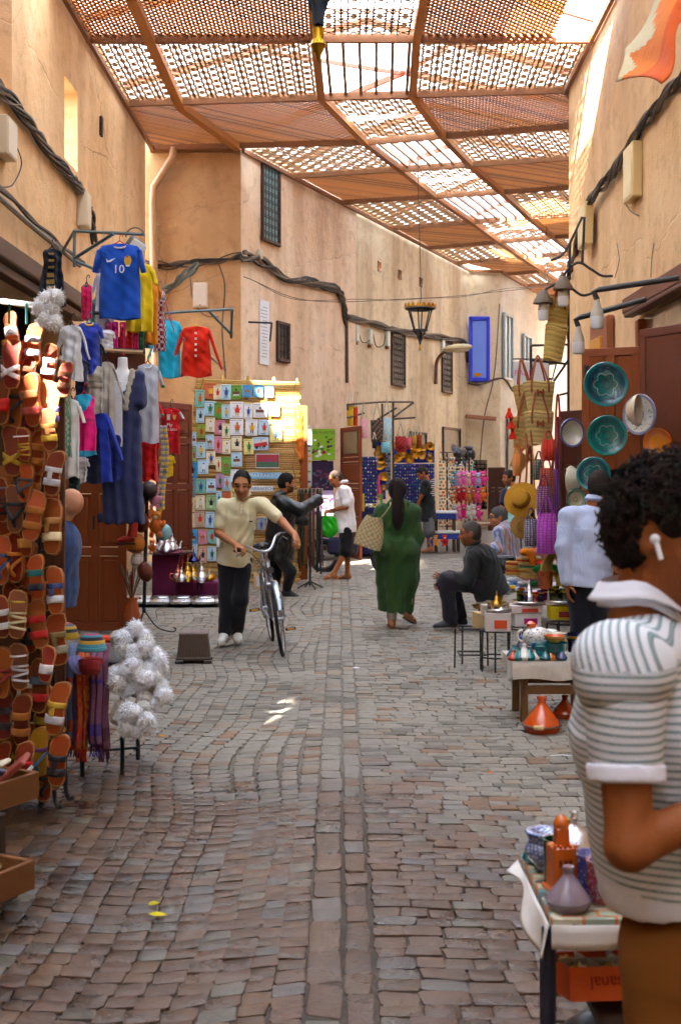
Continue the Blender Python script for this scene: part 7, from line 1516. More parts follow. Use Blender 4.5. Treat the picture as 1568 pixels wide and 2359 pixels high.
for i, (x0,x1,y0,y1,Y,lb) in enumerate(((945,984,995,1040,30.3,'small wooden shutter window behind the brass mirrors'),(1022,1062,985,1062,32.0,'open wooden window with lamps behind the charm racks'))):win2(lb,x0,x1,y0,y1,False,C(60,44,36))
mb = MB()
for i in range(26):mb.blob(P(1065+rnd(-22,24),1052+rnd(-22,14),29.5+rnd(-.2,.2)),(rnd(.04,.09),.05,rnd(.05,.13)),7,col=random.choice((C(40,38,38),C(70,64,60),C(120,110,100),C(90,100,120))))
tag(obj('lamp_heap',mb,'iron',kind='stuff'),'cluster of dark metal lamps and ornaments above the toy rack','lamps')
panel_door('shop_door','dark wooden door closing the end of the lane',P(1124,1205,36.6),P(1162,1205,36.9),0,1.9,[.3,.65],2,C(70,40,32))
rt_ = thing('side_table','small wooden table with a cloth behind the seated men','table',Vector((P(1125,0,24).x,24,0))); obj('top',MB(C(150,120,90)).box((0,0,.72),(.5,.4,.04),b=.006),'woodh',rt_); obj('cloth',MB(C(190,206,216)).box((.12,-.05,.75),(.25,.3,.015),b=.005),'cloth',rt_)
for sx in (-.2,.2):
    for sy in (-.15,.15):obj('leg',MB(C(120,90,66)).box((sx,sy,.35),(.04,.04,.7)),'wood',rt_)
# litter on the cobbles
for i, (x,y,c,lb) in enumerate(((820,1543,C(220,220,224),'crumpled white paper scrap on the cobbles near the gutter'),(880,1400,C(206,206,204),'grey white scrap on the ground near the woman in green'),(1294,1747,C(230,230,230),'thin white straw lying on the cobbles at the right'),(362,2115,C(206,190,30),'squashed yellow leaf on the wet cobbles'),(372,1700,C(216,150,30),'small orange leaf near the table legs'),(1127,1786,C(216,120,40),'tiny orange scrap on the cobbles'),(355,2090,C(190,180,40),'small yellow fragment beside the leaf'))):
    Y = GY(y); o = MB(c); s_ = .035 if i in (0,3) else .022; pts = [(rnd(.7,1.2)*s_*math.cos(a),rnd(.4,.8)*s_*math.sin(a)) for a in np.linspace(0,2*PI,8)[:-1]]
    if i==2:o.tube([(-.07,0,.004),(0,.01,.006),(.07,-.005,.004)],.003,5)
    else:o.add([(x_,y_,.006*rnd(0,1)) for x_,y_ in pts]+[(0,0,.014)],[(j,(j+1)%7,7) for j in range(7)])
    q = obj('litter',o,'paper'); q.location = G(x,y)+Vector((0,0,.012)); tag(q,lb,'litter')
# ================================================================ RIGHT SIDE
def on4(x,y,off=.05):Y = (RW-off)*F/(x-CX); return P(x,y,Y)
cable('cable_bundle','thick twisted cable bundle climbing the right wall',[on4(1620,110),on4(1568,180),on4(1520,235),on4(1470,300),on4(1430,370),on4(1385,430),on4(1350,475),on4(1335,530),P(1322,590,19.3),P(1308,640,19.4)],8,.022,.05,k=10)
for i, (x0,x1,y0,y1,lb) in enumerate(((1456,1479,348,450,'beige wall box below the cable bundle on the right wall'),(1348,1366,482,560,'narrow beige wall box near the iron bracket'))):
    a, bq = on4(x0,y0,.0), on4(x1,y1,.0); q = ((RW-.06),(a.y+bq.y)/2,(a.z+bq.z)/2); mb = MB(C(226,200,140)); mb.box(q,(.12,abs(bq.y-a.y),abs(a.z-bq.z)),b=.01); mb.box((q[0]-.062,q[1],q[2]),(.01,abs(bq.y-a.y)*.8,abs(a.z-bq.z)*.9),b=.003,col=C(232,210,156)); tag(obj('electrical_box',mb,'plastic'),lb,'electrical box')
for i, pts in enumerate((((1452,440),(1440,465),(1450,485),(1470,497)),((1505,560),(1500,600),(1498,640)),((1420,560),(1425,600),(1415,640)))):cable('loose_cable',['cable stub curling below the beige wall box','thin wire hanging above the wooden fascia','thin wire beside the scroll bracket'][i],[on4(x,y,.02) for x,y in pts],1,.009,0)
# orange awning cloth
def aw(u,v):
    a, b_, c, d = P(1418,188,6.6), P(1500,-10,6.9), P(1640,-40,6.3), P(1510,188,6.2); p_ = (a*(1-u)+d*u)*(1-v)+(b_*(1-u)+c*u)*v; return p_+Vector((.02*math.sin(v*9),.1*math.sin(u*5+v*4),.05*math.sin(v*7+u*4)))
mb = MB(); mb.grid(aw,18,26,colf=lambda u,v:C(206,190,150) if u<.22+.1*math.sin(v*14) else (C(226,120,30) if u<.55 else C(216,90,20))); o = obj('awning_cloth',mb,'cloth',None,80); md = o.modifiers.new('t','SOLIDIFY'); md.thickness = .006; tag(o,'faded orange cloth awning hanging at the top right','awning')
# shop front timber and glass
rt_ = thing('shop_fascia','brown timber fascia and glass above the right hand shop','fascia',Vector((RW,11.8,3.6)))
obj('beam',MB(C(120,72,46)).box((-.1,0,.1),(.24,5.6,.2),b=.02),'woodh',rt_); obj('moulding',MB(C(100,60,40)).box((-.16,0,-.02),(.12,5.4,.05),b=.012),'woodh',rt_); obj('glass',MB(C(150,130,96)).box((-.03,0,-.28),(.03,4.9,.44),b=.004),'ceramic',rt_); obj('transom',MB(C(130,62,34)).box((-.06,0,-.54),(.14,4.9,.1),b=.01),'woodh',rt_)
for y_ in (-2.42,0,2.42):obj('jamb',MB(C(140,70,36)).box((-.06,y_,-1.85),(.15,.14,3.5),b=.012),'wood',rt_)
DO = C(150,72,24)
panel_door('shop_door','orange brown door leaf hung with teal plates',P(1340,1300,13.5),P(1474,1300,13.2),0,3.08,[.22,.5,.72],2,DO); panel_door('shop_door','dark brown tall door leaf at the right edge',P(1476,1300,12.7),P(1600,1300,12.0),0,3.2,[.3,.6],1,C(110,52,28)); panel_door('shop_door','dark narrow door leaf behind the white bowl',P(1288,1300,14.6),P(1342,1300,14.3),0,2.45,[.4,.7],1,C(84,36,22))
obj('door_bolt',MB(C(50,44,40)).box((.06,-.04,2.75),(.05,.03,.3),b=.006),'iron',bpy.data.objects['shop_door.004'])
q = on4(1385,795,.03); rt_ = thing('wall_hatch','small wooden hatch with orange panel above the plate door','hatch',q); obj('surround',MB(C(150,84,46)).box((0,0,0),(.1,1.1,.7),b=.02),'woodh',rt_); obj('hatch_panel',MB(C(206,140,40)).box((-.06,.1,-.1),(.04,.7,.4),b=.01),'woodh',rt_)
# plates
def dish(label,x,y,r,Y,cols,tilt=0,yaw=0,deep=.2,motif=True,name='ceramic_plate',sq=1):
    k = r*Y/F; rt_ = thing(name,label,'plate' if 'plate' in name else 'bowl',P(x,y,Y),(R(90+tilt),0,R(yaw)),'ceramics hung on the doors'); pr = [(0,-deep*k),(.3*k,-deep*k*.95),(.62*k,-deep*k*.6),(.82*k,-deep*k*.2),(.84*k,-deep*k*.1),(.97*k,0),(1.0*k,-.01),(.94*k,-.03),(.6*k,-deep*k*.8-.02),(.3*k,-deep*k-.025),(0,-deep*k-.025)]
    obj('dish',MB().lathe(pr,36,cols=[cols[0],cols[0],cols[1],cols[1],cols[2],cols[2]]+[cols[2]]*4,sq=sq),'ceramic',rt_)
    if motif:
        mb = MB(C(190,206,196)); n = 6
        for i in range(n):
            a = 2*PI*i/n
            for j in range(9):b_ = a+(j-4)*.115; rr = (.40+.13*math.cos((j-4)/4*1.45))*k; mb.blob((rr*math.cos(b_),rr*math.sin(b_),-deep*k*.80+.006),(.025*k,.025*k,.006),5)
        for j in range(40):a = 2*PI*j/40; mb.blob((.9*k*math.cos(a),.9*k*math.sin(a),-deep*k*.06+.006),(.018*k,.018*k,.004),4,col=cols[3])
        for j in range(14):a = 2*PI*j/14; mb.blob((.2*k*math.cos(a),.2*k*math.sin(a),-deep*k*.95+.006),(.05*k,.03*k,.005),5,rotz(a),col=cols[3])
        for j in range(26):a = rnd(0,6.3); rr = rnd(.58,.8)*k; mb.blob((rr*math.cos(a),rr*math.sin(a),-deep*k*.5+.008),(.05*k,.022*k,.005),5,rotz(a*3),col=random.choice((cols[3],C(20,60,90),C(30,130,120))))
        obj('glaze_pattern',mb,'ceramic',rt_,kind='stuff')
    return rt_
TL = [C(14,116,116),C(10,84,104),C(24,134,136),C(10,50,84)]
dish('large teal plate with scalloped flower at the top of the door',1395,885,52,12.7,TL); dish('second teal plate with scalloped flower in the middle of the door',1398,1003,47,12.7,[C(16,130,120),C(14,110,110),C(26,140,130),C(10,60,84)]); dish('third teal plate half hidden by the blue shirted man',1366,1092,40,12.4,TL,0,-18)
WB = [C(216,206,186),C(206,196,180),C(110,100,150),C(120,110,160)]
dish('cream bowl with blue rim beside the teal plates',1318,997,34,13.2,WB,0,22,.5,False,'ceramic_bowl'); dish('white and blue patterned plate turned sideways',1470,955,48,12.3,[C(206,200,190),C(206,200,186),C(150,150,176),C(60,60,110)],0,-52,.15); dish('cream bowl hung in front of the sideways plate',1470,945,38,12.05,[C(90,120,110),C(206,190,160),C(216,200,170)],0,62,.6,False,'ceramic_bowl'); dish('cream bowl seen from outside below the white one',1312,1106,34,13.0,[C(216,206,180)]*3,0,-120,.6,False,'ceramic_bowl'); dish('small bowl with green star pattern beside the blue shirted man',1328,1150,26,12.6,[C(206,196,160),C(150,170,140),C(60,110,90),C(120,110,60)],0,10,.4); dish('orange brown plate near the curly haired man',1512,1020,34,11.8,[C(206,120,30),C(196,104,26),C(190,90,20),C(150,60,20)],0,-30,.2,False); dish('dark teal plate edge behind the blue shirted man',1420,1105,26,12.9,[C(40,60,66)]*3,0,0,.2,False)
# pipe lamps and bulbs
def bulb(mb_root,p_,sc=1.0,cap=C(190,180,160)):
    obj('bulb_neck',MB(cap).lathe([(0,0),(.028*sc,0),(.03*sc,-.04*sc),(.06*sc,-.12*sc),(.066*sc,-.17*sc)],16,p_),'plastic',mb_root); obj('bulb_glass',MB(C(226,226,228)).lathe([(.066*sc,-.17*sc),(.066*sc,-.26*sc),(.055*sc,-.29*sc),(0,-.3*sc)],16,p_),'plastic',mb_root)
for i, (a,bq,c,yb,Ya,Yb) in enumerate((((1562,640),(1374,668),(1374,690),690,11.2,11.6),((1486,690),(1332,732),(1331,752),752,11.9,12.3))):
    p0, p1, p2 = P(*a,Ya), P(*bq,Yb), P(*c,Yb); rt_ = thing('pipe_lamp',['upper','lower'][i]+' bulb on a bent black pipe over the right hand shop','lamp',p0); obj('pipe',MB(C(60,56,54)).tube([Vector((0,0,0)),(p1-p0)*.97,p1-p0+Vector((-.03,0,-.02)),p2-p0],.028,10),'iron',rt_); bulb(rt_,p2-p0,.95)
rt_ = thing('scroll_lamp','wrought iron scroll bracket with two bulbs at the wall corner','lamp',P(1310,560,14.5)); L_ = lambda x, y, Y=14.5:P(x,y,Y)-P(1310,560,14.5)
for pts in (((1340,500),(1300,580),(1268,600)),((1312,560),(1310,620),(1306,640)),((1296,660),(1300,630),(1330,605),(1360,620),(1385,635),(1410,636)),((1250,690),(1255,668),(1290,652),(1310,660),(1340,680),(1372,672)),((1345,500),(1342,570),(1340,605))):obj('scroll',MB(C(56,52,52)).tube(spline([L_(*q) for q in pts]),.016,6),'iron',rt_)
for x, y in ((1250,680),(1296,648)):obj('shade',MB(C(110,92,74)).lathe([(.02,.06),(.05,.04),(.11,-.06),(.12,-.1),(.1,-.1)],16,L_(x,y)),'iron',rt_); bulb(rt_,L_(x,y)+Vector((0,0,-.02)),.95)
# bag rack
rt_ = thing('bag_rack','black iron rack carrying the straw bags at the wall corner','rack',P(1300,812,14.8)); L_ = lambda x, y, Y=14.8:P(x,y,Y)-P(1300,812,14.8)
for a, bq in (((1224,796),(1308,794)),((1308,600),(1308,1350)),((1282,668),(1308,668)),((1222,796),(1224,1250)),((1224,830),(1300,838)),((1205,1060),(1240,1060)),((1288,910),(1308,905)),((1308,830),(1260,900))):obj('bar',MB(C(44,42,44)).tube([L_(*a),L_(*bq)],.016,6),'iron',rt_)
def basket(label,x,y,w,h,Y,col=C(238,210,140),taper=.72,tilt=0,logo=True,yaw=0,straps=True,ribs=14):
    k = Y/F; w*=k; h*=k; rt_ = thing('straw_bag',label,'bag',P(x,y,Y),(0,R(tilt),R(yaw)),'straw bags'); m_ = MB()
    for i in range(ribs):
        t = i/(ribs-1); ww = w/2*(1-(1-taper)*t); m_.tube([(ww*math.cos(a),ww*.5*math.sin(a),-h*t+.012*math.sin(2*a)) for a in np.linspace(0,2*PI,25)[:-1]],h/ribs*.62,6,col=vary(col if i%2 else (col[0]*.8,col[1]*.78,col[2]*.7,1),.06),closed=True)
    obj('woven_body',m_,'straw',rt_); obj('base',MB(col).lathe([(0,-h),(w/2*taper,-h),(w/2*taper,-h+.02),(0,-h+.02)],20,sq=.5),'straw',rt_); LT = C(150,72,26)
    if straps:
        for sg in (-1,1):obj('leather_strap',MB(LT).tube(spline([(-w*.28,sg*w*.27,-h*.35),(-w*.27,sg*w*.27,0),(-w*.1,sg*.03,h*.7),(0,0,h*.95),(w*.1,sg*.03,h*.7),(w*.27,sg*w*.27,0),(w*.28,sg*w*.27,-h*.35)]),.011,6,flat=.5),'leather',rt_)
    if logo:
        m_ = MB(LT); y_ = -w*.27-.005
        for sg in (-1,1):m_.box((sg*.026,y_,-h*.35),(.04,.012,.02),b=.004); m_.box((sg*.03,y_,-h*.35+.022),(.025,.012,.026),b=.004); m_.box((sg*.03,y_,-h*.35-.022),(.025,.012,.026),b=.004)
        m_.box((0,y_,-h*.35),(.03,.013,.034),b=.004); obj('leather_emblem',m_,'leather',rt_,kind='stuff')
basket('uppermost pair of straw baskets hanging high on the rack',1288,690,44,66,14.6,C(230,196,110),.9,6,False); basket('straw basket nested under the uppermost one',1282,752,48,76,14.5,C(232,200,116),.8,8,False,straps=False)
basket('straw bag with leather emblem, front of the upper row',1240,882,70,66,14.1,tilt=-2); basket('straw bag with leather emblem, front of the lower row',1240,952,66,70,14.05,tilt=-2); basket('straw bag half hidden behind the emblem bags on the left',1206,890,50,66,14.5,C(228,194,120),.7,-6,False); basket('straw bag low on the left by the red tassels',1204,965,44,66,14.4,C(230,198,124),.7,4,False); basket('small straw purse hanging below the emblem bags',1205,1048,38,34,14.2,C(200,160,90),.8,30,False)
for i, y in enumerate((944,968,992)):
    m_ = MB(C(226,40,16)); c_ = P(1172+i*4,y,14.3)
    for j in range(14):a = 2*PI*j/14; m_.tube([c_,c_+Vector((.025*math.cos(a),.025*math.sin(a),-.05)),c_+Vector((.045*math.cos(a),.045*math.sin(a),-.1))],.009,4)
    m_.blob(c_,.022,7); tag(obj('tassel',m_,'cloth'),['top','middle','lowest'][i]+' red tassel hanging left of the straw bags','tassel')
def pbag(label,x,y,w,h,Y,col,col2,straps=True):
    k = Y/F; w*=k; h*=k; rt_ = thing('cloth_bag',label,'bag',P(x,y,Y),R(rnd(-25,5)),'patterned cloth bags'); ph = rnd(0,6)
    def f(u,v):a = 2*PI*u; return Vector((w/2*math.cos(a)*(.86+.14*math.sin(v*2.6)),(.02+.06*math.sin(v*PI*.8))*math.sin(a)+.008*math.sin(a*5+ph),-h*v))
    m_ = MB(); nu, nv = 64, max(16,int(h/w*34)); m_.grid(f,nu,nv,wu=True,colf=lambda u,v:col2 if ((u*14)%1-.5)**2+((v*h/w*7.5)%1-.5)**2<.1 and ((u*14)%1-.5)**2+((v*h/w*7.5)%1-.5)**2>.02 else col); obj('bag_body',m_,'cloth',rt_,80); obj('base',MB(col).box((0,0,-h),(w*.9,.06,.015),b=.006),'cloth',rt_)
    if straps:
        for sg in (-1,1):obj('strap',MB(col).tube(spline([(-w*.3,sg*.02,0),(-w*.1,0,h*.35),(w*.1,0,h*.35),(w*.3,sg*.02,0)]),.012,6,flat=.5),'cloth',rt_)
pbag('red patterned cloth bag below the straw bags',1262,1012,34,48,13.4,C(190,30,20),C(216,90,50)); pbag('brick red patterned bag in the middle of the row',1258,1078,34,62,13.3,C(150,40,30),C(200,120,90)); pbag('plum patterned bag above the purple one',1252,1120,36,66,13.15,C(96,40,80),C(170,130,160)); pbag('large bright purple bag with ring pattern',1258,1182,48,92,12.9,C(160,50,160),C(190,110,196)); pbag('grey white patterned bag beside the purple one',1222,1195,32,62,13.2,C(90,74,96),C(206,200,206)); pbag('black and white patterned bag hanging high',1240,1058,26,46,13.5,C(44,56,48),C(150,150,130)); pbag('orange patterned strap bag at the left of the rack',1190,1045,20,50,13.8,C(206,110,40),C(226,170,90)); pbag('violet strap bag at the right of the row',1278,1080,22,120,13.5,C(110,50,120),C(170,110,180)); pbag('dark red strap bag hanging along the door edge',1284,960,16,130,13.9,C(130,24,30),C(190,110,90))
for i, (x0,y0,x1,y1) in enumerate(((1210,1000,1202,1180),(1222,990,1226,1270),(1196,1010,1190,1150))):tag(obj('leather_strap',MB(C(170,84,30)).tube(spline([P(x0,y0,14),P((x0+x1)/2+6,(y0+y1)/2,13.9),P(x1,y1,13.8),P(x1+8,y1-30,13.8)]),.011,6,flat=.5),'leather'),['long tan strap hanging left of the patterned bags','longest tan strap hanging to the hat table','short tan strap near the straw purse'][i],'strap')
def sunhat(label,x,y,s,Y,rot,col=C(196,140,40),band=C(176,84,24)):
    k = s*Y/F; rt_ = thing('straw_hat',label,'hat',P(x,y,Y),rot,'straw hats'); obj('crown',MB(col).lathe([(0,.42*k),(.3*k,.42*k),(.36*k,.38*k),(.4*k,0)],20),'straw',rt_); obj('brim',MB(col).lathe([(.4*k,.01),(.75*k,-.03*k),(.74*k,-.04*k),(.4*k,-.012)],24),'straw',rt_); obj('band',MB(band).lathe([(.4*k,.02*k),(.41*k,.02*k),(.385*k,.14*k),(.37*k,.14*k)],20),'cloth',rt_)
sunhat('mustard straw hat with orange band hanging beside the teal shirted man',1200,1150,56,13.7,(R(60),R(-50),0)); sunhat('straw hat hanging below the mustard one',1204,1212,40,13.9,(R(80),R(-20),0),C(190,150,80),C(206,150,90))
# hat table behind the seated man
TY = 14.1; rt_ = thing('hat_table','low white trestle table heaped with hats and pouches','table',Vector((P(1225,0,TY).x,TY,0))); zt = P(0,1352,13.8).z; obj('top',MB(C(206,202,196)).box((0,0,zt-.03),(.95,.7,.06),b=.01),'paper',rt_)
for sx in (-.4,.4):
    for sy in (-.28,.28):obj('leg',MB(C(150,110,66)).box((sx,sy,(zt-.06)/2),(.05,.05,zt-.06),b=.005),'wood',rt_)
for i, (x,y,s,c,bnd) in enumerate(((1222,1340,60,C(206,120,130),C(216,150,150)),(1222,1328,64,C(196,152,84),C(206,180,120)),(1222,1312,62,C(190,146,76),C(60,130,100)),(1218,1298,58,C(200,160,96),C(190,40,30)),(1182,1322,34,C(190,140,60),C(200,60,30)),(1180,1306,30,C(196,150,80),C(190,50,30)))):
    k = s*14/F; o = thing('straw_tray',['pink rimmed','thick','green flecked','red banded','small wide','small upper'][i]+' round straw basket in the stack on the hat table','basket',P(x,y,13.9),0,'stacked baskets'); m_ = MB(c)
    for j in range(4):m_.tube([(k*.5*(1-.03*j)*math.cos(a),k*.5*(1-.03*j)*math.sin(a),j*.018) for a in np.linspace(0,2*PI,25)[:-1]],.012,6,col=vary(bnd if j==2 else c,.08),closed=True)
    obj('coils',m_,'straw',o); obj('base',MB(c).lathe([(0,0),(k*.5,0),(k*.5,.01),(0,.01)],20),'straw',o)
for i in range(14):
    x, y = 1178+(i%6)*16+rnd(-4,4), 1336+(i//6)*9; c, nm = [(C(226,226,226),'white'),(C(90,130,190),'blue and white'),(C(216,170,30),'yellow striped'),(C(226,120,100),'coral'),(C(30,140,60),'green'),(C(206,196,190),'ivory')][(i*5+i//6)%6]; m_ = MB(c); m_.blob((0,0,0),(.085,.06,.03),10,rotz(rnd(0,3))); m_.blob((.02,-.03,.01),(.04,.03,.025),8,col=vary(c,.2)); o = obj('folded_pouch',m_,'knit',None,80); o.location = P(x,y,13.85-.06*(i//6)); o.rotation_euler = (rnd(-.3,.3),rnd(-.4,.4),0); tag(o,'%s knitted pouch in the %s row on the hat table'%(nm,['back','middle','front'][i//6]),'pouch','knitted pouches')
for i, x in enumerate((1165,1200,1240,1262)):
    m_ = MB()
    for j in range(4):fluff(m_,(rnd(-.05,.05),rnd(-.04,.04),rnd(-.02,.03)),.045,C(206,204,202),40)
    o = obj('pompom_cluster',m_,'cloth',None,80); o.location = P(x,1362-(i==3)*8,13.6); tag(o,['leftmost','second','third','rightmost'][i]+' grey white pompom cluster along the edge of the hat table','pompoms')
for i, (c,x,y,nm) in enumerate(((C(226,30,10),1252,1300,'red'),(C(236,130,20),1215,1272,'orange'),(C(226,150,150),1245,1270,'pink'))):
    S = SDF().ell((0,0,0),(.09,.06,.05)).ell((.05,0,-.05),(.05,.05,.09)); S.disp = wrinkle(.008,45); o = thing('draped_scarf',nm+' scarf bundled on top of the stacked baskets','scarf',P(x,y,13.75)); sdf_obj('cloth',S,.012,c,'cloth',o,(0,0,0))
m_ = MB()
for j in range(7):m_.tube([(.10*math.cos(a)+.02*j,j*.028,.15+.17*math.sin(a)) for a in np.linspace(-.5,PI+.5,14)],.018,6,col=vary(C(180,140,76),.1))
o = obj('straw_pet_bed',m_,'straw'); o.location = Vector((P(1268,0,12.9).x,12.9,P(0,1360,12.9).z+.05)); tag(o,'arched straw basket standing under the purple bag','basket')
m_ = MB(); m_.tube(arc((0,0,0),.2,-.2,PI*.75,14),.03,8,col=C(30,130,60)); m_.tube(arc((.0,.05,0),.15,-.2,PI*.75,12),.04,8,col=C(206,160,60)); o = obj('woven_arch',m_,'straw'); o.location = P(1258,1345,13.2); tag(o,'green and yellow woven handle basket behind the copper cup','basket')
o = thing('loudspeaker','black loudspeaker in front of the striped shirted man','speaker',P(1157,1300,15.2)); obj('cabinet',MB(C(30,30,34)).box((0,0,0),(.3,.2,.22),b=.02),'plastic',o); obj('cone',MB(C(56,56,60)).lathe([(0,.02),(.05,.01),(.075,0),(.08,.01),(.085,-.01)],16,(0,-.105,0),Matrix.Rotation(R(90),3,'X')),'plastic',o)
# wicker stool
o = thing('wicker_stool','low iron stool with a wicker seat under the seated man','stool',Vector((P(1132,0,SY).x,SY,0))); zs = P(0,1392,SY).z; obj('seat',MB(C(180,140,80)).lathe([(0,zs),(.2,zs),(.22,zs-.02),(.2,zs-.04),(0,zs-.04)],20),'straw',o)
for a in (.5,2.1,3.7,5.2):obj('leg',MB(C(40,40,42)).tube([(.17*math.cos(a),.17*math.sin(a),zs-.02),(.2*math.cos(a),.2*math.sin(a),0)],.011,6),'iron',o)
obj('ring',MB(C(40,40,42)).tube([(.185*math.cos(a),.185*math.sin(a),.14) for a in np.linspace(0,2*PI,17)[:-1]],.008,5,closed=True),'iron',o)
# iron stands, boxes, trays and glasses
def iron_stand(label,x,y,Y,r_,n=5,z1=None,sq=False):
    o = thing('iron_stand',label,'stand',Vector((P(x,0,Y).x,Y,0)),0,'iron stands'); z = z1 if z1 is not None else P(0,y,Y).z; IR = C(46,44,44)
    for i in range(n):a = 2*PI*i/n+.4; obj('leg',MB(IR).tube([(r_*math.cos(a),r_*math.sin(a),z),(r_*1.04*math.cos(a),r_*1.04*math.sin(a),0)],.008,6),'iron',o)
    for zz in (z,z*.35):obj('ring',MB(IR).tube([(r_*math.cos(a),r_*math.sin(a),zz) for a in np.linspace(0,2*PI,(5 if sq else 21))[:-1]+(PI/4 if sq else 0)],.008,6,closed=True),'iron',o)
    return o, z
def carton(label,x,y,w,h,d,Y,col,band=None,yaw=0):
    k = Y/F; o = thing('carton',label,'box',P(x,y,Y),R(yaw),'cartons'); obj('box',MB(col).box((0,0,h*k/2),(w*k,d,h*k),b=.004),'paper',o)
    if band:obj('print',MB(band).box((w*k*.1,-d/2-.002,h*k*.4),(w*k*.5,.004,h*k*.45),b=.001),'paper',o)
    return o
def tray_round(label,x,y,w,Y,col=C(206,204,196)):
    k = w/2*Y/F; o = obj('round_tray',MB(col).lathe([(0,0),(.9*k,.004),(k,.018),(1.02*k,.022),(.98*k,.03),(.88*k,.014),(0,.01)],28),'metal'); o.location = P(x,y,Y); tag(o,label,'tray'); return o
def tumbler(label,x,y,s,Y,col,rim=C(206,160,60)):
    k = s*Y/F; o = thing('tea_glass',label,'glass',P(x,y,Y),0,'tea glasses'); obj('glass',MB(col).lathe([(0,0),(.24*k,0),(.3*k,k),(.28*k,k),(.22*k,.06*k),(0,.06*k)],14),'glass',o); obj('gilt_band',MB(rim).lathe([(.285*k,.72*k),(.292*k,.72*k),(.297*k,.84*k),(.29*k,.84*k)],14),'metal',o)
iron_stand('round iron stand under the tray of clear glasses',1140,1452,10.55,.125,6); iron_stand('square iron frame at the left of the tray stands',1085,1446,10.75,.16,4,sq=True); iron_stand('iron stand under the tray of coloured glasses',1212,1448,10.9,.15,5); iron_stand('iron stand under the yellow box',1296,1435,10.8,.14,5)
carton('white carton with orange glass picture under the front tray',1145,1452,58,42,.2,10.45,C(206,196,190),C(216,80,40),-4); carton('plain cardboard box beside the white carton',1108,1446,30,36,.16,10.8,C(196,166,116),None,14); carton('white carton with magenta panel under the coloured glasses',1208,1440,62,30,.22,10.75,C(214,208,204),C(176,20,110),6); carton('red patterned white carton on top of the magenta panel one',1205,1410,74,18,.24,10.75,C(210,190,184),C(206,70,50),6); carton('yellow carton under the green glasses',1290,1425,54,30,.18,10.6,C(206,180,20),C(150,50,50)); carton('pale carton behind the white one',1122,1418,30,26,.1,10.75,C(206,194,176))
tray_round('round metal tray of clear glasses',1146,1409,62,10.45); tray_round('round metal tray of coloured tea glasses',1217,1391,78,10.75); tray_round('round tray of green and blue glasses',1290,1390,64,10.6)
for i in range(7):a = 2*PI*i/7; tumbler(['nearest','second','third','fourth','fifth','sixth','last'][i]+' clear glass on the left tray counted clockwise',1146+22*math.cos(a),1404-4*math.sin(a),16,10.45+.07*math.sin(a),C(226,226,216))
o = teapot('pointed brass teapot among the clear glasses',1143,1404,44,10.45,BRS); teapot('silver teapot on the tray of coloured glasses',1218,1388,54,10.85,SV)
for i, (x,y,c,nm) in enumerate(((1196,1387,C(120,160,20),'lime green'),(1208,1389,C(120,80,170),'violet'),(1232,1390,C(206,60,20),'orange red'),(1244,1386,C(110,60,150),'purple'),(1253,1384,C(160,20,110),'magenta'),(1200,1380,C(200,110,20),'amber'))):tumbler(nm+' tea glass on the tray with the silver teapot',x,y,26,10.7+(.1 if i>3 else 0),c)
for i, (x,y,c,nm) in enumerate(((1272,1386,C(130,140,10),'olive green'),(1284,1388,C(30,100,130),'blue'),(1298,1386,C(140,150,20),'yellow green'),(1308,1384,C(120,150,20),'leaf green'),(1278,1380,C(150,150,20),'mustard'))):tumbler(nm+' glass on the right hand tray',x,y,30,10.6+.06*(i%2),c)
m_ = MB(C(206,110,76)); k = 36*11.3/F; m_.lathe([(0,0),(.36*k,0),(.42*k,.2*k),(.46*k,1.2*k),(.43*k,1.2*k),(.38*k,.1*k),(0,.1*k)],20); o = obj('copper_beaker',m_,'metal'); o.location = P(1256,1360,11.3); tag(o,'hammered copper beaker behind the coloured glasses','beaker')
carton('pink and white carton under the copper beaker',1248,1392,46,30,.2,11.4,C(206,186,196))
o = thing('water_bottle','large clear water bottle standing behind the ceramics','bottle',Vector((P(1198,0,10.2).x,10.2,0)),0); obj('bottle',MB(C(150,180,216)).lathe([(0,0),(.07,0),(.075,.03),(.07,.06),(.075,.1),(.07,.14),(.075,.18),(.06,.24),(.02,.29),(.02,.32),(0,.32)],16),'glass',o); obj('cap',MB(C(50,90,180)).lathe([(0,.32),(.024,.32),(.024,.345),(0,.345)],12),'plastic',o)
o = thing('leather_pouffe','round brown leather pouffe behind the ceramics','pouffe',Vector((P(1250,0,10.6).x,10.6,0))); obj('cushion',MB(C(90,56,46)).lathe([(0,0),(.12,0),(.15,.06),(.15,.14),(.12,.18),(0,.18)],20),'leather',o); obj('top_panel',MB(C(150,100,84)).lathe([(0,.195),(.1,.19),(.12,.182),(.1,.18),(0,.18)],20),'leather',o)
# ceramics table
CY = 8.55; zc = P(0,1526,8.3).z; o = thing('ceramics_table','rough wooden table with white cloth carrying ceramics','table',Vector((P(1262,0,CY).x,CY,0))); cw = .52
obj('top',MB(C(110,80,50)).box((0,0,zc-.02),(cw,.5,.04)),'woodh',o); obj('rail',MB(C(116,80,46)).box((.02,-.22,zc-.19),(cw-.06,.03,.06),b=.004),'woodh',o); obj('rail',MB(C(116,80,46)).box((.02,.22,zc-.19),(cw-.06,.03,.06),b=.004),'woodh',o)
for sx in (-.2,.22):
    for sy in (-.2,.2):obj('leg',MB(vary(C(120,82,46))).box((sx,sy,(zc-.04)/2),(.05,.05,zc-.04),b=.005),'wood',o)
def clf(u,v):x = (u-.5)*(cw+.06); return Vector((x,-.27-.012*math.sin(u*14)*v,zc+.006-v*.12+.008*math.sin(u*9))) if v>0 else Vector((x,-.26,zc+.008))
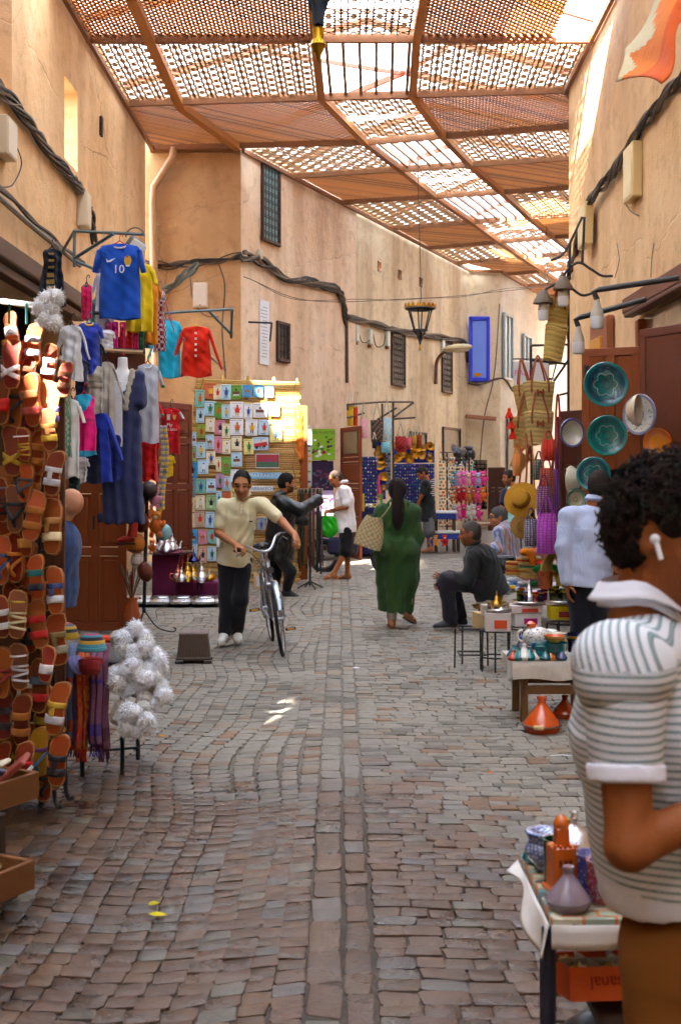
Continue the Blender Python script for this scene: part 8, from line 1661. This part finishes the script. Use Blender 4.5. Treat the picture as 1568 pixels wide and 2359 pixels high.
m_ = MB(C(206,200,190)); m_.grid(clf,24,6); m_.add([(-(cw/2+.03),-.26,zc+.006),(cw/2+.03,-.26,zc+.006),(cw/2+.03,.26,zc+.006),(-(cw/2+.03),.26,zc+.006)],[(0,1,2,3)]); m_.grid(lambda u,v:Vector((-(cw/2+.03)-.02*v*math.sin(u*7),-.26+.52*u,zc+.006-v*(.1+.05*math.sin(u*5)))),12,5); obj('cloth',m_,'cloth',o)
def tagine(label,x,y,s,Y,col,col2=None,mat='ceramic',loc=None):
    k = s*Y/F; o = thing('tagine',label,'tagine',loc or P(x,y,Y),rnd(0,3),'tagines'); c2 = col2 or col; obj('dish',MB(col).lathe([(0,0),(.4*k,0),(.46*k,.08*k),(.5*k,.2*k),(.47*k,.2*k),(.4*k,.12*k),(0,.1*k)],24),mat,o); obj('lid',MB(c2).lathe([(.46*k,.2*k),(.43*k,.27*k),(.34*k,.40*k),(.22*k,.55*k),(.14*k,.65*k),(.105*k,.71*k),(.10*k,.77*k),(.13*k,.84*k),(.12*k,.88*k),(0,.87*k)],24),mat,o); return o
TEA = C(16,110,120)
CZ = lambda x, y:(x,y)
cer = [(1182,1515,34,TEA,'left rear'),(1196,1512,30,C(20,130,130),'second rear'),(1206,1520,42,C(226,226,222),'tall white'),(1228,1516,40,C(30,80,140),'blue'),(1186,1530,26,C(40,110,70),'small green'),(1196,1536,34,TEA,'front left teal'),(1218,1538,36,C(20,120,130),'front middle teal'),(1208,1530,28,C(206,150,40),'small yellow'),(1222,1528,28,C(206,110,110),'small pink'),(1245,1498,34,C(60,150,130),'pale green rear'),(1180,1540,26,C(190,60,40),'tiny red'),(1190,1522,24,C(226,180,60),'tiny ochre'),(1212,1512,26,C(150,40,60),'tiny crimson'),(1230,1536,26,C(216,216,210),'tiny white'),(1256,1530,30,C(20,100,110),'dark teal'),(1268,1520,26,C(206,120,40),'tiny orange'),(1292,1524,30,C(40,70,130),'small blue')]
for i, (x,y,s,c,nm) in enumerate(cer):q = P(x,y,8.3); Yz = H-zc-.012; Yq = Yz*F/(y-HY); Yq = min(max(Yq,8.33),8.76); tagine(nm+' miniature tagine on the ceramics table',x,y,s,Yq,c,None,'ceramic',Vector((P(x,y,Yq).x,Yq,zc+.012)))
def cbowl(label,x,y,w,h,col,col2,Yq,z=None,cat='bowl',name='ceramic_bowl'):
    k = Yq/F; w_, h_ = w*k/2, h*k; o = thing(name,label,cat,Vector((P(x,y,Yq).x,Yq,zc+.012 if z is None else z)),0,'ceramic bowls'); obj('bowl',MB(col).lathe([(0,0),(.45*w_,0),(.5*w_,.08*h_),(.85*w_,.6*h_),(w_,h_),(.95*w_,h_),(.8*w_,.6*h_),(.4*w_,.15*h_),(0,.12*h_)],26,cols=[col]*4+[C(40,40,40)]+[col2]*3),'ceramic',o)
    for j in range(1):obj('painted_ring',MB(col2).lathe([(.8*w_,.5*h_),(.81*w_,.5*h_),(.87*w_,.62*h_),(.86*w_,.62*h_)],26),'ceramic',o)
cbowl('wide teal bowl at the front of the ceramics table',1278,1540,60,38,C(20,96,100),C(30,130,130),8.38); cbowl('small teal bowl beside the front tagines',1244,1542,44,30,C(24,110,116),C(40,150,150),8.4); cbowl('yellow patterned bowl stacked on the wide teal one',1276,1510,52,16,C(216,160,30),C(206,90,30),8.42,zc+.12); cbowl('black and white striped bowl in the middle of the table',1280,1500,52,20,C(40,70,70),C(206,200,180),8.6,zc+.1); cbowl('orange ashtray bowl on the ceramics table',1264,1492,44,16,C(216,130,20),C(190,70,10),8.68,zc+.1); cbowl('green rimmed dish at the back of the table',1256,1470,56,12,C(40,110,80),C(206,214,206),8.78,zc+.12); cbowl('teal bowl with spoon rest at the table centre',1238,1520,50,26,C(20,110,124),C(36,140,150),8.55)
o = thing('painted_teapot','white speckled ceramic pot with orange lid on the ceramics table','teapot',Vector((P(1236,0,8.62).x,8.62,zc+.07))); S = SDF().ell((0,0,.06),(.105,.08,.075));
def spk(V):c = np.tile(np.array(C(216,212,206)),(len(V),1)); c[np.random.rand(len(V))<.12] = C(40,44,60); return c
sdf_obj('pot',S,.008,None,'ceramic',o,(0,0,0),colf=spk); obj('handle',MB(C(216,212,206)).tube(arc((-.1,0,.07),.04,PI*.5,PI*1.5,8),.011,6),'ceramic',o); obj('lid_knob',MB(C(226,90,20)).lathe([(0,.13),(.03,.13),(.035,.155),(.02,.17),(0,.175)],12,(-.04,0,0)),'ceramic',o); obj('saucer',MB(C(150,60,50)).lathe([(0,-.06),(.1,-.06),(.13,-.01),(.12,-.01),(0,-.04)],20),'ceramic',o)
for i, (x,y,s,c) in enumerate(((1302,1500,30,SV),(1296,1482,24,BRS))):teapot(['silver','brass'][i]+' sugar pot at the right of the ceramics table',x,y,s,8.6,c)
tumbler('dark blue mug at the right of the ceramics table',1318,1502,44,8.5,C(30,34,110))
# big tagine on the ground
tl = Vector((P(1247,0,8.05).x,8.05,.0)); o = tagine('large glazed orange tagine standing on the cobbles',0,0,92,8.05,C(196,66,14),C(206,78,18),'ceramic',tl); k = 92*8.05/F
obj('metal_band',MB(C(150,140,130)).lathe([(.495*k,.17*k),(.52*k,.17*k),(.52*k,.205*k),(.495*k,.205*k)],24),'metal',o)
for sg in (-1,1):obj('wooden_handle',MB(C(216,186,130)).tube([(sg*.5*k,-.1*k,.19*k),(sg*.56*k,0,.2*k),(sg*.5*k,.1*k,.19*k)],.016,8),'wood',o)
tagine('second orange tagine half hidden behind the first',0,0,60,8.5,C(176,60,20),None,'ceramic',Vector((P(1300,0,8.5).x,8.5,.0)))
# ---- foreground table
FT = Vector((.45,2.83,0)); o = thing('souvenir_table','patterned table top with white cloth in the right foreground','table',FT); zt = .75
m, t, b = new_mat('zellige'); oc = t('TexCoord').outputs['Object']; bk = t('TexBrick',i_Scale=1.0,i_Mortar_Size=.004); bk.inputs['Brick Width'].default_value = .07; bk.inputs['Row Height'].default_value = .035; t.set(bk.inputs['Vector'],oc); bk.inputs['Color1'].default_value = C(206,200,170); bk.inputs['Color2'].default_value = C(60,140,140); bk.inputs['Mortar'].default_value = C(190,110,50)
ck = t('TexChecker',i_Scale=22.0); t.set(ck.inputs['Vector'],oc); ck.inputs['Color1'].default_value = C(214,208,186); ck.inputs['Color2'].default_value = C(60,60,70); t.set(b.inputs['Base Color'],t.mix(t.ramp(t.noise(oc,14,2),[(.55,(0,0,0)),(.57,(1,1,1))]),bk.outputs[0],ck.outputs[0])); b.inputs['Roughness'].default_value = .35; M['zellige'] = m
obj('top',MB().box((.45,0,zt-.012),(.9,.44,.024),b=.003),'zellige',o)
def drape(u,v):y_ = -.22+.44*u; return Vector((-.008-.02*v+.012*v*math.sin(u*11),y_-.02*v,zt-.014-v*(.045+.035*math.sin(u*5+.6))))
m_ = MB(C(222,218,214)); m_.grid(drape,24,8); m_.grid(lambda u,v:Vector((.9*u,-.224-.012*v*math.sin(u*20),zt-.014-v*.05)),24,4); q = obj('cloth',m_,'jersey',o,80); md = q.modifiers.new('t','SOLIDIFY'); md.thickness = .004
for x_, y_ in ((.0,-.19),(.06,.2),(.85,-.2),(.85,.2)):obj('leg',MB(C(36,40,60)).tube([(x_,y_,zt-.03),(x_,y_,0)],.016,8),'iron',o)
obj('apron',MB(C(36,44,66)).tube([(.03,-.2,zt-.05),(.85,-.2,zt-.05)],.014,8),'iron',o); obj('shelf',MB(C(70,56,46)).box((.5,-.05,.505),(.78,.42,.03),b=.004),'woodh',o)
FZ = zt+.001
def ft(x,y):Yq = (H-FZ)*F/(y-HY); Yq = min(max(Yq,2.66),3.01); return Vector((P(x,y,Yq).x,Yq,FZ))
tagine('small teal tagine on the foreground table',0,0,62,2.98,C(20,120,120),None,'ceramic',ft(1230,1985)); tagine('small grey tagine at the front of the foreground table',0,0,108,2.72,C(110,100,116),C(136,122,136),'ceramic',ft(1308,2092))
q = ft(1254,2006); o = thing('incense_jar','blue and white footed jar on the foreground table','jar',q); k = 2.92/F
def bw(V):c = np.tile(np.array(C(70,92,150)),(len(V),1)); s_ = np.sin(V[:,0]*420)*np.sin(V[:,1]*420+V[:,2]*200)*np.sin(V[:,2]*390)>.12; c[s_] = C(176,190,216); return c
S = SDF().ell((0,0,.05),(.048,.048,.032)).cap((0,0,.0),(0,0,.03),.02,.022).ecyl((0,0,.075),(0,0,.098),np.eye(3),(.038,.038),(.05,.05),.01); S.ell((0,0,.115),(.038,.038,.025),None,.004,True); S.cut((0,0,0),(0,0,-1)); sdf_obj('jar',S,.0035,None,'ceramic',o,(0,0,0),colf=bw)
q = ft(1278,2030); m_ = MB(C(30,70,50)).lathe([(0,0),(.026,0),(.029,.1),(.026,.1),(.022,.006),(0,.006)],18); o = obj('green_glass',m_,'ceramic'); o.location = q; tag(o,'dark green gilded glass behind the orange tower','glass')
q = ft(1292,2052); o = thing('tower_ornament','orange minaret shaped ornament on the foreground table','ornament',q,R(10)); OR = C(206,96,20); obj('plinth',MB(OR).box((0,0,.006),(.07,.07,.012),b=.002),'ceramic',o); obj('shaft',MB(OR).box((0,0,.058),(.055,.055,.094),b=.003),'ceramic',o); obj('upper_shaft',MB(OR).box((0,0,.125),(.03,.03,.04),b=.002),'ceramic',o); obj('dome',MB(OR).lathe([(.017,.143),(.019,.155),(.012,.168),(0,.175)],14),'ceramic',o); m_ = MB(C(120,46,10))
for j in range(3):m_.box((-.012+.012*j,-.029,.07),(.007,.003,.016)); m_.box((0,-.029,.035),(.014,.003,.016))
for a in range(-2,3):m_.box((a*.012,-.026,.108),(.007,.006,.006),col=OR)
obj('carved_windows',m_,'ceramic',o,kind='stuff')
def cloche(label,x,y,s,col):
    q = ft(x,y); o = thing('metal_cloche',label,'dish',q); k = s; obj('dish',MB((col[0]*.8,col[1]*.8,col[2]*.8,1)).lathe([(0,0),(.3*k,0),(.28*k,.1*k),(.46*k,.22*k),(.48*k,.28*k),(.44*k,.28*k),(0,.2*k)],22),'metal',o); obj('lid',MB(col).lathe([(.47*k,.28*k),(.44*k,.45*k),(.3*k,.62*k),(.12*k,.7*k),(.05*k,.74*k),(.04*k,.8*k),(.08*k,.86*k),(.05*k,.92*k),(.05*k,.97*k),(0,1.02*k)],22),'metal',o)
cloche('silver domed sugar dish on the foreground table',1322,1985,.125,SV); cloche('smaller silver domed dish in front of the large one',1330,2042,.1,C(196,196,200)); cloche('brass domed dish behind the silver one',1308,1978,.1,BRS)
for i, (x,y,c) in enumerate(((1362,2066,C(36,44,120)),(1386,2082,C(130,26,46)))):
    q = ft(x,y); o = thing('speckled_cup',['blue','dark red'][i]+' speckled pottery cup on the foreground table','cup',q); S = SDF().ecyl((0,0,.004),(0,0,.1),np.eye(3),(.027,.027),(.037,.037),.006).cap((0,0,.045),(0,0,.05),.03,.03,.01); S.ell((0,0,.11),(.032,.032,.03),None,.003,True)
    def spk2(V,c=c):cc = np.tile(np.array(c),(len(V),1)); s_ = np.random.rand(len(V))<.1; cc[s_] = C(170,170,190); return cc
    sdf_obj('cup',S,.0035,None,'ceramic',o,(0,0,0),colf=spk2)
for i, (c,c2) in enumerate(((C(226,226,228),C(70,60,140)),(C(222,224,214),C(110,150,90)),(C(226,100,40),C(226,220,210)))):q = ft(1378+i*12,2000); o = thing('greeting_card',['violet','green','orange'][i]+' printed card standing behind the domed dishes','card',q+Vector((0,.05,.0)),(R(-12),R(22),R(-50))); obj('card',MB(c).box((0,0,.07),(.1,.003,.14)),'paper',o); obj('print',MB(c2).box((0,-.003,.08),(.06,.002,.09)),'paper',o)
# gift box
gb = Vector((.60,2.76,.53)); o = thing('gift_box','orange gift box of coloured glasses marked Artisanal','box',gb,(R(-14),0,R(4))); gw, gd, gh = .22, .24, .07; OC = C(206,90,40)
obj('base',MB(OC).box((0,0,.002),(gw,gd,.004)),'paper',o)
for c, s_ in (((0,-gd/2,gh/2),(gw,.004,gh)),((0,gd/2,gh/2),(gw,.004,gh)),((-gw/2,0,gh/2),(.004,gd,gh)),((gw/2,0,gh/2),(.004,gd,gh))):obj('side',MB(OC).box(c,s_),'paper',o)
for x_ in (-.038,.038):obj('divider',MB(C(222,222,222)).box((x_,-.0,gh/2+.002),(.003,gd-.01,gh-.004)),'paper',o)
obj('divider',MB(C(222,222,222)).box((0,.0,gh/2+.004),(gw-.01,.003,gh-.004)),'paper',o); obj('liner',MB(C(226,226,228)).box((0,0,gh+.001),(gw+.006,gd+.006,.003)),'paper',o) if False else None
text('Artisanal',(.0,-gd/2-.004,gh*.55),.038,C(150,40,16),o,rot=(PI/2,PI,0),mat='paper',ex=.0005)
for i, (x_,y_,c,c2,nm) in enumerate(((-.075,-.06,C(40,50,110),C(50,90,60),'navy and green'),(0,-.06,C(206,206,206),C(70,170,20),'clear and lime'),(.075,-.06,C(70,50,110),C(40,80,60),'violet and green'),(-.075,.06,C(150,14,50),C(170,30,60),'crimson'))):
    q = o.matrix_basis.to_3x3()@Vector((x_,y_,gh*.6)) if False else Matrix.Rotation(R(4),3,'Z')@Matrix.Rotation(R(-14),3,'X')@Vector((x_,y_,gh*.55)); g_ = thing('gilded_glass',nm+' gilded glass lying in the gift box','glass',gb+q,(R(76),0,R(4)),'glasses in the gift box'); obj('glass',MB(c).lathe([(0,-.052),(.026,-.052),(.028,0),(.03,.052),(.027,.052),(0,.04)],18,cols=[c2,c2,c,c,c]),'ceramic',g_); m_ = MB(C(206,166,60)); m_.lathe([(.0285,-.002),(.0295,-.002),(.0295,.004),(.0285,.004)],18)
    for j in range(10):a = 2*PI*j/10; m_.blob((.0285*math.cos(a),.0285*math.sin(a),-.024),(.004,.004,.008),5); m_.blob((.029*math.cos(a),.029*math.sin(a),.026),(.005,.005,.004),5)
    obj('gilding',m_,'metal',g_,kind='stuff')
o = obj('plastic_wrap',MB(C(206,214,232)).grid(lambda u,v:Vector((.1*u+.02*v,.1*v,.06*math.sin(u*2+v)+.006*math.sin(u*40)*math.sin(v*33)+.1*v)),22,22),'ceramic',None,80); o.location = gb+Vector((-.0,-.0,.075)); tag(o,'crinkled clear plastic wrap folded back over the gift box','plastic wrap')
o = obj('storage_sack',MB(C(44,44,50)).lathe([(0,0),(.14,0),(.17,.1),(.15,.26),(.08,.36),(.03,.4),(0,.4)],18),'plastic'); o.location = Vector((.62,2.95,0)); tag(o,'dark plastic sack on the ground under the foreground table','sack')
carton('brown cardboard carton under the gift box',0,0,10,10,.3,3,C(150,110,50)).location = Vector((.78,2.78,.0)); bpy.data.objects['carton.007'].children[0].scale = (32,1,34) if 'carton.007' in bpy.data.objects else (1,1,1)
# ---- curly haired man in the foreground
m, t, b = new_mat('striped_knit'); oc = t('TexCoord').outputs['Object']; sp_ = t('SeparateXYZ',oc); at_ = t('Attribute',attribute_name='Col'); yk = t('SeparateColor',at_.outputs[0]).outputs[0]; cz = t.math('ADD',t.math('MULTIPLY',sp_.outputs[2],t.math('MULTIPLY_ADD',yk,-.65,1.)),t.math('MULTIPLY',t.math('SUBTRACT',sp_.outputs[0],t.math('MULTIPLY',sp_.outputs[1],.5)),t.math('MULTIPLY',yk,.8))); ph_ = t.math('ADD',cz,t.math('MULTIPLY',t.noise(oc,3,2),.02)); fr_ = t.math('FRACT',t.math('MULTIPLY',ph_,78.)); bd = t.ramp(fr_,[(.0,C(222,224,232)),(.5,C(218,222,230)),(.55,C(92,122,138)),(.64,C(110,136,148)),(.70,C(160,174,156)),(.76,C(110,136,148)),(.86,C(92,122,138)),(.91,C(222,224,232))])
dots = t.math('GREATER_THAN',t.math('SINE',t.math('MULTIPLY',t.math('ADD',sp_.outputs[0],sp_.outputs[1]),1100.)),.1); col = t.mix(t.math('MULTIPLY',dots,.25),bd,C(206,210,206)); col = t.mix(at_.outputs['Alpha'],C(222,224,234),col)
t.set(b.inputs['Base Color'],col); b.inputs['Roughness'].default_value = .95; bn = t('Bump',i_Strength=.5,i_Distance=.004); t.set(bn.inputs['Height'],t.math('ADD',fr_,t.noise(oc,300,2))); t.set(b.inputs['Normal'],bn.outputs[0]); M['striped_knit'] = m
FY = 2.15
p = Person('curly haired young man in a striped polo shirt and brown trousers in the right foreground',FY,dict(pel=(1600,2150,.0),nk=(1474,1425,.0),hd=(1534,1230,.0),shR=(1432,1545,-.18),shL=(1475,1540,.17),elR=(1447,1950,-.235),wrR=(1680,1850,-.2),elL=(1550,1960,.23),wrL=(1720,1800,.2),hpR=(1585,2250,-.08),hpL=(1590,2250,.08),knR=(1610,2830,-.09),knL=(1630,2830,.09),anR=(1600,3230,-.09),anL=(1610,3230,.09)),skin=C(146,82,40),vox=.0055,hs=.97)
p.body(R(60),R(8),0,beard=.22,arm=.86,hands=dict(R=dict(pn=(0,.3,1),side=1,curl=(.5,.6,.4)))); hd = np3(p.J['hd']); Rh = p.Rh; J = p.J
hz = P(0,2020,FY).z; yz = P(0,1500,FY).z
def band(V):c = np.ones((len(V),4)); c[:,0] = V[:,2]>yz; c[V[:,2]<hz+.012-.18*(V[:,0]-.5),3] = 0; return c
p.top(None,'striped_polo',.02,-.085,.018,.88,1.12,.005,'striped_knit',.004,band)
for q in 'RL':
    a_ = J['sh'+q]; d_ = J['el'+q]-a_; S = SDF().cap(a_-d_*.02,a_+d_*.7,.068,.058); S.cut(a_+d_*.56,d_); S.disp = wrinkle(.003,40); sdf_obj('sleeve',S,.005,None,'striped_knit',p.root,p.org,colf=lambda V:np.tile(np.array((0.,0,0,1)),(len(V),1)))
    S = SDF().cap(a_+d_*.40,a_+d_*.85,.0635,.0605); S.cut(a_+d_*.535,-d_); S.cut(a_+d_*.64,d_); sdf_obj('cuff',S,.005,C(222,224,236),'jersey',p.root,p.org)
p.collar(C(222,224,236),'jersey',.070,.04,.5)
p.legs(C(120,72,28),'brown_trousers',1.9,.026,(.1,.08,.065),'jersey',.005); p.shoe('R',(1,-.1,0),C(60,50,44)); p.shoe('L',(1,.1,0),C(60,50,44))
o_ = lambda x, y, z:Vector(hd+Rh@np.array([x,y,z]))-p.org
obj('earbud',MB(C(230,232,238)).blob(o_(-.093,-.006,-.004),.009,10).tube([o_(-.094,-.008,-.006),o_(-.096,-.022,-.036)],.0045,8),'plastic',p.root)
HC = C(32,22,17); S = add_hair(hd,Rh,.93,.008,0,back=-.105,fringe=.03); sdf_obj('hair',S,.006,(HC[0]*.6,HC[1]*.6,HC[2]*.6,1),'hair',p.root,p.org)
m_ = MB(HC); random.seed(5)
for i in range(1500):
    d = Vector((random.gauss(0,1),random.gauss(0,1),random.gauss(0,1))).normalized()
    if d.z<-.75 or (d.y<-.35 and d.z<.42-.3*abs(d.x)) or (abs(d.x)>.6 and d.y<.12 and d.z<.1):continue
    b_ = Vector((d.x*.078,.006+d.y*.092,.026+d.z*.1)); u_ = d.orthogonal().normalized(); w_ = d.cross(u_); r_ = rnd(.006,.014); ln = rnd(.012,.036); tr = rnd(1.2,2.6); ph = rnd(0,6.3); g_ = Vector((0,.1,-.5 if d.z<.3 else .0)); ax_ = (d+Vector((rnd(-.6,.6),rnd(-.6,.6),rnd(-.6,.4)))+g_).normalized(); pts = []
    for j in range(12):tt = j/11; a = ph+tr*2*PI*tt; q = b_+ax_*ln*tt+(u_*math.cos(a)+w_*math.sin(a))*r_*(1-.35*tt); pts.append(o_(*q))
    m_.tube(pts,[.0027]*9+[.0023,.0018,.001],4,col=vary((HC[0]*rnd(.6,1.7),HC[1]*rnd(.6,1.6),HC[2]*rnd(.6,1.5),1),.1))
obj('curls',m_,'hair',p.root,80)
